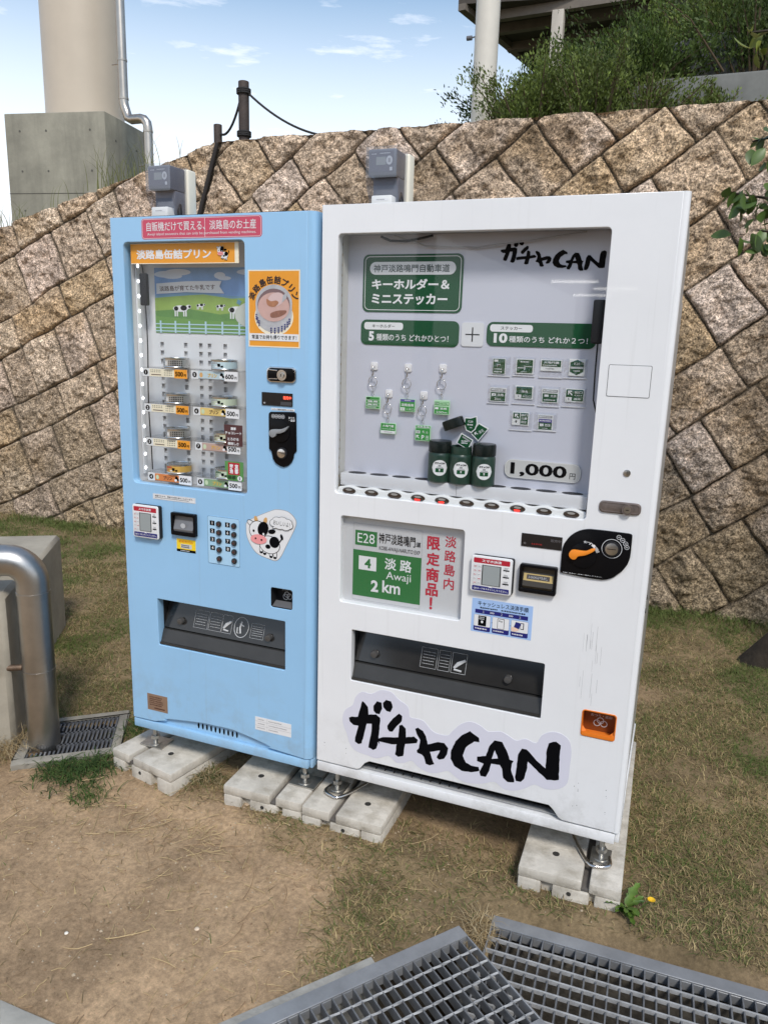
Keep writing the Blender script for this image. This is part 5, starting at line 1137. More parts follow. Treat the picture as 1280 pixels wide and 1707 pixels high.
def dispenser(root, x0, z0, x1, z1, yf, ff, knobs, bin_mark):
    """vending hatch: dark pocket, tilted smoked flap with two pull knobs, ledge below"""
    DK = mat('hatch_black', (.016, .016, .017, 1), .45); DG = mat('hatch_grey', (.035, .034, .032, 1), .35, vary=.2, vscale=9); dep = .11; w, h = x1-x0, z1-z0
    mb = MB(); pocket(mb, x0-.001, z0-.001, x1+.001, z1+.001, yf+.006, yf+dep, DK); hb = mb.build('hatch', root)
    mb = MB(); zf = z1-h*ff; mb.add([(x0+.002, yf+.075, z1-.006), (x1-.002, yf+.075, z1-.006), (x1-.002, yf+.032, zf), (x0+.002, yf+.032, zf), (x0+.002, yf+.079, z1-.006), (x1-.002, yf+.079, z1-.006), (x1-.002, yf+.036, zf), (x0+.002, yf+.036, zf)], [(3, 2, 1, 0), (4, 5, 6, 7), (0, 1, 5, 4), (2, 3, 7, 6), (1, 2, 6, 5), (3, 0, 4, 7)], mat('hatch_flap', (.022, .021, .020, 1), .10, vary=.25, vscale=5, spec=.6)); fl = mb.build('flap', hb)
    mb = MB(); mb.add([(x0+.002, yf+.008, z0+.004), (x1-.002, yf+.008, z0+.004), (x1-.002, yf+.028, z0+h*.30), (x0+.002, yf+.028, z0+h*.30), (x1-.002, yf+.06, z0+h*.32), (x0+.002, yf+.06, z0+h*.32)], [(0, 1, 2, 3), (3, 2, 4, 5)], DG); mb.box(x0+.002, yf+.004, z0+.002, x1-.002, yf+.012, z0+.010, DG); mb.build('hatch_lip', hb)
    def at(fx, fz):
        t = fz/ff; return (x0+w*fx, yf+.075-.043*t-.0006, z1-.006-(h*ff-.006)*t)
    for fx in knobs:
        c = at(fx, ff*.72); mb = MB(); mb.cyl((c[0], c[1], c[2]), (c[0], c[1]-.018, c[2]), .013, mat('knob_smoke', (.07, .068, .066, 1), .15), .011, n=24); mb.build('knob', fl, bevel=.002)
    mb = MB()
    def q(fx, fz): c = at(fx, fz); return (c[0], c[1]-.0005, c[2])
    def panel(fa, fb, za, zb, seed):
        # thin outlined instruction box printed on the flap
        for u0, v0, u1, v1 in ((fa, za, fb, za), (fb, za, fb, zb), (fb, zb, fa, zb), (fa, zb, fa, za)): mb.tube([q(u0, v0), q(u1, v1)], .0005, LGY, n=4)
        r = random.Random(seed)
        for j in range(5):
            z = za+(zb-za)*(.2+.15*j); x = fa+(fb-fa)*.12
            while x < fa+(fb-fa)*.85: d = (fb-fa)*r.uniform(.03, .09); mb.tube([q(x, z), q(x+d, z)], .0009, LGY, n=4); x += d+(fb-fa)*.035
    f1 = ff*.32; f2 = ff*.85
    if bin_mark:
        panel(.24, .35, f1, f2, 3); panel(.36, .46, f1, f2, 4)
        for k in range(24): a0 = k/24*6.283; a1 = (k+1)/24*6.283; mb.tube([q(.615+.055*math.cos(a0), ff*.60+ff*.30*math.sin(a0)), q(.615+.055*math.cos(a1), ff*.60+ff*.30*math.sin(a1))], .0013, LGY, n=4)
        mb.tube([q(.615, ff*.42), q(.605, ff*.62), q(.615, ff*.78)], .003, LGY, n=5); mb.tube([q(.60, ff*.5), q(.635, ff*.56)], .002, LGY, n=5); mb.tube([q(.585, ff*.62), q(.588, ff*.78), q(.60, ff*.78)], .002, LGY, n=5)
        panel(.69, .79, ff*.42, f2, 6); hx = .50
    else: panel(.36, .445, f1, f2, 3); panel(.455, .515, f1, f2, 4); hx = .56
    for u0, v0, u1, v1 in ((hx-.035, f1, hx+.04, f1), (hx+.04, f1, hx+.04, f2), (hx+.04, f2, hx-.035, f2), (hx-.035, f2, hx-.035, f1)): mb.tube([q(u0, v0), q(u1, v1)], .0006, LGY, n=4)
    mb.tube([q(hx+.035, ff*.48), q(hx, ff*.60), q(hx-.02, ff*.72)], [.004, .007, .004], LGY, n=6); mb.tube([q(hx-.02, ff*.76), q(hx+.02, ff*.78)], .003, LGY, n=5)
    mb.build('instruction_print', fl)
blue_machine()
def meter(x, yfr, z0, label, tone):
    """electricity meter: cream back plate, dark works under a clear cover, terminal box below"""
    t = thing('electricity_meter', (x, yfr+.06, z0), label, 'electricity meter'); w = .098
    CRM = mat('meter_cream', (.78, .73, .60, 1), .45); SM = mat('meter_works', (.19, .195, .215, 1), .45); CLR = glass_mat('meter_cover'+str(tone), (.80, .82, .87), 2.2, .08)
    x0, x1 = x-w/2, x+w/2
    mb = MB(); mb.box(x0+.004, yfr+.088, z0, x1+.008, yfr+.135, z0+.174, CRM); mb.build('back_plate', t, bevel=.006, seg=3)
    mb = MB(); mb.box(x0+.005, yfr+.006, z0+.098, x1-.005, yfr+.09, z0+.172, SM); mb.box(x0+.010, yfr+.034, z0+.02, x1-.006, yfr+.09, z0+.098, SM); mb.build('works', t, bevel=.004)
    p = Pan((x0+.010, z0+.165), (x1-.012, z0+.108), yfr+.0055); p.rect(0, 0, 1, 1, mat('meter_plate', (.16, .16, .19, 1), .4), .001, 0); p.scrib(.08, .08, .30, .16, LGY, 1, 3, 1); p.scrib(.42, .06, .92, .14, LGY, 1, 4, 1); p.rect(.27, .27, .68, .66, mat('meter_lcd', (.30, .32, .31, 1), .3), .001, 1); p.scrib(.30, .33, .65, .58, GRY, 1, 6); p.ell(.82, .45, .13, .22, LGY, 1); p.rect(.77, .35, .87, .55, GRY, 0, 2); p.rect(.84, .78, .95, .95, LGY, 0, 1); p.done(t, 'dial_plate')
    mb = MB(); a, b = x0, x1; P = [(yfr, z0+.178), (yfr, z0+.092), (yfr+.006, z0+.070), (yfr+.020, z0+.048), (yfr+.035, z0+.020), (yfr+.092, z0+.012), (yfr+.092, z0+.178)]
    n = len(P); mb.add([(a, q[0], q[1]) for q in P]+[(b, q[0], q[1]) for q in P], [(i, i+n, (i+1) % n+n, (i+1) % n) for i in range(n-1)]+[tuple(range(n)), tuple(range(2*n-1, n-1, -1))], CLR); mb.build('clear_cover', t)
    mb = MB(); mb.box(x0+.020, yfr-.002, z0-.001, x1-.012, yfr+.055, z0+.042, mat('terminal_grey', (.70, .70, .68, 1), .45)); o = mb.build('terminal_box', t, bevel=.004); p = Pan((x0+.030, z0+.033), (x1-.022, z0+.026), yfr-.0023); p.rect(0, 0, 1, 1, WHT, 0, 0); p.scrib(.15, .2, .85, .8, GRY, 1, 4, 1); p.done(o)
    mb = MB(); mb.tube([(x1-.006, yfr+.05, z0), (x1-.002, yfr+.05, z0+.03), (x1-.012, yfr+.06, z0+.055)], .009, PLAS2, n=10); mb.build('cable_gland', t, smooth=60)
meter(-.655, .10, 1.8206, 'electricity meter under a smoky clear cover on top of the pale blue machine', 1)

# ================================================================ the white machine
def brush_logo(mb, T, y, m):
    """brush-written logo; T maps sketch coordinates to the face"""
    ga = '180,482 195,477 228,478 240,440 252,403 265,412 282,432 285,468 325,467 347,484 341,560 334,612 326,632 310,639 284,626 289,600 301,545 302,512 276,511 262,560 249,606 231,610 212,597 214,575 231,521 204,517 184,500'
    S_ = [ga, '311,426 330,404 354,411 357,440 344,466 325,463 312,449', '361,412 378,398 403,405 412,433 400,456 380,451 363,432', '384,521 414,485 445,463 461,475 458,500 431,525 411,550 395,549 385,536',
          '338,583 360,576 441,577 446,520 460,516 479,535 480,577 521,573 541,590 535,605 476,610 470,640 466,668 440,672 424,660 432,611 380,612 345,612',
          '527,536 541,530 566,546 581,572 590,611 641,600 671,605 691,631 685,660 670,682 645,686 634,675 650,641 601,648 611,681 623,708 600,714 580,706 570,671 560,661 537,652 535,640 546,630 552,590 535,561',
          '795,547 838,580 840,601 815,598 776,626 761,666 776,700 801,715 836,722 841,741 801,748 756,741 720,716 702,681 705,640 726,596 756,567',
          '910,592 946,600 966,641 980,686 998,693 990,706 986,736 1001,786 1000,798 970,796 950,776 945,731 935,712 895,706 886,741 870,771 845,766 840,746 860,706 829,693 829,671 870,668 886,621',
          '1035,632 1056,636 1101,691 1140,729 1145,641 1155,606 1186,598 1206,616 1200,701 1198,786 1180,789 1145,786 1100,736 1062,696 1056,741 1045,781 1030,796 1008,791 1004,771 1012,721 1018,661']
    H = '912,640 926,680 897,682'
    PP = [[T(*map(float, q.split(','))) for q in s.split()] for s in S_+[H]]
    for i, P in enumerate(PP):
        # ragged dry-brush edge
        r = random.Random(i); Q = []
        for k in range(len(P)):
            a, b = P[k], P[(k+1) % len(P)]; Q.append(a); n = max(1, int(math.hypot(b[0]-a[0], b[1]-a[1])/.009))
            for j in range(1, n): t = j/n; Q.append((a[0]+(b[0]-a[0])*t+r.gauss(0, .0005), a[1]+(b[1]-a[1])*t+r.gauss(0, .0005)))
        PP[i] = Q
    mb.fill(PP, y, m)
LG = [(0.1169, 0.2879), (0.7968, 0.4328), (0.1232, -0.0149), (0.8180, 0.1670)]
def face_T(x, z):
    """sketch coordinates to the white front (bilinear in its own corner points)"""
    u = (x-180)/1026; v = (z-398)/400; A, B_, C_, D_ = LG
    return (A[0]*(1-u)*(1-v)+B_[0]*u*(1-v)+C_[0]*(1-u)*v+D_[0]*u*v, A[1]*(1-u)*(1-v)+B_[1]*u*(1-v)+C_[1]*(1-u)*v+D_[1]*u*v)
YB = .085
def white_machine():
    root = thing('vending_machine', (.5, .35, 0), 'wide white vending machine with key rings in its window, right of the blue one', 'vending machine')
    yf = 0.0; W_ = 1.0015; rc = .017; zt, zd = 1.83, .0405
    win = (.052, .9795, .821, 1.750); pa, pb = (0.0752, 0.9102), (0.4814, 0.6248); post = (pa[0], pb[1], (0.4788, 0.9138)[0], pa[1]); sl = ((0.1206, 0.5309)[0], (0.7521, 0.3586)[1], (0.7422, 0.5359)[0], (0.1247, 0.5357)[1]); cr = ((0.8629, 0.4161), (0.9565, 0.3360))
    n0, n1, n2, n3 = (0.1620, 0.0432), (0.1872, 0.0807), (0.7984, 0.0830), (0.8198, 0.0415)
    outer = [(0, zd), (n0[0]-.012, zd), (n0[0], zd+.006), (n1[0]-.008, n1[1]-.010), (n1[0]+.008, n1[1]), (n2[0]-.010, n1[1]), (n2[0]+.004, n1[1]-.012), (n3[0], zd+.006), (n3[0]+.012, zd), (W_-rc, zd), (W_-rc, zt), (0, zt)]
    mb = MB(); mb.plate([outer, rrect(*win, .012), rrect(*post, .010), rrect(*sl, .005), rrect(cr[0][0], cr[1][1], cr[1][0], cr[0][1], .008)], yf, yf+.030, WPNT, .0018); corner_strip(mb, W_, yf, rc, zd, zt, WPNT, .045)
    dr = mb.build('door', root, smooth=40)
    SIDE = mat('cabinet_grey', (.40, .395, .375, 1), .32, metal=.15, vary=.08, vscale=2)
    cabinet(root, .004, W_-.006, .045, .78, .012, zt-.004, SIDE)
    mb = MB(); mb.box(W_-.0058, .10, .3, W_-.003, .74, 1.6, SIDE); mb.build('side_panel', root, bevel=.001)
    for z in (.475, .505, .52): pass
    mb = MB()
    for q in ((1.0015, -0.0831, 0.7735), (1.0015, -0.0656, 0.7337)): mb.cyl((W_-.001, .03, q[2]), (W_+.002, .03, q[2]), .007, PLAS2, n=16)
    mb.build('side_plug', root, smooth=40)
    mb = MB(); mb.box(0, .003, 0, W_-.014, .04, .034, WPNT); mb.box(W_-.014, .016, 0, W_-.001, .75, .034, WPNT); mb.box(.001, .04, .002, .012, .66, .033, WPNT); mb.build('plinth', root, bevel=.003)
    mb = MB(); mb.box(n0[0]-.02, .05, .03, n3[0]+.02, .056, .10, BLK)
    for i in range(10): x = n1[0]+.02+i*.032; mb.box(x, .028, .040, x+.003, .05, .078, PLAS2)
    mb.box(n0[0], .026, .052, n3[0], .032, .056, PLAS2); mb.box(n0[0], .022, .038, n3[0], .048, .041, mat('vent_tray', (.35, .35, .35, 1), .4)); mb.build('vent_louvre', root)
    PANEL = mat('case_lavender', (.55, .555, .625, 1), .42, vary=.03, vscale=3)
    x, z, X, Z = win[0]-.004, win[1]-.004, win[2]+.004, win[3]+.004
    mb = MB(); mb.box(x-.002, YB, z-.02, X+.012, YB+.004, Z+.01, PANEL); bp = mb.build('back_panel', root)
    mb = MB(); cw = mat('case_lining', (.56, .55, .51, 1), .5, vary=.08, vscale=20); mb.box(x-.003, .026, z, x, YB-.001, Z, cw); mb.box(X, .026, z, X+.003, YB-.001, Z, cw); mb.box(x, .026, Z, X, YB-.001, Z+.004, mat('case_top', (.30, .30, .32, 1), .5)); mb.box(x, .026, z-.004, X, YB-.001, z, cw); mb.build('case_lining', root)
    mb = MB(); mb.box(x, .03, z, x+.003, .038, Z, mat('led_bar', (.34, .33, .31, 1), .5)); 
    for i in range(26): mb.box(x+.003, .0325, z+.02+i*.029, x+.0038, .0355, z+.027+i*.029, mat('led_off', (.20, .15, .06, 1), .4))
    mb.build('led_strip', root)
    mb = MB(); mb.flat(rrect(x, z, X, Z), .0125, GLASS); mb.build('window_glass', root)
    mb = MB(); q0 = (0.1898, 1.7549); mb.tube([(q0[0]+dx, .065, 1.748-dz) for dx, dz in ((-.03, 0), (0, .012), (.05, .014), (.10, .006), (.13, 0))], .0035, PLAS2, n=8); mb.tube([(.20+dx, .07, 1.75-dz) for dx, dz in ((0, .0), (.1, .03), (.25, .035), (.4, .02), (.55, .0))], .0022, mat('cable_grey', (.35, .35, .37, 1), .5), n=6); mb.build('cable', root)
    # green signs on the back panel
    o, p = sticker(root, 'sign', (0.0978, 1.7004), (0.4101, 1.5340), YB, .018, DGR, .002, 'large green rounded sign with white lettering')
    p.border(.02, .035, .98, .965, WHT, .0018, .015); p.rect(.07, .13, .93, .35, WHT, .02, 1); p.text('神戸淡路鳴門自動車道', .11, .175, .87, .31, mat('print_slate', lin((52, 70, 66)), .5), .012); p.text('キーホルダー＆', .095, .42, .875, .605, WHT, .035); p.text('ミニステッカー', .095, .675, .86, .865, WHT, .035); p.done(o)
    o, p = sticker(root, 'sign', (0.0946, 1.5116), (0.4062, 1.4367), YB, .018, DGR, .002, 'green sign for the key rings')
    p.rect(.035, .10, .44, .39, WHT, .008, 1); p.text('キーホルダー', .12, .175, .355, .315, BLK, .01); p.text('5', .08, .46, .145, .84, WHT, .05); p.text('種類のうち どれかひとつ！', .165, .55, .90, .82, WHT, .010); p.done(o)
    o, p = sticker(root, 'sign', (0.4142, 1.5087), (0.4801, 1.4407), YB, .008, mat('plus_card', (.66, .66, .67, 1), .45), .003, 'white square with a plus'); p.rect(.18, .475, .82, .525, BLK, 0, 1); p.rect(.472, .20, .528, .80, BLK, 0, 1); p.done(o)
    o, p = sticker(root, 'sign', (0.4891, 1.5118), (0.7965, 1.4438), YB, .018, DGR, .002, 'green sign for the stickers')
    p.rect(.03, .10, .43, .40, WHT, .008, 1); p.text('ステッカー', .13, .18, .33, .32, BLK, .01); p.text('10', .07, .46, .20, .86, WHT, .045); p.text('種類のうち どれか２つ！', .215, .56, .93, .82, WHT, .010); p.done(o)
    a, b = (0.5147, 1.7276), (0.8043, 1.6568); mb = MB(); brush_logo(mb, lambda x_, z_: (a[0]+(b[0]-a[0])*(x_-180)/1026, a[1]+(b[1]-a[1])*((z_-398)/400*1.35-(x_-180)/1026*.34)), YB-.0008, BLK); o = mb.build('brush_lettering', bp); o['label'] = 'black brush lettering on the panel'
    o, p = sticker(root, 'price_plate', (0.5673, 1.1211), (0.7880, 1.0667), YB, .021, mat('plate_pale', (.55, .545, .53, 1), .4), .005, 'oval price plate'); p.border(.004, .01, .996, .99, WHT, .0015, .02); p.text('1,000', .08, .15, .82, .90, BLK, .028); p.text('円', .85, .49, .94, .80, BLK, 0); p.done(o)
    # inner latch and cable by the right edge
    a, b = (0.7881, 1.5727), (0.8185, 1.4585); mb = MB(); mb.box(a[0], .024, b[1], b[0], .044, a[1], PLAS2); o = mb.build('inner_handle', root, bevel=.005, seg=3); mb = MB(); mb.tube([((a[0]+b[0])/2+.004, .034, b[1]), ((a[0]+b[0])/2+.004, .034, b[1]-.08), ((a[0]+b[0])/2+.006, .034, b[1]-.15), ((a[0]+b[0])/2+.018, .034, b[1]-.19)], .0022, PLAS2, n=6); mb.build('cable', o)
    # tray with round wells and the row of buttons
    x, X = win[0]+.006, win[2]-.004; zt_ = 1.040; mb = MB(); TR = mat('tray_white', (.62, .62, .64, 1), .4); zl = 1.002
    mb.box(x, .030, zl, X, YB-.001, zt_, TR)
    o = mb.build('tray', root, bevel=.002); mb = MB()
    for i in range(10): cx = x+.045+i*(X-x-.09)/9; mb.slab([(cx+.030*math.cos(t), .060+.020*math.sin(t)) for t in [k/24*6.283 for k in range(24)]], zt_-.001, zt_+.0006, PLAS2)
    mb.build('wells', o); mb = MB(); mb.box((x+X)/2-.0008, .0292, zl, (x+X)/2+.0008, .031, zt_-.002, GRY); mb.build('tray_joint', o)
    BW = mat('button_strip_white', (.74, .74, .73, 1), .28); P = []; n = 10; pz_, hz = .9885, .0165
    for i in range(81):
        t = i/80; P.append((x+(X-x)*t, pz_+hz*(.80+.20*math.cos(2*math.pi*(t*n-.5)))))
    P = [(x-.004, pz_-.004), (x, pz_-hz*.7), (X, pz_-hz*.7), (X+.004, pz_-.004)]+P[::-1]
    mb = MB(); mb.prism(P, .0145, .034, BW); bs = mb.build('button_strip', root, bevel=.004, seg=3)
    for i in range(10):
        cx = x+(X-x)*(i+.5)/10; E = [(cx+.0225*math.cos(t), pz_+.0005+.0105*math.sin(t)) for t in [k/24*6.283 for k in range(24)]]
        mb = MB(); mb.prism(E, .0118, .016, mat('button_dark', (.035, .024, .018, 1), .12, coat=.5)); o = mb.build('button', bs, bevel=.0022)
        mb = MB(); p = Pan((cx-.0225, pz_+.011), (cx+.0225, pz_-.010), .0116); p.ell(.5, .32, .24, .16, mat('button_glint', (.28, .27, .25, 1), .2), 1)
        if i in (3, 4, 7): p.rect(.28, .62, .66, .86, mat('button_lamp', (1, .03, .02, 1), .4, emit=1.3), .001, 1)
        p.done(o)
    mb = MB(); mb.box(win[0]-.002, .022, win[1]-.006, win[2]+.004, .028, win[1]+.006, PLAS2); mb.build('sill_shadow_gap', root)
    # route sign poster in its recess
    x0, z0, x1, z1 = post; mb = MB(); rg = mat('recess_grey', (.30, .30, .315, 1), .45); pocket(mb, x0-.002, z0-.002, x1+.002, z1+.002, .004, .026, rg, r=.010, mback=mat('poster_white', (.56, .56, .57, 1), .45)); o = mb.build('poster_case', root); o['label'] = 'recessed poster case with a green road sign print'
    mb = MB(); mb.flat(rrect(x0, z0, x1, z1, .01), .0065, GLASS); mb.build('poster_glass', o)
    p = Pan((x0, z1), (x1, z0), .0256); GS = mat('road_green', lin((40, 112, 58)), .45); p.border(.085, .085, .655, .975, GRY, .0007, 0, 1); p.rect(.085, .39, .655, .925, GS, 0, 1)
    p.rect(.10, .165, .285, .335, GS, 0, 1); p.text('E28', .12, .195, .265, .305, WHT, .0); p.text('神戸淡路鳴門', .30, .165, .60, .285, BLK, .012); p.text('道', .605, .205, .645, .285, BLK, .01); p.text('KOBE-AWAJI-NARUTO EXP', .305, .315, .64, .372, BLK, .0)
    p.rect(.135, .455, .285, .615, WHT, 0, 2); p.text('4', .185, .48, .24, .59, GS, .04, 3); p.text('淡', .35, .44, .455, .575, WHT, .02); p.text('路', .48, .44, .58, .575, WHT, .02); p.text('Awaji', .37, .595, .575, .71, WHT, .0); p.text('2', .24, .72, .31, .855, WHT, .035); p.text('km', .34, .705, .49, .845, WHT, .02)
    rd = mat('poster_red', lin((186, 32, 58)), .5)
    for ch, za, zb in (('限', .125, .29), ('定', .305, .465), ('商', .48, .635), ('品', .655, .80), ('！', .815, .955)): p.text(ch, .695 if ch != '！' else .715, za, .80 if ch != '！' else .775, zb, rd, .03)
    for i, ch in enumerate('淡路島内'): p.text(ch, .835, .105+i*.155, .925, .235+i*.155, rd, .012)
    p.done(o)
    reader(root, (0.5092, 0.8442), (0.6342, 0.7346), yf)
    o, p = sticker(root, 'display', (0.6475, 0.9233), (0.7630, 0.8848), yf, .001, mat('display_black', (.01, .01, .012, 1), .12), .002); p.text('販売中', .72, .22, .97, .44, mat('display_dim', (.10, .09, .09, 1), .4), .02); p.scrib(.26, .62, .55, .84, mat('display_red', (.16, .01, .01, 1), .4, emit=.3), 1, 7); p.ell(.09, .74, .035, .08, mat('display_dim', (.1, .09, .09, 1), .4), 1); p.done(o)
    # note slot
    a, b = (0.6510, 0.8359), (0.7583, 0.7519); mb = MB(); mb.plate([rrect(a[0], b[1], b[0], a[1], .006), rrect(a[0]+.008, b[1]+.012, b[0]-.008, a[1]-.008, .003)], yf-.018, yf, PLAS, .0018); o = mb.build('note_slot', root, smooth=40)
    x, X, h = a[0]+.008, b[0]-.008, a[1]-b[1]; mb = MB(); mb.add([(x, -.001, a[1]-.008), (X, -.001, a[1]-.008), (X, -.002, a[1]-h*.30), (x, -.002, a[1]-h*.30), (X-.003, -.016, b[1]+.020), (x+.003, -.016, b[1]+.020), (X-.003, -.012, b[1]+.012), (x+.003, -.012, b[1]+.012)], [(0, 3, 2, 1), (3, 5, 4, 2), (5, 7, 6, 4)], mat('note_brown', (.045, .035, .022, 1), .3)); mb.build('note_guide', o)
    p = Pan((x, a[1]-h*.30), (X, b[1]+.020), 0); yy = -.0085; gm = mat('note_gold', (.46, .34, .13, 1), .5)
    def sl_(q, r_): return [(q[0], -.002-.014*((a[1]-h*.30-q[1])/(a[1]-h*.30-b[1]-.02))-r_, q[1])]
    mb = MB()
    for (u0, v0, u1, v1, m_, k) in ((.04, .10, .97, .62, gm, .0006), (.14, .18, .86, .50, mat('note_dark', (.06, .05, .045, 1), .4), .0010)):
        pts = [p.pt(u0, v1), p.pt(u1, v1), p.pt(u1, v0), p.pt(u0, v0)]; mb.add([sl_(q, k)[0] for q in pts], [(0, 1, 2, 3)], m_)
    tv, tf = text_raw('1000円札', .02); xs = [q[0] for q in tv]; zs = [q[1] for q in tv]; P0, P1 = p.pt(.20, .44), p.pt(.80, .24)
    V = [sl_((P0[0]+(q[0]-min(xs))/(max(xs)-min(xs))*(P1[0]-P0[0]), P0[1]+(q[1]-min(zs))/(max(zs)-min(zs))*(P1[1]-P0[1])), .0014)[0] for q in tv]; mb.add(V, tf, LGY); mb.build('note_print', o)
    # coin unit with the orange lever
    P = [(0.7690, 0.8214), (0.7661, 0.8230), (0.7645, 0.8266), (0.7642, 0.8538), (0.7644, 0.8790), (0.7658, 0.8955), (0.7693, 0.9085), (0.7773, 0.9228), (0.7855, 0.9334), (0.7956, 0.9422), (0.8058, 0.9487), (0.8162, 0.9532), (0.8267, 0.9561), (0.8372, 0.9576), (0.8724, 0.9581), (0.9073, 0.9576), (0.9401, 0.9570), (0.9454, 0.9558), (0.9483, 0.9524), (0.9486, 0.9488), (0.9488, 0.9238), (0.9489, 0.9015), (0.9483, 0.8902), (0.9466, 0.8806), (0.9431, 0.8689), (0.9375, 0.8587), (0.9307, 0.8482), (0.9219, 0.8394), (0.9131, 0.8305), (0.9023, 0.8233), (0.8921, 0.8189), (0.8817, 0.8164), (0.8639, 0.8161), (0.8460, 0.8160), (0.8078, 0.8182)]
    mb = MB(); mb.prism(P, yf-.006, yf+.001, PLAS); o = mb.build('coin_unit', root, bevel=.002); o['label'] = 'black coin unit with an orange return lever'
    p = Pan((0.7565, 0.9453), (0.9584, 0.8298), yf-.006); c = (0.8214, 0.8820)
    p.m.arc_text('おつり・返却', c[0]+.004, c[1]-.004, .040, 88, 30, .0105, p.ly(1), WHT, .02); a, b = (0.7710, 0.8274), (0.8790, 0.8217); p.m.text('注意!! 商品は一本毎に取出して下さい。', (a[0], a[1]-.004), (b[0], b[1]+.004), p.ly(1), WHT, .01)
    for q in ((0.9143, 0.9439), (0.9244, 0.9367), (0.9332, 0.9276), (0.9373, 0.9179)): p.m.frame(ell(q[0], q[1], .0065), ell(q[0], q[1], .0052), p.ly(1), LGY); p.m.flat(ell(q[0], q[1], .0035, .002), p.ly(1), GRY)
    q = (0.8984, 0.9094); p.m.frame(ell(q[0], q[1], .0275), ell(q[0], q[1], .0258), p.ly(1), LGY); p.done(o)
    mb = MB(); mb.cyl((q[0], -.012, q[1]), (q[0], -.004, q[1]), .0215, PLAS2, n=36); mb.cyl((q[0], -.0135, q[1]), (q[0], -.011, q[1]), .0175, NKL, n=36); mb.box(q[0]-.012, -.0142, q[1]-.001, q[0]+.012, -.0134, q[1]+.001, BLK); mb.build('coin_slot', o, bevel=.001)
    mb = MB(); mb.cyl((c[0]+.002, -.010, c[1]-.002), (c[0]+.002, -.004, c[1]-.002), .037, PLAS, n=40); mb.build('dial', o, bevel=.0025)
    mb = MB(); mb.prism(smooth_poly([(0.8561, 0.9044), (0.8497, 0.8960), (0.8293, 0.8837), (0.8153, 0.8800), (0.8101, 0.8774), (0.8053, 0.8700), (0.7964, 0.8678), (0.7876, 0.8744), (0.7859, 0.8838), (0.7906, 0.8930), (0.7995, 0.8961), (0.8157, 0.8957), (0.8318, 0.8965), (0.8437, 0.9037), (0.8533, 0.9063)], 2), -.019, -.009, mat('lever_orange', lin((238, 140, 40)), .35)); mb.build('lever', o, bevel=.002)
    # lock handle, key hole, blank plate
    a, b = (0.8536, 1.0418), (0.9635, 1.0086); LK = mat('lock_bronze', (.20, .165, .15, 1), .42, metal=.6, vary=.25, vscale=40); mb = MB(); mb.prism(rrect(a[0], a[1], b[0], b[1], .012), -.005, .001, LK); o = mb.build('lock', root, bevel=.0025); mb = MB(); mb.plate([rrect(a[0]+.003, a[1]-.003, b[0]-.003, b[1]+.003, .01), rrect(a[0]+.006, a[1]-.006, b[0]-.006, b[1]+.006, .008)], -.0062, -.0045, LK, .0004); cx, cz = (0.9287, 1.0230); mb.cyl((cx, -.013, cz), (cx, -.004, cz), .0145, LK, n=28); mb.cyl((cx, -.0145, cz), (cx, -.012, cz), .0095, NKL, n=24); mb.box(cx-.004, -.0152, cz-.001, cx+.004, -.0144, cz+.001, BLK); mb.build('key_cylinder', o, smooth=40)
    cx, cz = (0.9177, 1.1218); mb = MB(); mb.cyl((cx, -.003, cz), (cx, .001, cz), .0095, NKL, n=28); mb.box(cx-.001, -.0036, cz-.006, cx+.001, -.0028, cz+.006, BLK); mb.build('key_hole', root, bevel=.0008)
    a, b = (0.8447, 1.4065), (0.9539, 1.3230); mb = MB(); mb.plate([rrect(a[0], b[1], b[0], a[1], .004), rrect(a[0]+.0014, b[1]+.0014, b[0]-.0014, a[1]-.0014, .003)], -.0007, .0003, mat('seam_grey', (.12, .12, .125, 1), .5)); mb.prism(rrect(a[0]+.0014, b[1]+.0014, b[0]-.0014, a[1]-.0014, .003), -.0016, .0002, WPNT); mb.build('cover_plate', root)
    # payment steps sticker
    o, p = sticker(root, 'steps_sticker', (0.5134, 0.7065), (0.6959, 0.6010), yf, .001, mat('sticker_blue', lin((160, 190, 232)), .45), label='pale blue sticker explaining cashless payment')
    p.text('キャッシュレス決済手順', .10, .055, .93, .20, BLK, .005); p.scrib(.14, .225, .46, .29, BLK, 1, 5); p.scrib(.49, .225, .90, .29, BLK, 1, 6); p.rect(.06, .315, .93, .435, NAVY, 0, 1); p.text('１', .18, .34, .22, .41, LGY, 0); p.text('２', .48, .34, .52, .41, LGY, 0); p.text('３', .78, .34, .82, .41, LGY, 0); p.text('>>>', .31, .345, .38, .405, WHT, .03); p.text('>>>', .62, .345, .69, .405, WHT, .03)
    for i in range(3):
        xa = .045+i*.31; p.rect(xa, .475, xa+.28, .96, NAVY, .004, 1); p.rect(xa+.003, .48, xa+.277, .82, WHT, .003, 2); p.scrib(xa+.025, .86, xa+.25, .92, WHT, 1, 30+i, 2)
    p.rect(.12, .50, .255, .80, BLK, .001, 3); p.scrib(.135, .52, .24, .62, LGY, 2, 9, 4); p.ell(.185, .68, .02, .04, WHT, 4); p.rect(.44, .50, .555, .81, BLK, .002, 3); p.rect(.447, .515, .548, .80, WHT, .001, 4); p.text('Pay', .465, .55, .53, .61, BLK, .01, 5)
    p.poly([(.74, .52), (.83, .54), (.80, .72), (.71, .70)], NAVY, 4); p.rect(.82, .53, .875, .72, BLK, .001, 3); p.rect(.826, .55, .862, .70, WHT, 0, 4); p.poly([(.68, .68), (.76, .70), (.80, .74), (.74, .80), (.68, .79)], mat('print_skin', lin((232, 200, 178)), .5), 5, 3); p.poly([(.345, .64), (.355, .66), (.345, .68)], BLK, 2); p.poly([(.655, .64), (.665, .66), (.655, .68)], BLK, 2); p.done(o)
    dispenser(root, *sl, yf, .66, (.11, .82), False)
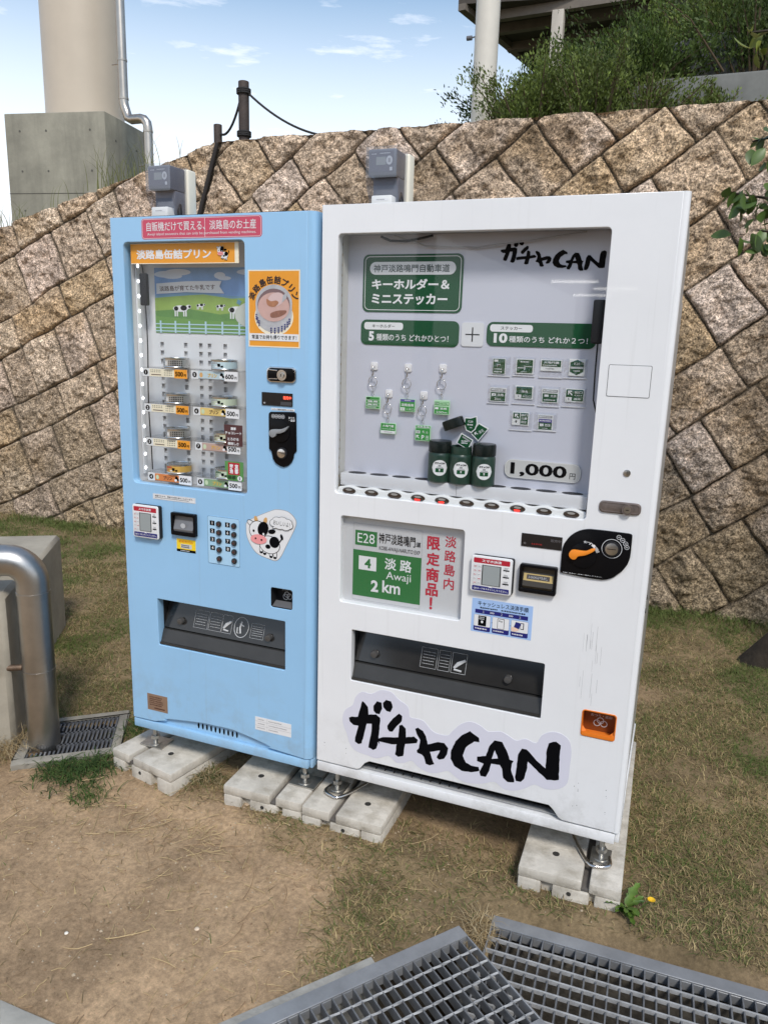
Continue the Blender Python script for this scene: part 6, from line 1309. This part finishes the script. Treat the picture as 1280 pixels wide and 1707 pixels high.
    # coin return, orange
    (a, b) = cr; OR = mat('return_orange', lin((226, 122, 36)), .35); OB = mat('return_brown', lin((120, 62, 24)), .4); mb = MB(); pocket(mb, a[0]+.0005, b[1]+.0005, b[0]-.0005, a[1]-.0005, .002, .04, OR, r=.008, mback=OB); o = mb.build('coin_return', root); o['label'] = 'orange coin return cup'
    mb = MB(); x, X = a[0]+.001, b[0]-.001; z = b[1]; mb.add([(x, -.003, z+.001), (X, -.003, z+.001), (X, -.003, z+.013), (x, -.003, z+.013), (x+.012, .006, z+.013), (X-.012, .006, z+.013), (x, .012, z+.026), (X, .012, z+.026), (x, .012, z+.001), (X, .012, z+.001)], [(0, 1, 2, 3), (3, 2, 5, 4), (3, 4, 6), (2, 7, 5), (4, 5, 9, 8)], OR); mb.prism(rrect(x, z+.001, X, z+.010, .003), -.004, .004, OR); mb.build('coin_cup', o)
    mb = MB(); mb.plate([rrect(a[0]-.002, b[1]-.002, b[0]+.002, a[1]+.002, .009), rrect(a[0]+.001, b[1]+.001, b[0]-.001, a[1]-.001, .007)], -.002, .001, OR, .0006); mb.build('return_rim', o)
    p = Pan(a, b, .0395); p.text('おつり・返却', .22, .30, .86, .42, LGY, .0, 2)
    for fx, fz in ((.52, .55), (.42, .66), (.63, .66)): p.ring(fx, fz, .11, .22, LGY, 2)
    p.done(o)
    # big brush lettering on its lavender sticker
    OUT = '145,480 160,445 200,422 215,385 250,360 300,370 350,352 405,362 440,395 490,430 500,478 530,487 570,500 610,545 645,562 688,568 710,548 750,515 800,502 850,525 882,550 940,550 985,578 1012,594 1052,585 1098,606 1122,570 1162,552 1207,560 1243,595 1252,650 1245,720 1235,800 1200,830 1140,832 1092,810 1050,828 1000,840 950,830 910,796 850,805 780,800 730,775 690,742 640,752 590,748 540,720 510,692 470,702 430,700 390,668 330,680 280,665 220,645 185,610 168,560 150,520'
    P = smooth_poly([face_T(*map(float, q.split(','))) for q in OUT.split()], 3); mb = MB(); mb.prism(P, -.0008, .0003, mat('sticker_lavender', (.66, .655, .735, 1), .4)); o = mb.build('logo_sticker', root); o['label'] = 'lavender die-cut sticker with black brush lettering'
    mb = MB(); brush_logo(mb, face_T, -.0012, BLK); mb.build('brush_lettering', o)
    # small scuffs low on the door
    mb = MB(); sc = mat('scuff', (.10, .095, .09, 1), .8); r = random.Random(2)
    for q in ((0.0293, 0.1115), (0.0294, 0.1003), (0.1098, 0.1084), (0.1102, 0.0907), (0.8581, 0.1641), (0.8693, 0.1771), (0.8693, 0.1571), (0.8698, 0.1512), (0.9494, 0.1744), (0.9511, 0.1550), (0.9533, 0.1497), (0.8583, 0.0975), (0.8703, 0.1028), (0.9526, 0.1015), (0.9531, 0.0956)): mb.flat(ell(q[0], q[1], r.uniform(.0006, .0013), r.uniform(.0008, .002), n=8), -.0003, sc)
    for k in range(16): 
        x = r.uniform(.83, .90); z = r.uniform(.42, .62); w = r.uniform(.0003, .0008); mb.flat(rrect(x, z, x+w, z+r.uniform(.02, .09)), -.0003, mat('streak_grey', (.42, .42, .42, 1), .6))
    mb.build('scuffs', root)
    for x in (.050, W_-.050):
        for y in (.065, .6): foot(root, x, y, .03)
    def rod(cx, s):
        mb = MB(); pts = [(cx+s*.16, .30, -.070), (cx+s*.10, .14, -.083), (cx+s*.035, .020, -.0925), (cx, .012, -.0925), (cx-s*.030, .030, -.0925), (cx-s*.026, .07, -.0925)]
        mb.tube(smooth3(pts), .0055, CHR, n=8); mb.build('fixing_rod', root, smooth=60)
    rod(.050, 1); rod(W_-.050, -1)
def smooth3(P, k=5):
    out = []
    for i in range(len(P)-1):
        p0, p1, p2, p3 = P[max(i-1, 0)], P[i], P[i+1], P[min(i+2, len(P)-1)]
        for j in range(k):
            t = j/k; out.append(tuple(.5*(2*p1[d]+(-p0[d]+p2[d])*t+(2*p0[d]-5*p1[d]+4*p2[d]-p3[d])*t*t+(-p0[d]+3*p1[d]-3*p2[d]+p3[d])*t**3) for d in range(3)))
    return out+[P[-1]]
white_machine()
meter(.132, .12, 1.8306, 'electricity meter under a smoky clear cover on top of the white machine', 2)

# ================================================================ things shown in the two windows
def can(x, z, r, h, label, body, deco):
    y = .090-r-.002; t = thing('pudding_can', (x, y, z), label, 'can', 'pudding cans on the shelves of the blue machine')
    TIN = mat('tin', (.62, .61, .58, 1), .25, metal=1.0, vary=.1, vscale=30); mb = MB()
    mb.lathe([(r*.90, 0), (r*.97, .001), (r*.99, .004), (r*.965, .006), (r*.965, h-.006), (r, h-.004), (r, h-.001), (r*.955, h), (r*.93, h-.003), (r*.0+.001, h-.003)], (x, y, z), TIN, n=44); mb.build('tin_body', t, smooth=40)
    mb = MB(); mb.lathe([(r*.968, .0065), (r*.968, h-.0065)], (x, y, z), body, n=44, caps=False); lb = mb.build('can_label', t, smooth=60); mb = MB(); rr = r*.972
    def patch(a, zz, w, hh, m):
        n = 5; V = []
        for i in range(n+1):
            q = a+(i/n-.5)*w/rr; V += [(x+rr*math.sin(q), y-rr*math.cos(q), z+zz-hh/2), (x+rr*math.sin(q), y-rr*math.cos(q), z+zz+hh/2)]
        mb.add(V, [(2*i, 2*i+2, 2*i+3, 2*i+1) for i in range(n)], m)
    if deco == 'dots':
        for i in range(7):
            for j in range(3): patch(.05+i*.17, .010+j*.0065, .0042, .0042, BLK)
        for i in range(3): patch(-.75+i*.16, .011, .004, .004, GRY); patch(-.75+i*.16, .018, .004, .004, GRY)
        patch(-.25, .016, .008, .012, CARD)
    else:
        for i in range(3): patch(-.55, .010+i*.005, .020, .0014, deco)
        for i in range(4): patch(-.50+i*.15, .0235, .0045, .006, deco)
        patch(.15, .017, .010, .010, BLK); patch(.40, .013, .008, .006, BLK); patch(-.05, .012, .010, .004, WHT)
    mb.build('label_print', lb)
def cans():
    xs = [(-0.5624, 1.3558)[0], (-0.5631, 1.2396)[0], (-0.5639, 1.1211)[0], (-0.5634, 1.0001)[0], (-0.3733, 1.3591)[0], (-0.3757, 1.2419)[0], (-0.3687, 1.1269)[0], (-0.3664, 1.0031)[0]]
    zs = [((-0.6620, 1.3228)[1]), ((-0.6628, 1.2037)[1]), ((-0.6584, 1.0867)[1]), ((-0.6592, 0.9649)[1])]
    DOT = mat('can_silver', (.56, .55, .52, 1), .3, metal=.8, vary=.08); L_ = [
        ('silver pudding can with black dots on the top left shelf above price label 1', DOT, 'dots'), ('silver pudding can with black dots on the second left shelf above price label 2', DOT, 'dots'), ('silver pudding can with black dots on the third left shelf above price label 3', DOT, 'dots'),
        ('pudding can with an amber yellow wrapper on the bottom left shelf', mat('wrap_amber', lin((196, 156, 74)), .45), RED), ('pudding can with a pale blue wrapper on the top right shelf', mat('wrap_blue', lin((184, 204, 208)), .45), GRY),
        ('pudding can with a pale green wrapper and a cow patch on the second right shelf', mat('wrap_sage', lin((190, 200, 176)), .45), GRY), ('pudding can half hidden behind the brown chocolate card', mat('wrap_olive', lin((186, 188, 160)), .45), BRN), ('pudding can half hidden behind the green matcha card', mat('wrap_green', lin((178, 192, 170)), .45), DGR)]
    for i, (lab, b, d) in enumerate(L_): can(xs[i], zs[i % 4]+.0172, .0435, .034, lab, b, d)
cans()
YT = .0725
def keychain(hx, a, b, label, face):
    """hook plate is glued to the panel (part of the machine); the key ring hangs from it"""
    hc = (-1.2675, 2.5394) if False else hx; cx, cz = hc; mach = bpy.data.objects['vending_machine.001']
    mb = MB(); mb.prism(rrect(cx-.0115, cz-.0125, cx+.0115, cz+.0125, .005), YB-.005, YB, mat('hook_white', (.74, .72, .72, 1), .3)); h = mb.build('hook', mach, bevel=.0015)
    mb = MB(); mb.tube([(cx, YB-.004, cz+.001), (cx, YB-.013, cz-.001), (cx, YB-.0145, cz+.003)], .0018, MATS['hook_white'], n=8); mb.cyl((cx, YB-.007, cz+.001), (cx, YB-.004, cz+.001), .0055, MATS['hook_white'], n=14); mb.build('hook_peg', h, smooth=50)
    t = thing('key_ring', (cx, YT, cz), label, 'key ring', 'key rings hanging in the white machine'); tx = (a[0]+b[0])/2; zt = a[1]; y = YT
    mb = MB(); z1 = cz-.003; L_ = z1-zt; mb.tube([(cx, y-.001, z1+.002), (cx+.0015, y-.003, z1-.004), (cx+.001, y, z1-L_*.22), (cx-.002, y, z1-L_*.30)], [.0012, .0022, .002, .0012], CHR, n=7); mb.tube([(cx-.003, y, z1-L_*.29), (cx-.0045, y, z1-L_*.23)], .0012, CHR, n=6); mb.build('clasp', t, smooth=60)
    mb = MB(); rc = L_*.155; zc = z1-L_*.49; mb.tube([(cx+rc*math.cos(q), y, zc+rc*1.1*math.sin(q)) for q in [k/24*6.283 for k in range(24)]], .0013, CHR, n=7, closed=True); mb.build('split_ring', t, smooth=60)
    mb = MB(); zz = zc-rc*1.1
    for k in range(4):
        zc2 = zz-(zz-zt)*(k+.5)/4.0; s = (zz-zt)/4*.68; xx = cx+(tx-cx)*(k+.5)/4
        mb.tube([(xx+(s*.5*math.cos(q) if k % 2 == 0 else s*.18*math.cos(q)), y+(0 if k % 2 == 0 else s*.5*math.cos(q)), zc2+s*math.sin(q)) for q in [j/12*6.283 for j in range(12)]], .0007, CHR, n=5, closed=True)
    mb.build('chain', t, smooth=60)
    mb = MB(); mb.prism(rrect(a[0], a[1], b[0], b[1], .002), y-.0018, y+.0014, mat('tag_edge', lin((176, 214, 176)), .25)); tg = mb.build('tag', t, bevel=.0006)
    p = Pan(a, b, y-.0019); face(p); p.done(tg)
def k1(p):
    p.rect(.05, .05, .93, .93, LGR, .001, 1)
    for z in (.26, .52, .76): p.rect(.05, z, .93, z+.02, WHT, 0, 2)
    p.rect(.07, .06, .30, .22, DGR, 0, 2); p.text('徳島', .12, .32, .85, .47, WHT, .02, 3); p.text('高松', .12, .58, .85, .72, WHT, .02, 3); p.scrib(.12, .82, .85, .90, WHT, 1, 3, 3)
def k2(p): p.rect(.04, .05, .95, .70, LGR, .001, 1); p.rect(.04, .70, .95, .95, WHT, 0, 1); p.text('大鳴門橋', .14, .16, .86, .38, WHT, .02); p.text('Ohnaruto Bridge', .12, .48, .88, .62, WHT, 0); p.scrib(.25, .77, .75, .88, GRY, 1, 2)
def k3(p): p.rect(.04, .03, .96, .22, mat('tag_violet', lin((92, 82, 150)), .4), 0, 1); p.rect(.04, .22, .96, .94, LGR, 0, 1); p.scrib(.3, .07, .75, .17, WHT, 1, 8); p.text('淡路島南', .10, .36, .90, .58, WHT, .02); p.rect(.06, .68, .34, .92, WHT, 0, 2); p.text('11', .13, .72, .27, .88, LGR, .02, 3); p.text('↖出口', .45, .70, .92, .88, WHT, .0)
def k4(p): p.rect(.05, .03, .95, .17, LGR, 0, 1); p.text('淡路島南', .10, .045, .90, .155, WHT, .02); p.rect(.05, .20, .95, .94, LGR, 0, 1); p.rect(.07, .34, .32, .52, WHT, 0, 2); p.text('10', .12, .37, .27, .49, BLK, .02, 3); p.text('↖', .48, .34, .62, .50, WHT, 0); p.text('出', .68, .35, .84, .50, WHT, 0); p.text('↖', .08, .62, .30, .86, WHT, .03); p.text('P', .40, .62, .62, .90, WHT, .02); p.scrib(.70, .62, .88, .90, WHT, 3, 7)
def k5(p): p.rect(.05, .12, .95, .36, LGR, 0, 1); p.rect(.32, .15, .92, .33, mat('tag_edge', lin((176, 214, 176)), .25), 0, 2); p.text('E28', .08, .17, .28, .31, WHT, .0, 2); p.scrib(.35, .18, .9, .31, LGR, 1, 4, 3); p.rect(.05, .45, .95, .93, LGR, 0, 1); p.rect(.08, .50, .30, .64, WHT, 0, 2); p.text('淡路', .38, .50, .85, .65, WHT, .02); p.text('300m', .15, .76, .85, .90, WHT, .0)
KT = 'y'
keychain((0.1423, 1.3728), (0.1209, 1.2807), (0.1702, 1.2429), 'key ring with an all green tag of stacked lines, far left in the upper row', k1)
keychain((0.1935, 1.2915), (0.1724, 1.2023), (0.2243, 1.1688), 'key ring with a wide low tag, green above and white below', k2)
keychain((0.2531, 1.3718), (0.2341, 1.2795), (0.2842, 1.2407), 'key ring whose green tag has a violet band along its top', k3)
keychain((0.3063, 1.2920), (0.2867, 1.2026), (0.3369, 1.1550), 'key ring with the tall green tag bearing a large P, left of the jars', k4)
keychain((0.3629, 1.3745), (0.3435, 1.2819), (0.3925, 1.2384), 'key ring with a pale topped green tag, right end of the upper row', k5)

def bag(a, b, ca, cb, label, face):
    """small clear bag with a printed sticker inside, stuck on the back panel"""
    cx, cz = (a[0]+b[0])/2, (a[1]+b[1])/2; t = thing('sticker_bag', (cx, YB-.003, cz), label, 'sticker bag', 'bagged stickers on the panel of the white machine')
    mb = MB(); mb.prism(rrect(ca[0], ca[1], cb[0], cb[1], .001), YB-.0035, YB-.0025, CARD); c = mb.build('sticker_card', t); p = Pan(ca, cb, YB-.0036); face(p); p.done(c)
    r = random.Random(int(abs(cx*1e5))); n, k = 7, 7; V = []
    for i in range(n+1):
        for j in range(k+1):
            u, v = i/n, j/k; e = min(u, 1-u, v, 1-v); V.append((a[0]+(b[0]-a[0])*u+r.uniform(-.0006, .0006), YB-.0012-min(e*8, 1)*.0036-r.uniform(0, .0016), b[1]+(a[1]-b[1])*v+r.uniform(-.0006, .0006)))
    F = [(i*(k+1)+j, (i+1)*(k+1)+j, (i+1)*(k+1)+j+1, i*(k+1)+j+1) for i in range(n) for j in range(k)]
    mb = MB(); mb.add(V, F, BAGP); mb.prism(rrect(a[0], b[1], b[0], b[1]+.0025), YB-.0035, YB-.0015, mat('bag_seam', (.66, .66, .68, 1), .35)); mb.build('bag', t)
def f1(p): p.rect(.05, .04, .95, .96, DGR, 0, 1); p.rect(.12, .08, .42, .22, WHT, 0, 2); p.text('↱', .25, .32, .75, .55, WHT, .03); p.scrib(.15, .62, .88, .72, WHT, 1, 3); p.scrib(.15, .78, .88, .90, WHT, 1, 4)
def f2(p): p.rect(.06, .07, .94, .93, DGR, .003, 1); p.scrib(.25, .15, .75, .27, WHT, 1, 5); p.rect(.10, .58, .55, .62, WHT, 0, 2); p.rect(.48, .45, .52, .75, WHT, 0, 2); p.scrib(.55, .45, .9, .55, WHT, 1, 6); p.scrib(.3, .82, .7, .88, WHT, 1, 7)
def f3(p): p.rect(.05, .08, .95, .62, DGR, 0, 1); p.text('大鳴門橋', .14, .16, .86, .36, WHT, .02); p.scrib(.10, .44, .90, .56, WHT, 1, 8); p.scrib(.25, .72, .72, .86, GRY, 1, 9)
def f4(p): p.poly([(.5, .05), (.92, .22), (.92, .76), (.5, .95), (.08, .76), (.08, .22)], DGR, 1); p.text('E28', .32, .22, .68, .36, WHT, .0); p.rect(.10, .46, .90, .58, LGY, 0, 2); p.scrib(.3, .66, .7, .76, WHT, 1, 2)
def f5(p): p.rect(.05, .06, .95, .28, GRY, 0, 1); p.scrib(.1, .10, .9, .24, CARD, 1, 4); p.rect(.05, .33, .95, .94, DGR, 0, 1); p.rect(.12, .42, .38, .60, WHT, 0, 2); p.text('4', .20, .44, .30, .58, DGR, .03, 3); p.text('淡路', .46, .42, .86, .60, WHT, .02); p.text('2km', .30, .72, .70, .88, WHT, .01)
def f6(p): p.rect(.06, .08, .94, .92, DGR, .003, 1); p.rect(.06, .66, .36, .92, WHT, 0, 2); p.text('津名', .35, .34, .70, .52, WHT, .02); p.text('4', .15, .72, .27, .86, BLK, .02, 3); p.text('↖出口', .45, .68, .90, .86, WHT, 0)
def f7(p): p.rect(.06, .06, .94, .26, GRY, 0, 1); p.scrib(.1, .10, .9, .22, CARD, 1, 5); p.rect(.06, .34, .94, .94, DGR, 0, 1); p.rect(.16, .42, .42, .58, WHT, 0, 2); p.text('北淡', .52, .42, .88, .60, WHT, .02); p.scrib(.14, .74, .86, .86, WHT, 1, 6)
def f8(p): p.rect(.05, .06, .95, .92, DGR, .003, 1); p.text('↖', .10, .14, .42, .52, WHT, .03); p.text('出口', .50, .16, .90, .36, WHT, .02); p.text('EXIT', .50, .44, .90, .54, WHT, .0); p.rect(.05, .64, .36, .92, WHT, 0, 2); p.text('5', .14, .70, .26, .86, BLK, .02, 3); p.text('洲本', .46, .68, .84, .84, WHT, .02)
def f9(p): p.rect(.06, .07, .46, .52, DGR, 0, 1); p.text('↖', .12, .14, .42, .46, WHT, .03); p.rect(.50, .07, .94, .93, DGR, 0, 1); p.text('出口', .54, .14, .90, .30, WHT, .02); p.text('三原', .54, .40, .90, .56, WHT, .02); p.scrib(.56, .66, .88, .84, WHT, 2, 4); p.text('9', .18, .64, .32, .86, BLK, .02)
def f10(p): p.rect(.06, .06, .94, .22, GRY, 0, 1); p.scrib(.1, .09, .9, .19, CARD, 1, 5); p.rect(.06, .28, .94, .50, mat('tag_violet', lin((92, 82, 150)), .4), 0, 1); p.scrib(.12, .33, .88, .45, WHT, 1, 6); p.rect(.06, .50, .94, .94, DGR, 0, 1); p.rect(.14, .58, .40, .74, WHT, 0, 2); p.text('西淡', .48, .58, .86, .76, WHT, .02); p.scrib(.3, .82, .7, .9, WHT, 1, 7)
def bags():
    L_ = [((0.4994, 1.4158), (0.5648, 1.3586), (0.5122, 1.4102), (0.5504, 1.3648), 'bagged narrow upright sticker with a bent white arrow', f1), ((0.5714, 1.4166), (0.6356, 1.3618), (0.5804, 1.4118), (0.6317, 1.3683), 'bagged square green sticker with a thin line map', f2),
          ((0.6470, 1.4158), (0.7135, 1.3602), (0.6506, 1.4118), (0.7102, 1.3800), 'bagged wide sticker, green above and white below', f3), ((0.7156, 1.4166), (0.7810, 1.3616), (0.7297, 1.4163), (0.7738, 1.3695), 'bagged sticker with a green six-sided shield', f4),
          ((0.5025, 1.3351), (0.5666, 1.2796), (0.5093, 1.3268), (0.5573, 1.2860), 'bagged sticker with a grey band over a green field, left end of the middle row', f5), ((0.5751, 1.3369), (0.6415, 1.2822), (0.5830, 1.3356), (0.6352, 1.2972), 'bagged green sticker with a white lower left corner and no arrow above', f6),
          ((0.6494, 1.3371), (0.7116, 1.2794), (0.6601, 1.3308), (0.7073, 1.2911), 'bagged sticker with a grey band over a green field, third in the middle row', f7), ((0.7172, 1.3353), (0.7846, 1.2821), (0.7256, 1.3341), (0.7784, 1.2968), 'bagged green exit sticker with a big white arrow, right end of the middle row', f8),
          ((0.5722, 1.2626), (0.6384, 1.2060), (0.5794, 1.2604), (0.6285, 1.2219), 'bagged exit sticker split in two green fields, left in the bottom row', f9), ((0.6428, 1.2634), (0.7087, 1.2093), (0.6545, 1.2572), (0.6974, 1.2119), 'bagged sticker with a violet stripe, right in the bottom row', f10)]
    for q in L_: bag(*q)
bags()
JG = mat('jar_green', (.014, .042, .028, 1), .35, vary=.08); JL = mat('jar_lid_black', (.006, .010, .009, 1), .25, spec=.25)
def jar(x, label, lid, z=1.0407):
    y = YB-.0375; r = .0345; t = thing('plastic_jar', (x, y, z), label, 'jar', 'green plastic jars on the tray of the white machine'); mb = MB()
    if lid: prof = [(r*.90, 0), (r, .004), (r, .080), (r*.97, .086), (r*.93, .088), (r*.93, .096)]
    else: prof = [(r*.90, 0), (r, .004), (r, .080), (r*.97, .086), (r*.90, .089), (r*.92, .092), (r*.90, .096), (r*.92, .100), (r*.90, .104), (r*.90, .112), (r*.84, .112), (r*.84, .09), (.001, .088)]
    mb.lathe(prof, (x, y, z), JG, n=44); b = mb.build('jar_body', t, smooth=40)
    if lid: mb = MB(); mb.lathe([(r*.97, .090), (r*1.0, .091), (r*1.0, .118), (r*.95, .1235), (r*.7, .1245), (.001, .1245)], (x, y, z), JL, n=44); mb.build('lid', t, smooth=40)
    # round label wrapped on the front
    mb = MB(); c0 = .046; R_ = .0235; aim = .32
    def wrap(P, k, m):
        rr = r+.0004+.0003*k; mb.add([(x+rr*math.sin(q[0]/r+aim), y-rr*math.cos(q[0]/r+aim), z+c0+q[1]) for q in P], [tuple(range(len(P)))], m)
    def wrap_m(v, f, k, m):
        rr = r+.0004+.0003*k; mb.add([(x+rr*math.sin(q[0]/r+aim), y-rr*math.cos(q[0]/r+aim), z+c0+q[1]) for q in v], f, m)
    g = 12; V = []; F = []
    for i in range(g+1):
        u = -R_+2*R_*i/g; h = math.sqrt(max(R_*R_-u*u, 0)); V += [(u, -h), (u, h)]
    wrap_m(V, [(2*i, 2*i+2, 2*i+3, 2*i+1) for i in range(g)], 1, WHT)
    for q, m, k in ((rrect(-.012, -.013, .012, -.001), DGR, 2), (rrect(-.004, .004, .004, .009), GRY, 2), (rrect(-.010, .001, .010, .003), GRY, 2), ([(-.0012, -.010), (.0012, -.010), (.0012, -.006), (.003, -.006), (0, -.0025), (-.003, -.006), (-.0012, -.006)], WHT, 3)):
        if len(q) == 4:
            V = []; 
            for i in range(7): u = q[0][0]+(q[1][0]-q[0][0])*i/6; V += [(u, q[0][1]), (u, q[2][1])]
            wrap_m(V, [(2*i, 2*i+2, 2*i+3, 2*i+1) for i in range(6)], k, m)
        else: wrap(q, k, m)
    v, f = text_raw('ガチャCAN', .05); X = [q[0] for q in v]; Z = [q[1] for q in v]; wrap_m([((q[0]-(min(X)+max(X))/2)*.030/(max(X)-min(X)), .0105+(q[1]-min(Z))*.007/(max(Z)-min(Z))) for q in v], f, 3, BLK)
    mb.build('label', b)
jar((0.3762, 1.0988)[0], 'lidded dark green jar at the left of the three on the tray', True); jar((0.4419, 1.0954)[0], 'open dark green jar without a lid in the middle of the three', False); jar((0.5114, 1.0961)[0], 'lidded dark green jar at the right of the three, nearest the price plate', True)
def loose():
    cx, cz = (0.4089, 1.2151); t = thing('jar_lid', (cx, .065, cz), 'tilted black jar lid floating above the open jar', 'lid'); r = .0335; mb = MB(); mb.lathe([(r*.98, -.0135), (r, -.013), (r, .010), (r*.95, .0145), (r*.7, .0155), (.001, .0155)], (cx, .065, cz), JL, n=40); mb.cyl((cx, .065, cz-.012), (cx, .065, cz-.0137), r*.93, PLAS2, n=30); o = mb.build('lid_shell', t, smooth=40); t.rotation_euler = (0, rad(-22), 0); t.scale = (1, .5, 1)
    def st(name, P, inner, y, label, deco):
        c = (sum(q[0] for q in P)/len(P), sum(q[1] for q in P)/len(P)); t = thing('sticker', (c[0], y, c[1]), label, 'sticker'); mb = MB(); mb.prism(P, y-.001, y+.001, CARD); o = mb.build('sticker_card', t); mb = MB(); Q = [(c[0]+(q[0]-c[0])*.86, c[1]+(q[1]-c[1])*.86) for q in P]; mb.flat(Q, y-.0014, DGR); deco(mb, c, y-.0018); mb.build('print', o)
    S_ = 'x'
    P = [(0.4411, 1.2355), (0.4592, 1.2354), (0.4781, 1.2421), (0.4807, 1.2193), (0.4754, 1.2014), (0.4630, 1.1905), (0.4471, 1.1964), (0.4395, 1.2166)]
    def d1(mb, c, y): mb.text('E28', (c[0]-.008, c[1]+.004), (c[0]+.006, c[1]+.010), y, WHT, .0); mb.scribble((c[0]-.010, c[1]-.006), (c[0]+.010, c[1]+.001), y, WHT, 1, 3); mb.scribble((c[0]-.003, c[1]-.013), (c[0]+.004, c[1]-.009), y, WHT, 1, 4)
    st('shield', P, .86, .070, 'green shield shaped sticker with a white border above the jars', d1)
    P = [(0.4832, 1.2215), (0.5143, 1.2066), (0.4839, 1.1662), (0.4606, 1.1878)]
    def d2(mb, c, y): mb.text('津名', (c[0]-.002, c[1]-.004), (c[0]+.014, c[1]+.006), y, WHT, .0, rot=.6); mb.text('↖', (c[0]-.014, c[1]-.012), (c[0]-.004, c[1]), y, WHT, .03, rot=.6)
    st('square', P, .86, .076, 'tilted square green sticker behind the shield shaped one', d2)
    P = [(0.4357, 1.1898), (0.4732, 1.1710), (0.4594, 1.1408), (0.4216, 1.1595)]
    def d3(mb, c, y): mb.scribble((c[0]-.010, c[1]-.008), (c[0]+.010, c[1]+.004), y, WHT, 2, 6); mb.flat([(c[0]-.006, c[1]+.016), (c[0]+.018, c[1]+.003), (c[0]+.016, c[1]-.001), (c[0]-.008, c[1]+.012)], y, GRY)
    st('split', P, .86, .060, 'tilted grey and green sticker standing in the mouth of the open jar', d3)
loose()

# ================================================================ concrete foot blocks
def foot_block(x, y, ang, w, d, gx, label):
    h0, h1 = ZG-.03, -.1005; ca, sa = math.cos(ang), math.sin(ang)
    t = thing('concrete_block', (x, y, ZG), label, 'concrete block', 'concrete blocks under the machines')
    m = mat('block_concrete', (.53, .49, .42, 1), .9, vary=.20, vscale=9, bump=.35, bscale=70)
    if 'stained' not in m: m['stained'] = 1; streaks(m, .5, 14, 9, (.22, .185, .13, 1))
    mb = MB()
    def L_(u, v): return (x+u*ca-v*sa, y+u*sa+v*ca)
    def piece(u0, u1, z0, z1, v0=0.0, v1=d): mb.slab([L_(u0, v0), L_(u1, v0), L_(u1, v1), L_(u0, v1)], z0, z1, m)
    g = .011; piece(0, gx-g, -.135, h1); piece(gx+g, w, -.135, h1); piece(.003, w-.003, h0, -.1355, .022, d-.003)
    for a, b in ((0, .072), (.104, .215), (w-.075, w)): piece(a+.001, b-.001, h0, -.1353)
    mb.build('slab_body', t, bevel=.006, seg=2)
    mb = MB(); ch = mat('block_channel', (.11, .10, .09, 1), .55, vary=.3, vscale=20); mb.slab([L_(gx-g+.001, .004), L_(gx+g-.001, .004), L_(gx+g-.001, d), L_(gx-g+.001, d)], -.132, -.126, ch)
    mb.build('groove', t)
    mb = MB(); dk = mat('block_hole', (.03, .028, .025, 1), .9); hu = gx/2 if gx > w/2 else (gx+w)/2
    mb.slab([(L_(hu, .10)[0]+.011*math.cos(k/16*6.283), L_(hu, .10)[1]+.011*math.sin(k/16*6.283)) for k in range(16)], h1-.01, h1+.0006, dk)
    for u in (.155,): c = L_(u, 0); c2 = L_(u, -.0008); mb.cyl((c[0], c[1]+.004, -.152), (c2[0], c2[1], -.152), .007, dk, n=14)
    mb.build('lifting_hole', t)
foot_block(*(-0.8498, -0.0394), rad(-11), .32, .85, .105, 'concrete block with a groove under the left foot of the blue machine')
foot_block(-.33, -.075, rad(2.0), .305, .85, .195, 'concrete block under the right foot of the blue machine')
foot_block(-.020, -.073, rad(.8), .292, .85, .115, 'concrete block under the left foot of the white machine')
foot_block(.722, -.072, rad(1.0), .303, .93, .200, 'concrete block with a dark grooved channel under the right foot of the white machine')
